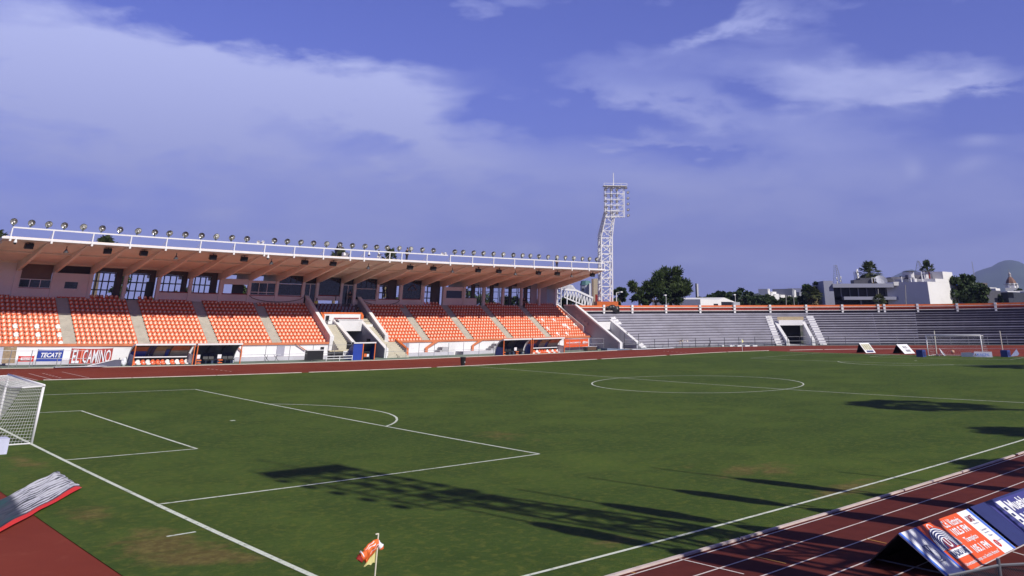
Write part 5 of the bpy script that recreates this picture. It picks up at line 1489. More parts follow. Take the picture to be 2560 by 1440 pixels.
def goal(label, X, sx, yc=34.38, cord=.012, cell=.16, loose=False):
    t = thing('football_goal', label, 'goal', (X, yc, 0), 'football goals')
    w = 3.66; r = .06; D1 = .9; D2 = 2.0
    for s in (-1, 1): MB().tube((X, yc + s * w, -.2), (X, yc + s * w, 2.44), r, n=10).build('goal_post', WHITEM, t, smooth=True)
    MB().tube((X, yc - w - .06, 2.47), (X, yc + w + .06, 2.47), r, n=10).build('crossbar', WHITEM, t, smooth=True)
    mb = MB()
    for s in (-1, 1):
        mb.tube((X, yc + s * w, 2.44), (X - sx * D1, yc + s * w, 2.40), .03); mb.tube((X - sx * D2, yc + s * w, .05), (X, yc + s * w, .05), .03)
    mb.tube((X - sx * D2, yc - w, .05), (X - sx * D2, yc + w, .05), .03)
    mb.build('net_frame', WHITEM, t)
    mb = MB(); n = int(2 * w / cell)
    def back(u, h):     # u across, h 0..1 down the back
        x = X - sx * (D1 + (D2 - D1) * h ** 1.4 + .10 * math.sin(h * PI)); z = 2.40 * (1 - h) + .04 - .28 * math.sin(u * PI) * (1 - h) ** 2 * (2.2 if loose else .7)
        return Vector((x, yc - w + 2 * w * u, z))
    def roof(u, h):
        z = 2.46 - .06 * h - (.28 * (2.2 if loose else .7)) * math.sin(u * PI) * h ** 1.5
        return Vector((X - sx * D1 * h, yc - w + 2 * w * u, z))
    def strand(p, q, up=Vector((0, 0, 1))):
        d = (q - p)
        if d.length < 1e-5: return
        v = CAMDIR(p); a = d.cross(v).normalized() * cord / 2; b = d.cross(a).normalized() * cord / 2
        mb.add([p - a, p + a, q + a, q - a], [(0, 1, 2, 3)]); mb.add([p - b, p + b, q + b, q - b], [(0, 1, 2, 3)])
    CAMDIR = lambda p: Vector((0.6, .7, -.1))
    m = int(2.6 / cell); mr = max(2, int(D1 / cell))
    for fn, k in ((back, m), (roof, mr)):
        for i in range(n + 1):
            for j in range(k): strand(fn(i / n, j / k), fn(i / n, (j + 1) / k))
        for j in range(k + 1):
            for i in range(n): strand(fn(i / n, j / k), fn((i + 1) / n, j / k))
    # sides
    for s in (0, 1):
        k2 = int(2.0 / cell)
        for j in range(m + 1):
            bk = back(s, j / m); 
            for i in range(k2): p = bk.lerp(Vector((X, bk.y, bk.z)), i / k2); q = bk.lerp(Vector((X, bk.y, bk.z)), (i + 1) / k2); strand(p, q)
        for i in range(k2):
            for j in range(m): a_ = back(s, j / m); b_ = back(s, (j + 1) / m); strand(a_.lerp(Vector((X, a_.y, a_.z)), i / k2), b_.lerp(Vector((X, b_.y, b_.z)), i / k2))
    mb.build('net', NET, t)
    return t


goal('white football goal with a fine net, cut by the left edge of the view', 0.0, 1, cord=.014, cell=.14)
goal('white football goal at the far end of the pitch with its loose net sagging', 104.0, -1, cord=.010, cell=.22, loose=True)


def flags():
    t = thing('corner_flag', 'nearest corner flag pole with an orange shirt slung over its yellow flag', 'corner flag', (-.45, .02, 0), 'corner flags', warp=True)
    MB().tube((0, 0, -.2), (0, 0, 1.46), .016, n=8).bar((0, 0, 1.455), (-.07, 0, 1.455), .02).build('pole', M('cream_pole', (.70, .70, .55), .4), t, warp=False)
    # yellow cloth
    mb = MB(); mb.grid(lambda u, v: (-.015 - .28 * u * (.35 + .65 * v) , .02 + .02 * math.sin(u * 11), 1.19 - .26 * v - .10 * u * (1 - v) - .03 * u * v + .012 * math.sin(u * 14) * v), 12, 8)
    mb.build('flag', M('yellow_flag_cloth', (.62, .60, .26), .8), t, warp=False, smooth=True)
    # orange shirt slung over the pole: folded body, one sleeve hanging each side
    mt = M('orange_shirt_cloth', (.72, .14, .025), .75, var=.15, scale=6)
    A = Vector((.0, 0, 1.365)); B = Vector((-.33, 0, 1.225)); Cc = Vector((-.26, 0, .965)); D_ = Vector((.0, 0, 1.19))
    def body(u, v, s=1.0):
        p = A.lerp(B, u).lerp(D_.lerp(Cc, u), v)
        b_ = (math.sin(PI * min(max(v, .0), 1)) ** .6) * (.045 + .03 * math.sin(u * PI))
        wr = .012 * math.sin(u * 16 + v * 4) + .014 * mnoise.noise(Vector((u * 4, v * 4, 1)))
        return p + Vector((0, -s * (b_ + wr), .035 * math.sin(u * PI) * (1 - v) + .012 * math.sin(u * 13) * v))
    mb = MB(); mb.grid(lambda u, v: body(u, v), 22, 14); mb.grid(lambda u, v: body(u, v, -1.0), 22, 14)
    s = mb.build('shirt', mt, t, warp=False, smooth=True)
    for v0, v1, u0, u1, w in ((.50, .62, .02, .72, .09), (.06, .10, .30, .95, .05), (.28, .20, .25, .80, .07)):
        mb = MB(); mb.grid(lambda u, v: body(u0 + (u1 - u0) * u, v0 + (v1 - v0) * u + w * (v - .5) * (1 - .5 * u)) + Vector((0, -.006, 0)), 14, 1); mb.build('trim', VINYLW, s, warp=False)
    def sleeve(p0, p1, r0, r1, nm, mat, par):
        a = Vector(p0); b = Vector(p1); n = 12; mb = MB(); d = (b - a).normalized(); q = d.cross(Vector((0, 1, 0))).normalized(); vs = []
        for i in range(8):
            u = i / 7; c = a.lerp(b, u) + Vector((0, 0, -.02 * math.sin(u * PI))); r = r0 + (r1 - r0) * u + .006 * math.sin(i * 2.3)
            vs += [c + q * r * math.cos(2 * PI * j / n) + Vector((0, 1, 0)) * r * .7 * math.sin(2 * PI * j / n) for j in range(n)]
        mb.add(vs, [(i * n + j, i * n + (j + 1) % n, (i + 1) * n + (j + 1) % n, (i + 1) * n + j) for i in range(7) for j in range(n)])
        return mb.build(nm, mat, par, warp=False, smooth=True)
    sleeve((-.27, -.01, 1.14), (-.395, -.01, 1.10), .085, .082, 'sleeve', mt, s)
    sleeve((-.39, -.01, 1.105), (-.435, -.015, 1.045), .084, .088, 'cuff', M('maroon_cloth', (.28, .015, .01), .8), s)
    sleeve((-.355, -.01, 1.14), (-.37, -.01, 1.13), .090, .090, 'cuff_band', VINYLW, s)
    sleeve((-.01, -.01, 1.32), (.095, -.01, 1.205), .04, .062, 'sleeve', VINYLW, s)
    sleeve((.093, -.01, 1.205), (.10, -.01, 1.165), .058, .045, 'sleeve_cuff', mt, s)
    x, y, z = (101.75, 66.44, 0.00)
    t = thing('corner_flag', 'thin corner flag pole with small yellow flag at the far corner', 'corner flag', (x, y, 0), 'corner flags')
    MB().tube((0, 0, -.2), (0, 0, 1.75), .03, n=6).build('pole', VINYLW, t, warp=False); MB().prism([(.03, 0, 1.74), (.55, .05, 1.35), (.10, 0, 1.22), (.03, 0, 1.22)], (0, .02, 0)).build('flag', M('pale_yellow_flag', (.70, .66, .30), .8), t, warp=False)


flags()

# ---------------------------------------------------------------- advertising frames
def aframe(label, x, y, L, spread, h, painter, rz=0.0, name='advertising_board', slack=0.0, local=False):
    """tent-shaped board: the -Y face carries the print"""
    t = thing(name, label, 'advertising board', (x, y, 0), 'tent-shaped advertising boards')
    t.rotation_euler = (0, 0, rz)
    th = .03; s = spread / 2
    V = Vector((-slack, s, h)); O = Vector((0, -s, .015))
    mb = MB(); k = Vector((0, s, -0)).normalized()
    nrm = Vector((1, 0, 0)).cross(V).normalized()
    mb.prism([O, O + Vector((L, 0, 0)), O + Vector((L, 0, 0)) + V, O + V], -nrm * th); mb.build('front_panel', painter.get('base', VINYLW), t, warp=False)
    O2 = Vector((-slack * .5, s, .015)); V2 = Vector((-slack * .5, -s + .02, h - .01)); n2 = Vector((1, 0, 0)).cross(V2).normalized()
    MB().prism([O2, O2 + Vector((L, 0, 0)), O2 + Vector((L, 0, 0)) + V2, O2 + V2], n2 * th).build('back_panel', BLACK, t, warp=False)
    mb = MB()
    for xx in (.03, L - .03): mb.bar((xx, -s + .12, .10), (xx, s - .12, .10), .03)
    mb.build('cross_bar', DSTEEL, t, warp=False)
    pl = (O, (1, 0, 0), V)
    for nm, mt, fn in painter.get('marks', []):
        mb = MB(); fn(mb, pl); mb.build(nm, mt, t, warp=False)
    return t


def paint_near(mb_unused=None):
    LB = M('light_blue_vinyl', (.06, .16, .62), .45)
    def edges(mb, p): rect(mb, p, 0, .10, 0, 1, .005)
    def orange(mb, p): rect(mb, p, .885, 3.20, 0, 1, .006)
    def seal(mb, p):
        ring(mb, p, .44, .50, .20, .212, sy=.75); put_text(mb, 'V', p, .30, .50, .44, .66, .01); ring(mb, p, .46, .40, .12, .13, -70, 60, sy=.75); ring(mb, p, .46, .40, .16, .168, -70, 60, sy=.75); rect(mb, p, .32, .60, .30, .312, .01)
    def logo(mb, p):
        for i in range(5): ring(mb, p, 1.42, .45, .26 + .062 * i, .285 + .062 * i, 0, 180, lift=.010, sy=.80)
        ring(mb, p, 1.42, .88, .10, .125, 10, 200, lift=.010, sy=.8)
    def disc(mb, p): ring(mb, p, 1.42, .45, .0, .545, 0, 180, lift=.008, sy=.82)
    def disc2(mb, p): ring(mb, p, 1.42, .50, .0, .17, 0, 360, lift=.014, sy=.9)
    def lettr(mb, p):
        put_text(mb, 'Cd. Victoria', p, 2.02, 2.98, .79, .95, .012, .02); put_text(mb, '102.5 FM', p, 2.08, 2.95, .60, .76, .012, .03)
        put_text(mb, 'Tampico', p, 2.20, 2.90, .40, .54, .012, .02); put_text(mb, '105.1 FM', p, 2.12, 2.98, .20, .36, .012, .03)
        put_text(mb, 'Universitarios Tamps. con Sentido Humano"', p, 1.10, 3.08, .05, .14, .012, .01)
        rect(mb, p, 1.02, 1.92, .24, .42, .016)
    def radio(mb, p): put_text(mb, 'RADIO UAT', p, 1.07, 1.88, .27, .39, .022, .03)
    def u_(mb, p): put_text(mb, 'U', p, 1.33, 1.51, .45, .66, .02, .02)
    def uat(mb, p):
        put_text(mb, 'UAT', p, 3.33, 3.66, .74, .88, .012, .03)
    def small(mb, p):
        put_text(mb, 'Tamaulipas', p, 3.36, 3.66, .67, .71, .012); put_text(mb, 'Secretaria de', p, 3.36, 3.68, .52, .56, .012); put_text(mb, 'Extension y', p, 3.38, 3.66, .45, .49, .012); put_text(mb, 'Difusion', p, 3.42, 3.62, .38, .42, .012)
        put_text(mb, 'Direccion de Radio', p, 3.50, 3.76, .25, .28, .012)
    def mk(mb, p): ring(mb, p, 3.40, .22, .05, .085, lift=.012); put_text(mb, 'A', p, 3.37, 3.43, .17, .27, .014, .02)
    return dict(base=VINYLW, marks=[('edge_stripe', LB, edges), ('edge_stripe', LB, lambda mb, p: rect(mb, p, .78, .88, 0, 1, .005)), ('edge_stripe', LB, lambda mb, p: rect(mb, p, 3.80, 3.93, 0, 1, .005)), ('orange_field', VINYLO, orange), ('seal', NAVY, seal), ('logo_disc', NAVY, disc), ('logo_arcs', VINYLW, logo), ('lettering', VINYLW, lettr), ('logo_letter_field', M('maroon_vinyl', (.20, .02, .04), .5), disc2),
                                    ('logo_letter', VINYLW, u_), ('logo_name', NAVY, radio), ('emblem_lettering', M('maroon_vinyl', (.20, .02, .04), .5), uat), ('small_print', NAVY, small), ('small_emblem', RED, mk)])


def near_boards():
    aframe('tent-shaped board with an orange radio advert and white ends on the near red lanes', 10.78, -6.34, 3.95, 2.08, .80, paint_near(), 0.0, slack=.30)
    lav = M('dull_blue_vinyl', (.055, .055, .22), .4)
    def bars(mb, p):
        rect(mb, p, 1.42, 1.75, .10, .92, .01)
    def bars2(mb, p):
        for i in range(4): rect(mb, p, 1.12, 1.40, .22 + .16 * i, .30 + .16 * i, .01); rect(mb, p, 1.46, 1.60, .2 + .16 * i, .28 + .16 * i, .016)
    def lt(mb, p): put_text(mb, 'Muebleria', p, 1.85, 3.6, .62, .88, .012, .03); put_text(mb, 'VILLARREAL', p, 1.85, 4.9, .12, .54, .012, .06)
    aframe('tent-shaped navy board with white furniture shop lettering, cut by the right edge', 14.95, -6.34, 6.0, 2.08, .80, dict(base=NAVY, marks=[('blue_field', lav, lambda mb, p: rect(mb, p, .95, 5.9, .05, .95, .005)), ('logo_block', VINYLW, bars), ('logo_bars', NAVY, bars2), ('lettering', VINYLW, lt)]), 0.0, slack=.30)
    # far ones behind the goal line
    tan = M('tan_print', (.42, .40, .26), .5, var=.2)
    def stripes(mb, p):
        for i in range(4): rect(mb, p, .15 + .38 * i, .46 + .38 * i, .30, .88, .02)
    (x, y, _), = ((108.01, 49.68, 0.00),)
    aframe('small tent-shaped board with tan stripes on the red surface left of the far goal', x, y + .4, 1.75, 1.9, 1.25, dict(base=VINYLW, marks=[('stripes', tan, stripes), ('print', NAVY, lambda mb, p: rect(mb, p, .3, 1.5, .06, .24, .02))]), -.35, slack=.3)
    (x, y, _), = ((108.32, 44.05, 0.00),)
    aframe('small white tent-shaped board just left of the blue box by the far goal', x, y + .4, 1.9, 2.2, 1.15, dict(base=VINYLW, marks=[('print', M('grey_letter', (.25, .25, .28), .6), lambda mb, p: (put_text(mb, 'RES', p, .7, 1.4, .55, .8, .02, .02), rect(mb, p, .7, 1.5, .2, .42, .02)))]), -.35, slack=.3)
    # single leaning boards
    def lean(label, p0, p1, w, mt, txt=None, tm=NAVY):
        t = thing('leaning_board', label, 'board', p0, 'loose boards behind the far goal')
        a = W(p0); b = W(p1); d = (b - a); n = Vector((.35, -.75, .35)).normalized(); s = d.cross(n).normalized() * w
        L = d.length; mb = MB(); A = Vector((0, 0, 0))
        mb.prism([A, A + d, A + d + s, A + s], -n * .04); mb.build('panel', mt, t, warp=False)
        if txt:
            mb = MB(); put_text(mb, txt, (A + s, d.normalized(), -s.normalized()), L * .2, L * .8, w * .25, w * .75, .02 if True else 0, .02); mb.build('lettering', tm, t, warp=False)
        MB().bar(d * .05 + s * .5, Vector((d.x * .05, d.y * .05, -.0)) + s * .5 + Vector((-.8, .6, -max(a.z, 0) - .9 + .0)), .05).build('strut', WHITEM, t, warp=False)
        return t
    yb = (110.50, 39.31, 0.00)[1]
    lean('narrow white board leaning behind the left post of the far goal', (104.18, 36.50, 0.93), (105.77, 36.50, 0.01), .75, VINYLW, 'FAEM')
    lean('dark blue board with pale print lying tilted behind the far goal', (104.64, 33.50, 0.44), (108.38, 33.50, 0.24), 1.15, NAVY, 'JUNTOS', M('pale_panel', (.55, .58, .66), .5))
    lean('grey-blue board leaning near the right edge behind the pitch', (105.82, 28.00, -0.03), (108.14, 28.00, 0.74), .6, M('grey_blue_vinyl', (.15, .18, .30), .5))
    a = (103.08, 33.15, 0.00); b = (103.19, 29.20, 0.00)
    t = thing('pitchside_board', 'long low white board with pale blue lettering standing in the mouth of the far goal', 'advertising board', b)
    A = Vector(a); B = Vector(b); d = (B - A)
    MB().prism([A + d * .40, B, B + Vector((.30, .12, .62)), A + d * .43 + Vector((.30, .12, .62))], (.08, .04, -.03)).build('panel', VINYLW, t)
    MB().prism([A, A + d * .39, A + d * .39 + Vector((0, 0, .36)), A + d * .32 + Vector((0, 0, .55)), A + Vector((0, 0, .50))], (.08, .04, 0)).build('white_foam_panel', WHITEM, t)
    mb = MB(); dn = Vector((d.x, d.y, 0)).normalized(); o = A + d * .5 + Vector((-.04, -.02, .08)); put_text(mb, 'MUNICIPAL', (o, dn, (.44, .18, .88)), 0, d.length * .42, .05, .40, .02, .02)
    mb.build('lettering', M('sky_blue_letter', (.18, .32, .75), .5), t)
    mb = MB(); put_text(mb, 'A', (A + d * .42 + Vector((-.04, -.02, .08)), dn, (.44, .18, .88)), 0, .3, .05, .42, .02, .03); mb.build('emblem', NAVY, t)
    # blue foam blocks round pole feet
    for lab, p, q, hh in (('square dark blue foam block left of the far goal', (100.77, 38.12, 0.00), (101.10, 37.46, 0.00), .84), ('square dark blue foam block round the foot of the pole right of the far goal', (103.97, 28.46, 0.00), (103.31, 27.61, 0.00), .78)):
        t = thing('foam_block', lab, 'block', p, 'dark blue foam blocks by the far goal'); x, y, _ = p; w = .42
        MB().box(x, x + .9, y - .9, y, -.05, hh).build('body', M('foam_cover', (.03, .055, .22), .6), t); MB().box(x + .2, x + .7, y - .94, y - .903, .15, hh - .2).build('label_patch', NAVY, t)
    for lab, p, q in (('tall thin cream pole rising behind the left post of the far goal', (104.53, 37.13, 0.00), (104.66, 37.13, 2.98)), ('tall thin cream pole right of the far goal standing in a blue block', (108.54, 29.97, 0.00), (108.17, 29.80, 2.85))):
        t = thing('pole', lab, 'pole', p, 'thin poles by the far goal'); MB().tube(p, q, .07, n=8).build('shaft', M('cream_pole2', (.66, .64, .56), .5), t)
    tag(MB().blob(W(((110.09, 37.47, 0.00)[0], (110.09, 37.47, 0.00)[1], .25)), .24, 9, .2, 10).build('ball', M('leather_ball', (.5, .3, .2), .6), warp=False, smooth=True), 'small brown ball lying on the red surface behind the far goal', 'ball')
    t = thing('pale_box', 'pale lilac box at the left edge in front of the near goal', 'box', (-1.6, 28.6, 0)); MB().box(-2.9, -1.5, 28.2, 28.9, 0, .62).build('body', M('lilac_card', (.55, .57, .75), .7), t); MB().box(-2.2, -1.9, 28.19, 28.197, .08, .16).build('label_patch', NAVY, t)
    # folded striped banner
    def stripe_mat():
        m = bpy.data.materials.new('striped_banner_cloth'); m.use_nodes = True; g = NT(m.node_tree); b = m.node_tree.nodes['Principled BSDF']
        uv = g.n('ShaderNodeUVMap'); sp = g.n('ShaderNodeSeparateXYZ'); g.l(uv.outputs[0], sp.inputs[0])
        n = g.noise(g.vmul(uv.outputs[0], (5.0, 9.0, 1)), 1.0, 4, .7)
        st = g.m('SINE', g.m('MULTIPLY', g.m('ADD', sp.outputs[1], g.m('MULTIPLY', n, .06)), 96.0))
        f = g.ramp(g.m('ADD', st, g.m('MULTIPLY', g.m('SUBTRACT', g.noise(g.vmul(uv.outputs[0], (9.0, 40.0, 1)), 1.0, 2, .6), .5), 4.5)), -.12, .06)
        inr = g.m('MULTIPLY', g.ramp(sp.outputs[0], .42, .50), g.ramp(sp.outputs[1], .075, .10))
        f = g.m('MULTIPLY', f, g.m('ADD', g.m('MULTIPLY', inr, .94), .06))
        c = g.mix(f, (.018, .022, .03), (.66, .66, .70))
        gr = g.m('MULTIPLY', g.ramp(sp.outputs[0], .44, .36), g.ramp(g.noise(g.vmul(uv.outputs[0], (2, 7, 1)), 1.0, 2, .5), .45, .55)); c = g.mix(g.m('MULTIPLY', gr, .85), c, (.02, .07, .06))
        c = g.mix(g.ramp(sp.outputs[1], .065, .055), c, (.60, .03, .015))
        g.l(c, b.inputs['Base Color']); b.inputs['Roughness'].default_value = .55
        return m
    A = Vector((-.75, 22.9, 0)); B = Vector((-.85, 19.3, 0)); Cc = Vector((-6.9, 10.2, 0)); Dd = Vector((-5.8, 14.6, 0))   # far-left, far-right, near-right, near-left
    A = Vector((-0.95, 22.36, 0.22)); B = Vector((-1.12, 18.41, 0.22)); D0 = Vector((-3.88, 17.57, 0.22)); C0 = Vector((-4.82, 12.77, 0.22))
    Dd = A + (D0 - A) * 1.5; Cc = B + (C0 - B) * 1.35
    NU, NV = 70, 34; mb = MB()
    def fn(u, v):
        p = (Dd.lerp(A, u)).lerp(Cc.lerp(B, u), 1 - v)
        rp = .020 * math.sin(v * 95 + 3 * math.sin(u * 3)) + .07 * mnoise.noise(Vector((u * 6, v * 5, 0)))
        ed = min(1, min(u, 1 - u, v, 1 - v) * 14)
        k = .03 + (.11 + rp) * (.35 + .65 * ed)
        jit = .10 * mnoise.noise(Vector((u * 9, v * 9, 5)))
        return (p.x + jit, p.y + jit, max(.025, k))
    mb.grid(fn, NU, NV)
    o = mb.build('striped_banner_pile', stripe_mat(), smooth=True); uvl = o.data.uv_layers.new(name='UVMap')
    for lp in o.data.loops:
        i = lp.vertex_index; uvl.data[lp.index].uv = ((i // (NV + 1)) / NU, (i % (NV + 1)) / NV)
    tag(o, 'folded black and white striped banner with red hem lying on the grass', 'banner')
    # chain-link fence at the near right corner
    a = Vector((6.95, -9.25, 1.05)); b = Vector((8.38, -9.68, 1.05)); c = Vector((9.46, -10.47, 1.05))
    t = thing('chain_link_fence', 'dark chain-link fence with a steel top rail at the bottom right corner', 'fence', (a.x, a.y, 0))
    mb = MB(); mb.tube(a, b, .028).tube(b, c, .028); mb.build('top_rail', M('grey_pipe', (.16, .17, .20), .45, metal=.4), t)
    for p in (b, c + Vector((.3, 0, 0))): MB().tube((p.x, p.y, -.2), (p.x, p.y, 1.17), .04, n=10).build('post', M('grey_pipe', (.16, .17, .20), .45), t)
    mb = MB()
    for p, q in ((a, b), (b, c)):
        d = q - p; L = d.length; n = int(L / .055)
        for i in range(n + 8):
            for s in (1, -1):
                u0 = i * .055; u1 = u0 + s * .5
                P0 = p + d.normalized() * u0; P1 = p + d.normalized() * u1; P1.z -= .5
                if 0 <= u0 <= L: mb.tube(P0, P1, .007, n=3, caps=False)
    mb.build('wire_mesh', M('dark_wire', (.05, .055, .07), .5, metal=.4), t)
    q = c + Vector((-.3, -.45, 0)); tag(MB().box(q.x - 1.15, q.x + 1.6, q.y - .9, q.y - .1, .0, .72).build('orange_barrier', VINYLO), 'orange barrier just behind the chain-link fence at the bottom right', 'barrier')


near_boards()


# ---------------------------------------------------------------- trees
LEAF1 = leafmat('tree_leaves', (.034, .062, .018), (.095, .130, .038))
LEAF2 = leafmat('dark_tree_leaves', (.020, .042, .015), (.058, .088, .028))
LEAF3 = leafmat('pale_tree_leaves', (.045, .065, .022), (.11, .13, .05))
PALML = leafmat('palm_fronds', (.030, .052, .018), (.10, .11, .045), .15)
SKIRT = M('dead_fronds', (.16, .12, .065), .9, var=.3, scale=2)


def tree(name, label, base, left, right, top, n=2600, leaf=.34, mat=LEAF1, clumps=26, seed=1, sparse=0.0, trunk=.35, low=.12, group=None, feather=False):
    rnd = random.Random(seed); base = Vector(base); top = Vector(top); w = (Vector(right) - Vector(left)).length / 2; h = top.z - base.z
    t = thing(name, label, 'tree', base, group, warp=False)
    cz = h * (.5 + low / 2); rz = h * (1 - low) / 2
    cl = []
    tries = 0
    while len(cl) < clumps and tries < 3000:
        tries += 1
        p = Vector((rnd.uniform(-1, 1), rnd.uniform(-1, 1), rnd.uniform(-1, 1)))
        if p.length > 1 or (p.length < .45 and rnd.random() < .7): continue
        r = rnd.uniform(.20, .36) * (1 - .25 * sparse)
        p = p * (1 - r * .75)
        cl.append((Vector((p.x * w, p.y * w * .9, cz + p.z * rz)), r * min(w, rz * 1.25)))
    # trunk and limbs
    mb = MB(); tr = max(.12, trunk); fork = Vector((rnd.uniform(-.3, .3), 0, h * .30)); mb.tube((0, 0, -.5), fork, tr, tr * .7, 8, split=False)
    for c, r in cl[:14]: mid = fork.lerp(c, .5) + Vector((rnd.uniform(-.3, .3), rnd.uniform(-.3, .3), .3)); mb.tube(fork, mid, tr * .4, tr * .22, 5, False, False); mb.tube(mid, c, tr * .22, tr * .06, 5, False, False)
    mb.build('trunk', BARK, t, warp=False)
    mb = MB(); tot = sum(r * r for _, r in cl)
    for c, r in cl:
        m = int(n * r * r / tot)
        for _ in range(m):
            d = Vector((rnd.gauss(0, 1), rnd.gauss(0, 1), rnd.gauss(0, 1))).normalized()
            rr = r * (rnd.random() ** .38) * rnd.uniform(.8, 1.15 + .25 * sparse); p = c + Vector((d.x * rr, d.y * rr, d.z * rr * .8))
            if p.z < h * .06: continue
            a = Vector((rnd.gauss(0, 1), rnd.gauss(0, 1), rnd.gauss(0, .7))).normalized()
            if feather: a = (d + Vector((0, 0, .5)) + a * .5).normalized()
            b = a.orthogonal().normalized(); b = (b * math.cos(rnd.random() * 6.28) + a.cross(b) * math.sin(rnd.random() * 6.28)).normalized()
            s = leaf * rnd.uniform(.6, 1.3); q = s * (.28 if feather else .55)
            mb.add([p - a * s, p - b * q, p + a * s, p + b * q], [(0, 1, 2, 3)])
    mb.build('crown', mat, t, warp=False)
    return t


def palm_proto(seed=3, nf=40, skirt=True):
    rnd = random.Random(seed)
    t = thing('palm_tree', 'palm', 'tree', group=None, warp=False)
    H = 10.0
    mb = MB(); k = 12
    pts = [Vector((.15 * math.sin(i * .3), .1 * math.sin(i * .21), H * i / k)) for i in range(k + 1)]
    for i in range(k): mb.tube(pts[i], pts[i + 1], .34 - .012 * i + (.10 if i == 0 else 0), .34 - .012 * (i + 1), 9, False, False)
    mb.build('trunk', BARK, t, warp=False)
    c = pts[-1]; mb = MB()
    for i in range(nf):
        az = rnd.uniform(0, 2 * PI); el = math.radians(rnd.uniform(-38, 82)); L = rnd.uniform(1.1, 1.5)
        d = Vector((math.cos(az) * math.cos(el), math.sin(az) * math.cos(el), math.sin(el))); e = c + d * L
        mb.tube(c, e, .03, .02, 3, False, False)
        side = d.cross(Vector((0, 0, 1))); side = side.normalized() if side.length > .05 else Vector((1, 0, 0)); up = side.cross(d)
        m = 11
        for j in range(m):
            a = math.radians(-95 + 190 * j / (m - 1)); dd = (d * math.cos(a) + side * math.sin(a)).normalized(); fl = rnd.uniform(.75, 1.05) * (1 - .22 * abs(math.sin(a)))
            tip = e + dd * fl + Vector((0, 0, -.28 * fl)) + up * rnd.uniform(-.06, .06); mid = e + dd * fl * .55 + up * .03
            w_ = dd.cross(up).normalized() * .085
            mb.add([e, mid + w_, tip, mid - w_], [(0, 1, 2, 3)])
    mb.build('crown', PALML, t, warp=False)
    if skirt:
        mb = MB()
        for i in range(260):
            az = rnd.uniform(0, 2 * PI); z = rnd.uniform(-2.9, .1); r0 = .30; r1 = rnd.uniform(.7, 1.35) * (1 + z * .12)
            a = Vector((math.cos(az) * r0, math.sin(az) * r0, z)) + c; b = Vector((math.cos(az) * r1, math.sin(az) * r1, z - rnd.uniform(.7, 1.1))) + c; s = Vector((-math.sin(az), math.cos(az), 0)) * .20
            mb.add([a, b - s, b + Vector((0, 0, -.2)), b + s], [(0, 1, 2, 3)])
        mb.build('dead_frond_skirt', SKIRT, t, warp=False)
    return t


def palms():
    P1 = palm_proto(3, 74, True); P2 = palm_proto(8, 56, False)
    use = {1: False, 2: False}
    def put(k, base, top, label, s=None, rz=0, fat=1.0):
        p = P1 if k == 1 else P2
        o = p if not use[k] else dup(p)
        use[k] = True; base = Vector(base); h = Vector(top).z - base.z; sc = h / (10.0 + 2.2) if s is None else None
        cs = s if s is not None else sc
        o.location = base; o.rotation_euler = (0, 0, rz); o.scale = (cs * fat, cs * fat, cs)
        o['label'] = label; o['group'] = 'palms around the stadium'
        return o
    def crown(k, topc, label, scale, rz=0, zg=-.5, fat=1.0):
        """palm whose crown top is at topc; height set through the trunk, width through scale"""
        topc = Vector(topc); base = Vector((topc.x, topc.y, zg)); return put(k, base, topc, label, None, rz, scale / max(.05, (topc.z - zg) / 12.2) * fat)
    crown(1, (175.99, 84.68, 16.13), 'tall palm with a thick skirt of dead fronds behind the flat-roofed building', 1.35, .3)
    crown(1, (190.65, 78.02, 16.66), 'narrower tall palm rising behind the roof frames of the building', .95, 1.9)
    crown(2, (27.40, 125.66, 16.29), 'broad palm crown showing above the stand roof near its left end', 1.35, .5)
    crown(2, (14.45, 129.83, 16.58), 'palm crown at the left edge above the stand roof', 1.25, 1.1)
    crown(2, (58.74, 113.10, 15.38), 'palm behind the leaning person on the stand roof', 1.0, 2.2)
    crown(1, (65.72, 109.09, 15.32), 'palm with pale dead fronds above the middle of the stand roof', .80, .9)
    crown(2, (18.86, 131.42, 15.48), 'palm of which only the crown tip clears the roof, second from the left', .7, 2.9)
    crown(2, (20.62, 131.66, 15.47), 'palm of which only the crown tip clears the roof, third from the left', .6, .2)
    crown(1, (152.42, 85.27, 10.30), 'low palm with hanging fronds in front of the dark trees left of the building', 1.05, .7)
    crown(2, (152.89, 70.65, 8.75), 'small palm in front of the flat-roofed building', .75, .4)
    crown(2, (38.71, 120.78, 9.09), 'palm seen through the sixth roof bay', .5, .4)
    crown(2, (36.94, 120.78, 8.63), 'palm seen through the fifth roof bay', .45, 1.4)
    crown(1, (108.50, 112.78, 8.02), 'short palm beside the white truss at the right end of the stand', .75, .4)
    # palms behind the viewer that only send their shadows into the picture
    for (sx, sy, _z), L, lab, sc, k in (((46.59, 12.43, 0.00), 26.0, 'tall palm casting the long shadow near the halfway line', 1.6, 2), ((37.74, 1.57, 0.00), 24.0, 'palm casting the small crown shadow at the right', 1.2, 2), ((27.19, -2.43, -0.00), 13.5, 'palm casting its shadow across the touchline', 1.1, 2),
                                     ((86.61, 19.52, 0.00), 40.0, 'palm casting the farthest crown shadow at the right edge', 1.8, 2)):
        bx = sx + math.sin(SUN_AZ) * L; by = sy - math.cos(SUN_AZ) * L; H = L * math.tan(SUN_EL)
        b = W((bx, by, 0)); crown(k, (b.x, b.y, b.z + H + 1.3 * sc / 1.2), lab, sc, rz=bx, zg=b.z)


palms()


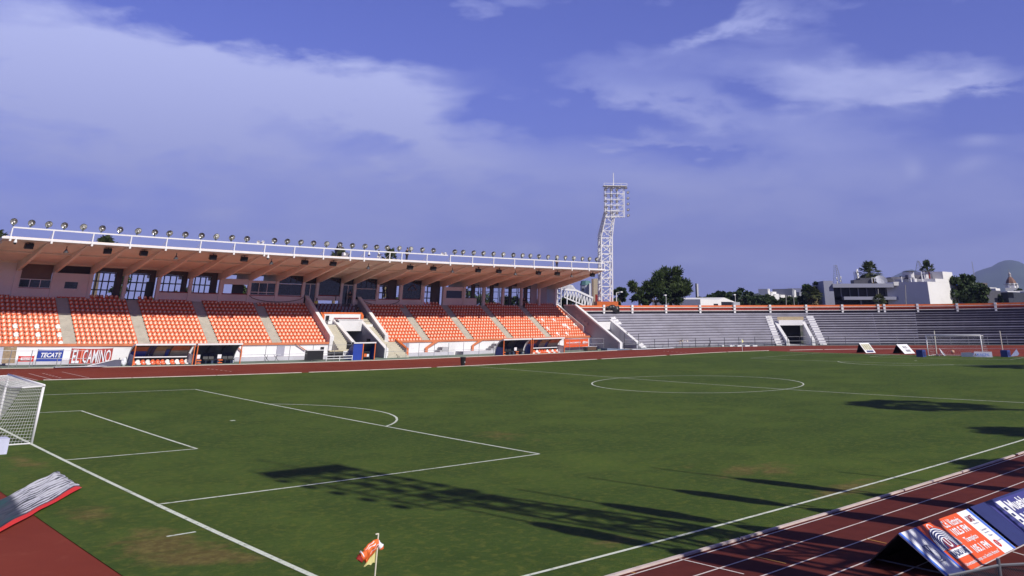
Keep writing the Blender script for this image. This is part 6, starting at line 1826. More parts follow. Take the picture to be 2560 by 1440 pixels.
def trees():
    T_ = 'trees beyond the open terrace'
    tree('broad_tree', 'large feathery tree with an uneven airy crown above the terrace wall', (134.91, 109.13, 5.67), (131.18, 113.29, 5.83), (138.51, 104.87, 5.83), (135.12, 108.89, 14.44), 9000, .42, LEAF1, 34, 4, .6, .4, .04, T_, True)
    tree('airy_tree', 'thin crowned tree with open branches joined to the left of the large feathery one', (129.32, 112.95, 5.68), (127.35, 115.04, 5.83), (131.59, 110.46, 5.83), (129.60, 112.64, 13.43), 2600, .40, LEAF1, 15, 9, 1.0, .3, .10, T_, True)
    tree('round_tree', 'dark dense low tree filling the foot of the large feathery tree', (130.40, 109.40, 5.68), (126.42, 113.69, 5.83), (134.77, 104.37, 5.83), (130.48, 109.31, 9.72), 5200, .40, LEAF2, 26, 5, .2, .3, .0, T_)
    tree('small_tree', 'small dark tree just right of the floodlight tower', (131.63, 120.97, 5.66), (130.46, 122.16, 5.82), (133.03, 119.51, 5.82), (131.55, 121.05, 10.89), 1500, .45, LEAF2, 12, 6, .5, .3, .0, T_)
    tree('bushy_tree', 'dark bushy tree behind the white truss at the end of the stand', (110.57, 113.59, 4.75), (108.23, 115.72, 5.84), (113.43, 110.88, 5.84), (110.55, 113.61, 8.18), 4200, .32, LEAF2, 22, 11, .4, .3, .0, T_)
    for i, (base, left, right, top, lf, lab) in enumerate([
            ((182.29, 137.89, 5.57), (180.25, 140.38, 5.77), (184.30, 135.36, 5.77), (182.42, 137.72, 9.59), .55, 'low dark tree just right of the grey chimney'),
            ((188.57, 138.02, 5.57), (186.26, 140.93, 5.77), (190.84, 135.07, 5.77), (188.74, 137.80, 10.48), .55, 'dark tree above the left half of the white shed'),
            ((191.09, 134.74, 5.57), (188.03, 138.70, 5.77), (194.07, 130.72, 5.77), (191.31, 134.44, 11.30), .55, 'broad round dark tree above the white shed'),
            ((199.46, 135.20, 5.56), (197.09, 138.41, 5.76), (201.79, 131.94, 5.76), (199.67, 134.91, 10.58), .55, 'dark round tree right of the white shed'),
            ((191.91, 125.13, 5.58), (190.08, 127.70, 5.78), (193.73, 122.53, 5.78), (192.08, 124.90, 9.16), .55, 'low dark tree below the hillside houses'),
            ((185.64, 116.63, 5.60), (183.69, 119.44, 5.79), (187.56, 113.79, 5.79), (185.78, 116.43, 8.45), .55, 'low dark tree in the middle of the tree line'),
            ((187.44, 113.97, 5.60), (185.88, 116.29, 5.79), (188.98, 111.62, 5.79), (187.60, 113.73, 8.83), .55, 'low dark tree left of the fan palm'),
            ((160.07, 91.87, 5.66), (158.50, 94.28, 5.82), (161.62, 89.43, 5.82), (160.34, 91.45, 10.94), .42, 'dense dark tree behind the low fan palm'),
            ((163.98, 91.32, 5.66), (162.98, 92.90, 5.82), (164.97, 89.71, 5.82), (164.33, 90.76, 12.24), .42, 'tall dark tree touching the left wall of the building'),
            ((181.04, 67.82, 5.67), (179.51, 71.16, 5.83), (182.52, 64.46, 5.83), (181.49, 66.82, 12.73), .42, 'dark tree directly right of the white building block'),
            ((183.84, 66.44, 5.67), (182.21, 70.09, 5.82), (185.40, 62.76, 5.83), (184.33, 65.30, 13.42), .42, 'tallest dark tree right of the white building block'),
            ((176.40, 60.95, 5.68), (175.20, 63.74, 5.83), (177.57, 58.14, 5.84), (176.72, 60.19, 10.74), .42, 'dark sloping tree beside the rooftops at the right'),
            ((265.49, 94.12, 5.53), (264.41, 96.73, 5.75), (266.56, 91.45, 5.75), (265.79, 93.39, 10.19), .55, 'small dark tree among the rooftops'),
            ((296.04, 98.42, 5.48), (295.20, 100.60, 5.72), (296.88, 96.18, 5.72), (296.46, 97.29, 12.27), .55, 'dark tree right of the domed church'),
            ((183.85, 71.32, 5.66), (183.02, 73.09, 5.82), (184.67, 69.51, 5.82), (184.39, 70.14, 14.22), .42, 'thin treetop poking over the white building block'),
            ]):
        tree('dark_tree', lab, base, left, right, top, 2000, lf, LEAF2, 16, 20 + i, .4, .3, .0, 'dark trees along the skyline')
    # greenery behind the grandstand, seen through its open bays
    for i, (x, y, w, h, lab) in enumerate([(26.5, 112, 2.7, 10.3, 'green tree seen through the fourth roof bay'), (30.2, 113, 3.5, 8.9, 'dark shrubbery tree seen through the fifth roof bay'), (35.0, 112, 2.7, 8.6, 'low tree seen through the fifth and sixth bays'), (39.8, 113, 1.9, 9.0, 'low tree at the right of the seventh bay'), (44.0, 112, 2.7, 9.2, 'tree behind the eighth bay window'),
                                           (74, 118, 4.3, 10.6, 'tree behind the middle right bays'), (82, 116, 3.8, 11.2, 'tree behind the eighteenth bay'), (90, 117, 5.4, 11.4, 'tree behind the twentieth bay'), (98, 116, 4.6, 10.8, 'tree behind the third bay from the right'), (105, 117, 4.1, 9.0, 'tree behind the last bay of the stand'), (18, 118, 3.5, 8.2, 'low tree behind the third bay'), (48, 118, 3.4, 9.0, 'tree behind the press windows')]):
        b = W((x, y, 0)); tree('garden_tree', lab, b, b - Vector((w, 0, 0)), b + Vector((w, 0, 0)), b + Vector((0, 0, h)), 2600, .27, LEAF1 if i % 2 else LEAF2, 14, 50 + i, .4, .2, .0, 'trees behind the grandstand')


trees()


# ---------------------------------------------------------------- buildings and things beyond the stadium
def site(a, b, h0=0.0):
    """local frame of a building whose front runs from a (left) to b (right)"""
    a = Vector(a); b = Vector(b); ud = Vector((b.x - a.x, b.y - a.y, 0)); U = ud.length; ud.normalize()
    return a, ud, Vector((-ud.y, ud.x, 0)), U


class Face:
    """boxes given by x and y in image pixels, in metres once scaled; depth goes away from the viewer"""
    def __init__(s, a, b, x0, x1, ybase, zbase):
        s.a, s.ud, s.nd, s.U = site(a, b); s.x0 = x0; s.kx = s.U / (x1 - x0); vd = Vector((s.a.x - CAM.x, s.a.y - CAM.y, 0)).normalized(); s.k = s.kx * max(.15, abs(s.ud.cross(vd).z)); s.yb = ybase; s.zb = zbase; s.o = Vector((s.a.x, s.a.y, 0))
    def P(s, x, y, d): return s.o + s.ud * ((x - s.x0) * s.kx) + s.nd * d + Vector((0, 0, s.zb + (s.yb - y) * s.k))
    def box(s, mb, xa, xb, ya, yb, d0, d1):
        vs = [s.P(x, y, d) for y in (yb, ya) for x, d in ((xa, d0), (xb, d0), (xb, d1), (xa, d1))]
        return mb.add(vs, [(3, 2, 1, 0), (4, 5, 6, 7), (0, 1, 5, 4), (1, 2, 6, 5), (2, 3, 7, 6), (3, 0, 4, 7)])


def fpart(F, name, mat, parent, *boxes):
    mb = MB()
    for b in boxes: F.box(mb, *b)
    o = wl(parent); mb.v = [tuple(Vector(q) - o) for q in mb.v]
    return mb.build(name, mat, parent, warp=False)


def far_things():
    BW = M('building_white', (.72, .71, .71), .8, var=.04, scale=.2, dirt=.15); BG = M('building_lilac_grey', (.30, .31, .40), .8, var=.05, scale=.2, dirt=.12); GL = M('window_band_dark', (.02, .02, .028), .3)
    PF = M('tan_stone', (.45, .38, .28), .85, var=.1); BD = M('roof_clutter_dark', (.07, .07, .09), .7, var=.2)
    # flat-roofed office building
    F = Face((157.85, 86.02, 6.61), (175.79, 64.88, 6.60), 2062, 2400, 765, (166.06, 77.82, 6.22)[2])
    t = thing('office_building', 'flat-roofed grey office building with long dark windows and a stepped white end block', 'building', F.P(2230, 790, 5), warp=False)
    fpart(F, 'side_wall', BG, t, (2062, 2086, 704, 830, -1.0, 16))
    fpart(F, 'roof_slab', BG, t, (2084, 2237, 711, 720.5, -1.5, 14)); fpart(F, 'roof_slab_end', BW, t, (2238, 2252, 707, 716, -1.5, 6))
    fpart(F, 'floor_band', BG, t, (2110, 2290, 742.5, 750, -1.2, 12))
    fpart(F, 'window_band', GL, t, (2087, 2292, 721, 742, 1.0, 14), (2087, 2292, 750.5, 830, 1.5, 14))
    for x in (2087, 2106, 2129, 2150, 2172, 2196, 2220, 2242): fpart(F, 'mullion', M('building_mullion', (.26, .26, .30), .7), t, (x, x + (2.6 if x in (2106, 2150, 2242) else 1.2), 720.6, 742.4, .4, .97))
    for x in (2154, 2247): fpart(F, 'pillar', BG, t, (x, x + 3, 750.6, 830, .3, 1.2))
    for a in ((2142, 2158, 701.5, 710.5, 0, 4), (2160, 2189, 696.5, 710.5, 1, 6), (2225, 2247, 697.5, 706, 2, 7)): fpart(F, 'roof_unit', BD, t, a)
    fpart(F, 'roof_frame', WHITEM, t, (2189, 2190.4, 697, 708, .5, .8), (2196, 2197, 697, 708, .5, .8), (2189, 2202, 696, 697.2, .5, .8), (2200.6, 2202, 697, 708, .5, .8))
    fpart(F, 'stair_tower', BG, t, (2290, 2296, 716, 830, -1, 8), (2298, 2303.5, 716, 830, -1.5, 8), (2304, 2322, 747.5, 752, -1, 2), (2304, 2322, 738.5, 739.6, -1, 0))
    fpart(F, 'stair_void', GL, t, (2303.6, 2323, 716, 830, .5, 8), (2250, 2325, 717, 721, 0, 8))
    fpart(F, 'upper_wall', M('building_shade_wall', (.15, .145, .19), .8, var=.15), t, (2293, 2330, 688, 713, 4, 12), (2330, 2368, 686, 701, 3, 9), (2250, 2292, 693, 716, 5, 12))
    FW = Face((167.04, 67.12, 6.59), (182.11, 67.88, 6.62), 2326, 2398, 765, (169.28, 67.06, 6.22)[2]); FW.k = F.k * 1.03; kx = FW.U / 72
    mb = MB(); o = wl(t)
    for xa, xb, ya, yb in ((2326, 2398, 709.5, 830), (2346, 2396.5, 701.5, 709.4), (2367, 2392, 683.5, 701.4)):
        P4 = [FW.o + FW.ud * ((x - 2326) * kx) + Vector((0, 0, FW.zb + (765 - y) * FW.k)) - o for x, y in ((xa, yb), (xb, yb), (xb, ya), (xa, ya))]
        mb.prism(P4, FW.nd * 9)
    mb.build('white_block', BW, t, warp=False)
    q = FW.o + FW.ud * (FW.U + .03) - o; z0 = FW.zb - 4; z1 = FW.zb + 58 * FW.k
    MB().prism([q + Vector((0, 0, z0)), q + FW.ud * 1.4 + Vector((0, 0, z0)), q + FW.ud * 1.0 + Vector((0, 0, z1)), q + Vector((0, 0, z1))], FW.nd * 8).build('blue_return_wall', BLUE, t, warp=False)
    for x0, x1, z0, z1 in ((2285, 2287, 681, 716), (2292.5, 2295, 682, 716), (2313.5, 2315.2, 682, 715), (2320.5, 2322.5, 682, 715), (2262, 2263.5, 694, 712)): fpart(F, 'roof_mast', WHITEM, t, (x0, x1, z0, z1, -.5, .0))
    fpart(F, 'roof_mast', DRED, t, (2332.5, 2334.6, 683, 710, -.5, 0))
    fpart(F, 'roof_canopy', BD, t, (2277, 2296, 680.5, 682, -1, 3), (2324, 2340, 680.5, 682, -1, 3), (2297, 2300, 690, 710, 0, .4))
    for x, y in ((2297, 704), (2325, 703), (2290, 690), (2327, 694)): fpart(F, 'roof_unit', BW, t, (x - 3, x + 3, y - 5, y + 6, -.6, 1.5))
    fpart(F, 'wall_unit', BW, t, (2257, 2261.5, 751, 754.5, .0, 1.0)); fpart(F, 'wall_unit', BG, t, (2278, 2289, 739, 750, -.3, 1.0))
    mb = MB(); o = wl(t)
    for i in range(10):
        x = 2272 + i * 1.0; mb.tube(F.P(x, 716, -.4) - o, F.P(x - 4, 700 + 3 * (i % 3), -.4) - o, .05, n=4)
    mb.build('pole_lines', BD, t, warp=False)
    mb = MB(); mb.lathe([(.001, 0), (.7, .12), (1.3, .5)], F.P(2213, 706, 1) - o, (-.6, -.6, .8), 14); mb.build('satellite_dish', M('dish_grey', (.35, .36, .42), .5), t, warp=False)
    # white shed
    F = Face((164.61, 124.76, 5.80), (184.55, 128.46, 5.78), 1756, 1848, 766, (172.04, 125.07, 6.16)[2])
    t = thing('white_shed', 'white gable-roofed shed with dark openings behind the terrace wall', 'building', F.P(1800, 790, 5), warp=False); o = wl(t)
    poly = [(1752, 830), (1848, 830), (1848, 757.5), (1836, 755), (1810, 745.8), (1796, 751), (1752, 750.5)]
    mb = MB(); mb.prism([F.P(x, y, 0) - o for x, y in poly], F.nd * 14); mb.build('wall', BW, t, warp=False)
    fpart(F, 'opening', GL, t, (1802, 1828, 755.5, 830, -.15, -.02), (1783, 1793, 760, 830, -.15, -.02)); fpart(F, 'low_wall', M('grey_lattice', (.34, .35, .40), .8), t, (1829, 1846, 756, 830, -.5, -.05))
    # white shelter far left, seen through the roof bay
    b = W((19.5, 135, 0)); t = thing('white_canopy_building', 'white gabled building seen through the fourth roof bay', 'building', b, warp=False)
    MB().prism([(-4, 0, -1), (7.6, 0, -1), (7.6, 0, 7.3), (2.5, 0, 9.3), (-4, 0, 10.6)], (0, 6, 0)).build('wall', BW, t, warp=False); MB().box(-3.6, 7.2, -.15, -.01, 2.0, 6.7).build('opening', GL, t, warp=False)
    # white steel truss at the end of the stand
    b = Vector((109.12, 111.12, 5.49)); t = thing('roof_truss', 'white steel lattice truss sloping down beyond the end of the stand', 'truss', b, warp=False)
    A = Vector((104.63, 112.50, 10.43)) - b; A2 = Vector((105.00, 112.17, 8.34)) - b; B_ = Vector((111.76, 109.15, 7.65)) - b; B2 = Vector((111.65, 109.26, 5.70)) - b
    K = Vector((105.16, 112.03, 9.27)) - b; K2 = Vector((108.55, 110.55, 9.01)) - b
    mb = MB(); mb.bar(K, K2, .35).bar(K2, B_, .35).bar(A2, B2, .22)
    n = 12
    for i in range(n):
        u0, u1 = i / n, (i + 1) / n
        tp = lambda u: K.lerp(K2, u * 2) if u < .5 else K2.lerp(B_, u * 2 - 1)
        bt = lambda u: A2.lerp(B2, u)
        mb.bar(tp(u0), bt((u0 + u1) / 2), .16).bar(bt((u0 + u1) / 2), tp(u1), .16)
        if i % 3 == 0: mb.bar(tp(u0), Vector((tp(u0).x, tp(u0).y, -2)), .18)
    mb.build('truss_frame', WHITEM, t, warp=False)
    mb = MB(); c1 = Vector((108.78, 115.23, 9.36)) - b; c2 = Vector((109.75, 114.89, 10.34)) - b; c3 = Vector((111.08, 114.21, 10.05)) - b; c4 = Vector((111.67, 113.66, 9.08)) - b
    mb.prism([c1, c2, c3, c4], (1.5, 2.5, 0)); mb.build('roof_sheeting', M('grey_sheeting', (.42, .42, .46), .6, var=.3, scale=1.5), t, warp=False)
    # two blocks far away
    F = Face((275.62, 286.73, 7.29), (279.88, 282.67, 7.29), 1450, 1482, 765, (277.76, 284.71, 6.44)[2])
    t = thing('green_roofed_tower', 'pale many-sided block with a low green roof in the distance', 'building', F.P(1466, 790, 5), warp=False); o = wl(t)
    mb = MB(); c = F.P(1464, 765, 3) - o; R_ = 13.5 * F.k; H_ = (765 - 716) * F.k
    mb.lathe([(R_, -8), (R_, H_)], c, (0, 0, 1), 8); mb.build('wall', M('pale_block', (.42, .44, .50), .8), t, warp=False); MB().lathe([(R_ * 1.08, H_), (R_ * .85, H_ + 10 * F.k), (.01, H_ + 11 * F.k)], c, (0, 0, 1), 8).build('roof', M('green_roof', (.07, .17, .17), .7), t, warp=False)
    fpart(F, 'annex', BW, t, (1473, 1477, 712, 790, -2, 1)); fpart(F, 'window', GL, t, (1454, 1460, 724, 730, -1.9, -1.7))
    F = Face((293.38, 297.44, 7.35), (296.55, 294.34, 7.35), 1479, 1502, 765, (294.90, 295.96, 6.46)[2])
    t = thing('tan_tower_block', 'tan tower block just left of the floodlight tower in the distance', 'building', F.P(1490, 790, 5), warp=False)
    fpart(F, 'wall', PF, t, (1484, 1497, 701, 800, 0, 10)); fpart(F, 'shaded_wing', M('brown_wing', (.20, .15, .12), .8), t, (1478.5, 1483.8, 702, 800, -1, 8))
    # dark red block at the tower foot
    F = Face((107.52, 104.35, 6.55), (108.38, 103.51, 6.55), 1486, 1502, 775, (107.74, 104.14, 5.51)[2])
    t = thing('dark_red_wall', 'dark red block beside the foot of the floodlight tower', 'wall', F.P(1494, 800, 1), warp=False); fpart(F, 'panel', DRED, t, (1488, 1503, 739, 800, 0, 1.5))
    t = thing('black_tarpaulin', 'black tarpaulin thrown over the terrace wall below the floodlight tower', 'tarpaulin', pol(62.1, 80, 5.3))
    mb = MB(); mb.grid(lambda u, v: pol(62.25 - .25 * math.sin(v * PI) - .15 * math.sin(u * 13), 81.7 - 2.6 * u, 6.50 - (1.25 * (.35 + .65 * u)) * v - .12 * math.sin(u * 9)), 16, 5); mb.build('sheet', BLACK, t, smooth=True)
    # chimney
    F = Face((296.21, 235.54, 7.22), (297.52, 233.93, 7.22), 1738, 1750, 765, (296.84, 234.77, 6.42)[2]); t = thing('chimney', 'slim grey and white chimney rising above the tree line', 'chimney', F.P(1744, 790, 1), warp=False); fpart(F, 'grey_shaft', BD, t, (1740, 1743.9, 712, 800, 0, 2)); fpart(F, 'white_shaft', BW, t, (1744, 1747.6, 713, 800, -.5, 2))
    # street lamps over the wall
    def lamp(label, base, top, arm, mat=WHITEM, r=.09):
        b = Vector(base); t = thing('street_lamp', label, 'street lamp', b, 'street lamps beyond the terrace', warp=False); T_ = Vector(top) - b
        MB().tube((0, 0, -1), T_, r, r * .7, 8).build('pole', mat, t, warp=False); A_ = Vector(arm) - b
        MB().tube(T_, A_, r * .5, n=5).build('arm', mat, t, warp=False); MB().box(A_.x - .15, A_.x + .45, A_.y - .2, A_.y + .2, A_.z - .08, A_.z + .10).build('lamp_head', mat, t, warp=False)
    lamp('white curved street lamp directly right of the floodlight tower', (113.31, 104.24, 5.49), (113.33, 104.21, 8.56), (113.87, 103.66, 8.70), r=.13)
    lamp('slim white lamp pole before the large feathery tree', (123.42, 100.39, 5.48), (123.43, 100.39, 7.96), (123.22, 100.62, 8.18), r=.06)
    lamp('white lamp pole in front of the white shed', (135.12, 92.37, 5.47), (135.17, 92.30, 8.13), (134.99, 92.54, 8.28), r=.06)
    lamp('dark lamp leaning before the white building block', (159.72, 58.68, 5.50), (159.78, 58.55, 8.26), (159.70, 58.71, 8.48), DSTEEL, r=.06)
    for a, bb, nm in (((149.12, 89.96, 5.45), (149.26, 89.76, 8.30), 'pale pole among the dark trees, first left of the low fan palm'), ((150.07, 88.54, 5.45), (150.10, 88.49, 7.99), 'pale pole among the dark trees, second left of the low fan palm'), ((150.56, 87.80, 5.45), (150.59, 87.75, 6.98), 'short pale pole beside the low fan palm'), ((155.15, 72.35, 5.48), (155.35, 71.99, 9.39), 'wooden pole rising through the small palm'), ((159.32, 68.73, 5.47), (159.57, 68.24, 10.14), 'dark utility pole before the office building')):
        A_ = Vector(a); t = thing('utility_pole', nm, 'pole', A_, 'poles beyond the terrace', warp=False); MB().tube((0, 0, -1), Vector(bb) - A_, .11, .08, 7).build('pole', M('pole_grey', (.30, .29, .28), .8), t, warp=False)
    # masts
    def mast(label, base, top, w0, w1, dishes=(), mat=STEEL):
        b = Vector(base); t = thing('radio_mast', label, 'mast', b, 'radio masts on the skyline', warp=False); H_ = Vector(top).z - b.z; mb = MB(); n = 10
        for sx, sy in ((-1, -1), (1, -1), (0, 1)): mb.tube((sx * w0, sy * w0, 0), (sx * w1, sy * w1, H_), .06, n=4)
        for i in range(n):
            u = i / n; v = (i + 1) / n; a = w0 + (w1 - w0) * u; c = w0 + (w1 - w0) * v; mb.tube((-a, -a, H_ * u), (c, -c, H_ * v), .04, n=3).tube((a, -a, H_ * u), (0, c, H_ * v), .04, n=3)
        mb.build('lattice', mat, t, warp=False)
        for z, s, r in dishes: MB().lathe([(.001, 0), (r * .8, .1), (r, .35), (r * .5, .4)], (s, -.4, H_ * z), (.2, -1, 0), 10).build('dish', WHITEM, t, warp=False)
    mast('lattice radio mast left of the tall palm', (210.89, 114.27, 11.38), (211.14, 113.85, 16.88), 1.1, .3, ((.15, -.9, .4), (.25, .9, .4), (.4, 1.2, .35), (.35, -1, .35)))
    mast('short radio mast carrying three round dishes', (196.09, 99.95, 10.94), (196.29, 99.60, 14.36), .35, .3, ((.97, 0, .75), (.70, .2, .6), (.45, .1, .6)))
    mast('thin lattice radio mast beside the narrow palm', (203.35, 86.21, 13.16), (203.49, 85.93, 16.73), 1.4, .15, ())
    mast('very thin distant mast against the mountain', (539.86, 215.62, 21.22), (540.52, 214.06, 31.76), .35, .1, ())
    # rooftops at the right
    F = Face((254.64, 94.18, 6.29), (312.93, 95.92, 6.33), 2450, 2620, 768, (266.74, 91.01, 5.97)[2])
    def house(label, *parts):
        xs = [b for _, _, bs in parts for b in bs]; cx = sum((b[0] + b[1]) / 2 for b in xs) / len(xs); t = thing('house', label, 'house', F.P(cx, 800, 5), 'houses at the right of the skyline', warp=False)
        for nm, mt, bs in parts: fpart(F, nm, mt, t, *bs)
    house('cream rooftop house with a tank and aerial beside the dark trees', ('wall', BW, [(2468, 2488, 707, 800, 6, 14), (2470, 2477, 700, 707, 7, 10)]), ('roof', M('roof_slate', (.10, .085, .08), .8), [(2462, 2490, 713, 723, 2, 12)]))
    house('long low white house behind the domed church', ('wall', BW, [(2490, 2520, 716, 800, 8, 16), (2484, 2518, 722.6, 729, 3, 7)]), ('window', GL, [(2497, 2505, 725, 728, 2.8, 2.97), (2508, 2515, 725, 728, 2.8, 2.97)]))
    house('dark-fronted hall with a white end wall near the right edge', ('dark_front', M('dark_slate_wall', (.035, .04, .06), .7), [(2486, 2525, 735, 800, -4, 6)]), ('end_wall', BW, [(2525.3, 2544, 732, 800, -5, 8)]), ('ledge', WHITEM, [(2470, 2500, 733, 734.5, -6, -4.2)]))
    house('white house with a round vent at the right edge', ('wall', BW, [(2544.3, 2640, 729, 800, -8, 4)]), ('vent', BD, [(2550, 2554, 741, 745, -8.3, -8.05)]))
    house('small white house with broken white walls left of the dark hall', ('wall', BW, [(2454, 2466, 722, 728, 0, 5), (2476, 2486, 726, 731, -2, 4)]), ('shaded_wall', BD, [(2454, 2486, 731.2, 800, -2, 6)]))
    # domed church
    F = Face((406.08, 146.54, 7.26), (409.28, 138.22, 7.25), 2515, 2570, 765, (407.51, 142.89, 6.43)[2]); t = thing('domed_church', 'distant church with a ribbed reddish dome, lantern and cross', 'church', F.P(2536, 790, 5), warp=False); o = wl(t); k = F.k
    fpart(F, 'base', BW, t, (2520, 2553, 718, 800, 0, 12)); c = F.P(2537, 718, 6) - o
    MB().lathe([(14.5 * k, 0), (14.5 * k, 11 * k), (16 * k, 11 * k), (16 * k, 12 * k)], c, (0, 0, 1), 8).build('drum', BW, t, warp=False)
    mb = MB(); mb.lathe([(14.8 * k, 12 * k), (13.2 * k, 17 * k), (10 * k, 22.5 * k), (6 * k, 27 * k), (4.2 * k, 28.5 * k)], c, (0, 0, 1), 8); mb.build('dome', M('dome_tile', (.17, .085, .065), .7, var=.2), t, warp=False)
    MB().lathe([(3.8 * k, 28.5 * k), (3.8 * k, 35 * k), (4.6 * k, 35.5 * k), (3.2 * k, 39 * k), (.5 * k, 41 * k), (.3 * k, 50 * k)], c, (0, 0, 1), 8).build('lantern', M('lantern_stone', (.40, .36, .36), .7), t, warp=False)
    mb = MB()
    for i in range(8): a = i * PI / 4; mb.box(c.x + 14.2 * k * math.cos(a) - .5, c.x + 14.2 * k * math.cos(a) + .5, c.y + 14.2 * k * math.sin(a) - .5, c.y + 14.2 * k * math.sin(a) + .5, c.z, c.z + 11 * k)
    mb.build('drum_pillar', BW, t, warp=False)
    mb = MB()
    for i in range(8): a = i * PI / 4 + PI / 8; mb.box(c.x + 13.9 * k * math.cos(a) - .9, c.x + 13.9 * k * math.cos(a) + .9, c.y + 13.9 * k * math.sin(a) - .9, c.y + 13.9 * k * math.sin(a) + .9, c.z + 1.5, c.z + 9 * k)
    mb.build('drum_window', GL, t, warp=False)
    # hillside with small houses
    rnd = random.Random(5)
    def hill(name, pts, D, depth, mat):
        """ridge line given as points traced from image pixels; slopes fall away on both sides"""
        P = [Vector(q) for q in pts]; mb = MB(); vs = []
        for q in P:
            d = Vector((q.x - CAM.x, q.y - CAM.y, 0)).normalized()
            for j in range(9):
                s = (j - 4) / 4; z = -2 + (q.z + 2) * max(0, 1 - abs(s) ** 1.6); off = d * depth * s
                nz = mnoise.noise(Vector((q.x * .004, q.y * .004, s * 2))) * (q.z) * .10
                vs.append((q.x + off.x, q.y + off.y, z + nz * (1 - abs(s))))
        mb.add(vs, [(i * 9 + j, (i + 1) * 9 + j, (i + 1) * 9 + j + 1, i * 9 + j + 1) for i in range(len(P) - 1) for j in range(8)])
        return tag(mb.build(name, mat, warp=False, smooth=True), kind='structure')
    HILLM = M('wooded_hill', (.030, .045, .022), .95, var=.5, scale=.02)
    hill('hill', [(520.19, 435.31, 5.87), (531.99, 421.10, 12.34), (543.25, 406.79, 14.28), (554.06, 392.30, 15.65), (562.74, 380.08, 17.02), (571.04, 367.85, 17.25), (580.46, 353.25, 15.52), (592.19, 333.87, 12.15), (602.93, 314.80, 6.69)], 700, 120, HILLM)
    F = Face((492.07, 341.50, 6.63), (556.98, 352.82, 6.68), 1900, 2000, 768, (516.03, 342.12, 5.89)[2])
    DK = M('hillside_dark', (.05, .06, .07), .9)
    for i, (x0, x1, y0, y1) in enumerate([(1908, 1913, 728, 735), (1913, 1926, 734, 737.5), (1918, 1929, 738.5, 743.5), (1929, 1942, 740.5, 743.5), (1948, 1955, 731, 735), (1960, 1966, 729, 733), (1972, 1980, 733, 737), (1979, 1986, 724, 729), (1984, 1992, 738, 744), (1976, 1983, 743, 747), (1990, 1997, 731, 735), (1942, 1947, 727, 730)]):
        t = thing('hillside_house', 'small white hillside house, number %s from the left of the cluster' % ['one', 'two', 'three', 'four', 'five', 'six', 'seven', 'eight', 'nine', 'ten', 'eleven', 'twelve'][i], 'house', F.P((x0 + x1) / 2, y1 + 10, 2), 'white houses on the wooded hillside', warp=False)
        fpart(F, 'wall', BW if i not in (6, 10, 11) else M('hillside_grey', (.22, .23, .27), .9), t, (x0, x1, y0, y1 + 12, -4 - i * .7, 3)); fpart(F, 'window', DK, t, (x0 + .8, x0 + 2.0, y0 + 1.5, y0 + 2.6, -4.3 - i * .7, -4.05 - i * .7))
    MTN = M('mountain_forest', (.055, .085, .06), .95, var=.3, scale=.002)
    hill('mountain', [(6344.90, 2911.06, 142.52), (6402.19, 2783.41, 184.04), (6436.98, 2702.40, 239.09), (6460.52, 2645.92, 259.57), (6476.96, 2605.63, 269.55), (6495.99, 2558.08, 295.34), (6511.92, 2517.48, 307.84), (6528.54, 2474.32, 306.92), (6544.11, 2433.06, 295.43), (6569.78, 2363.31, 257.18), (6615.91, 2231.77, 202.97), (6671.12, 2062.10, 124.45)], 7000, 2200, MTN)
    hill('distant_ridge', [(6554.01, 3807.59, 117.11), (6665.51, 3609.50, 214.36), (6723.72, 3500.26, 228.17), (6769.73, 3410.75, 256.92), (6794.50, 3361.33, 265.21), (6832.93, 3282.82, 249.33), (6872.10, 3200.35, 265.93), (6906.70, 3125.30, 229.65), (6963.46, 2997.28, 199.00), (7015.06, 2875.01, 140.31)], 7600, 2200, MTN)


far_things()


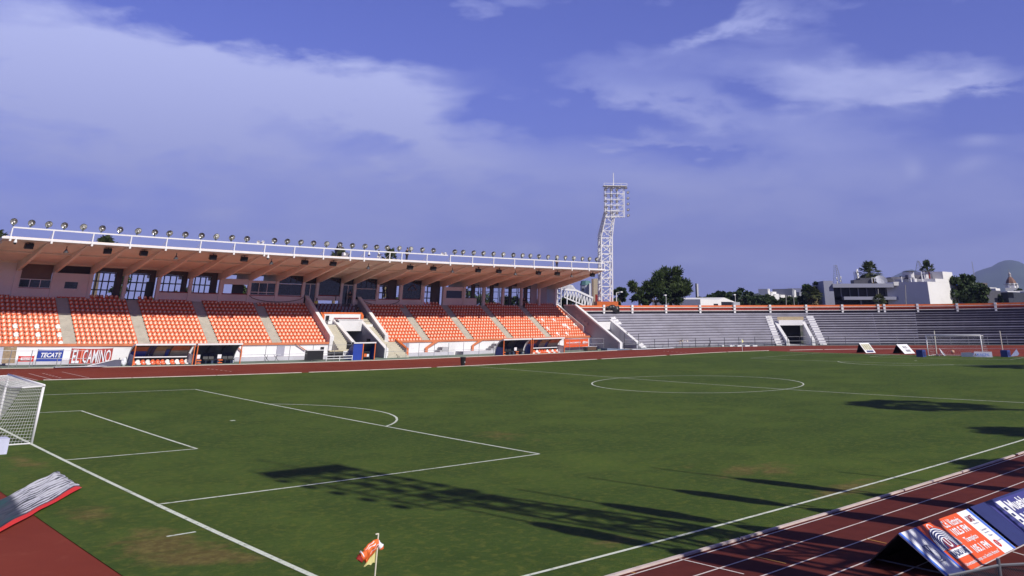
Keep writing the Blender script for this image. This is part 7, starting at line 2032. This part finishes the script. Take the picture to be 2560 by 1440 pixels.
# ---------------------------------------------------------------- outside the frame: only their shadows fall into it
def outside():
    b = W((12.0, -17.5, 0)); flood_tower((b.x, b.y, b.z), PI * .98, 'white lattice floodlight tower behind the viewer whose shadow crosses the near penalty area', .94, .31, .80)
    CL = M('shadow_caster_cloth', (.35, .10, .06), .85)
    for i, (x, hh) in enumerate(((9.75, 14.6), (13.3, 14.9), (16.75, 14.7), (20.1, 14.5), (23.7, 9.5))):  # unseen shadow casters; the mast and banner forms are made up
        b = W((x, -13.9, 0)); t = thing('shadow_caster_mast', 'unseen mast shape with a furled banner added to cast a shadow, %s of five' % ('first', 'second', 'third', 'fourth', 'last')[i], 'mast', b, 'unseen masts added for their shadows', warp=False)
        MB().tube((0, 0, -.3), (0, 0, hh + 3.2), .09, .05, 8, split=False).build('pole', WHITEM, t, warp=False)
        rnd = random.Random(40 + i); mb = MB(); n = 30
        for part, (z0, z1, w) in enumerate(((hh - 3.6, hh, .85), (6.6, hh - 4.1, 1.0))):
            pr = []
            for j in range(n + 1):
                u = j / n; pr.append((w * .5 * (math.sin(u * PI) ** .35) * (1 + .25 * mnoise.noise(Vector((u * 6, i, part)))), z0 + (z1 - z0) * u))
            mb.lathe(pr, (0, 0, 0), (0, 0, 1), 9)
        mb.add([(.30, 0, hh - 4.2), (.42, 0, hh - 4.2), (.42, 0, hh - 3.4), (.30, 0, hh - 3.4)], [(0, 1, 2, 3)])
        mb.build('banner', CL, t, warp=False)


outside()


# ---------------------------------------------------------------- the air
def haze():
    mb = MB(); x0, x1, y0, y1, z0, z1 = -4200, 11000, -3200, 11000, -6.0, 1500.0
    mb.add([(x, y, z) for z in (z0, z1) for x, y in ((x0, y0), (x1, y0), (x1, y1), (x0, y1))], [(3, 2, 1, 0), (4, 5, 6, 7), (0, 1, 5, 4), (1, 2, 6, 5), (2, 3, 7, 6), (3, 0, 4, 7)])
    m = bpy.data.materials.new('air'); m.use_nodes = True; nt = m.node_tree
    for n in list(nt.nodes): nt.nodes.remove(n)
    g = NT(nt); v = g.n('ShaderNodeVolumePrincipled'); out = g.n('ShaderNodeOutputMaterial'); g.l(v.outputs[0], out.inputs['Volume'])
    v.inputs['Color'].default_value = (.42, .50, 1.0, 1); v.inputs['Density'].default_value = HAZE
    v.inputs['Anisotropy'].default_value = 0.0
    tag(mb.build('haze', m, warp=False), kind='stuff')


HAZE = 1.1e-4
haze()
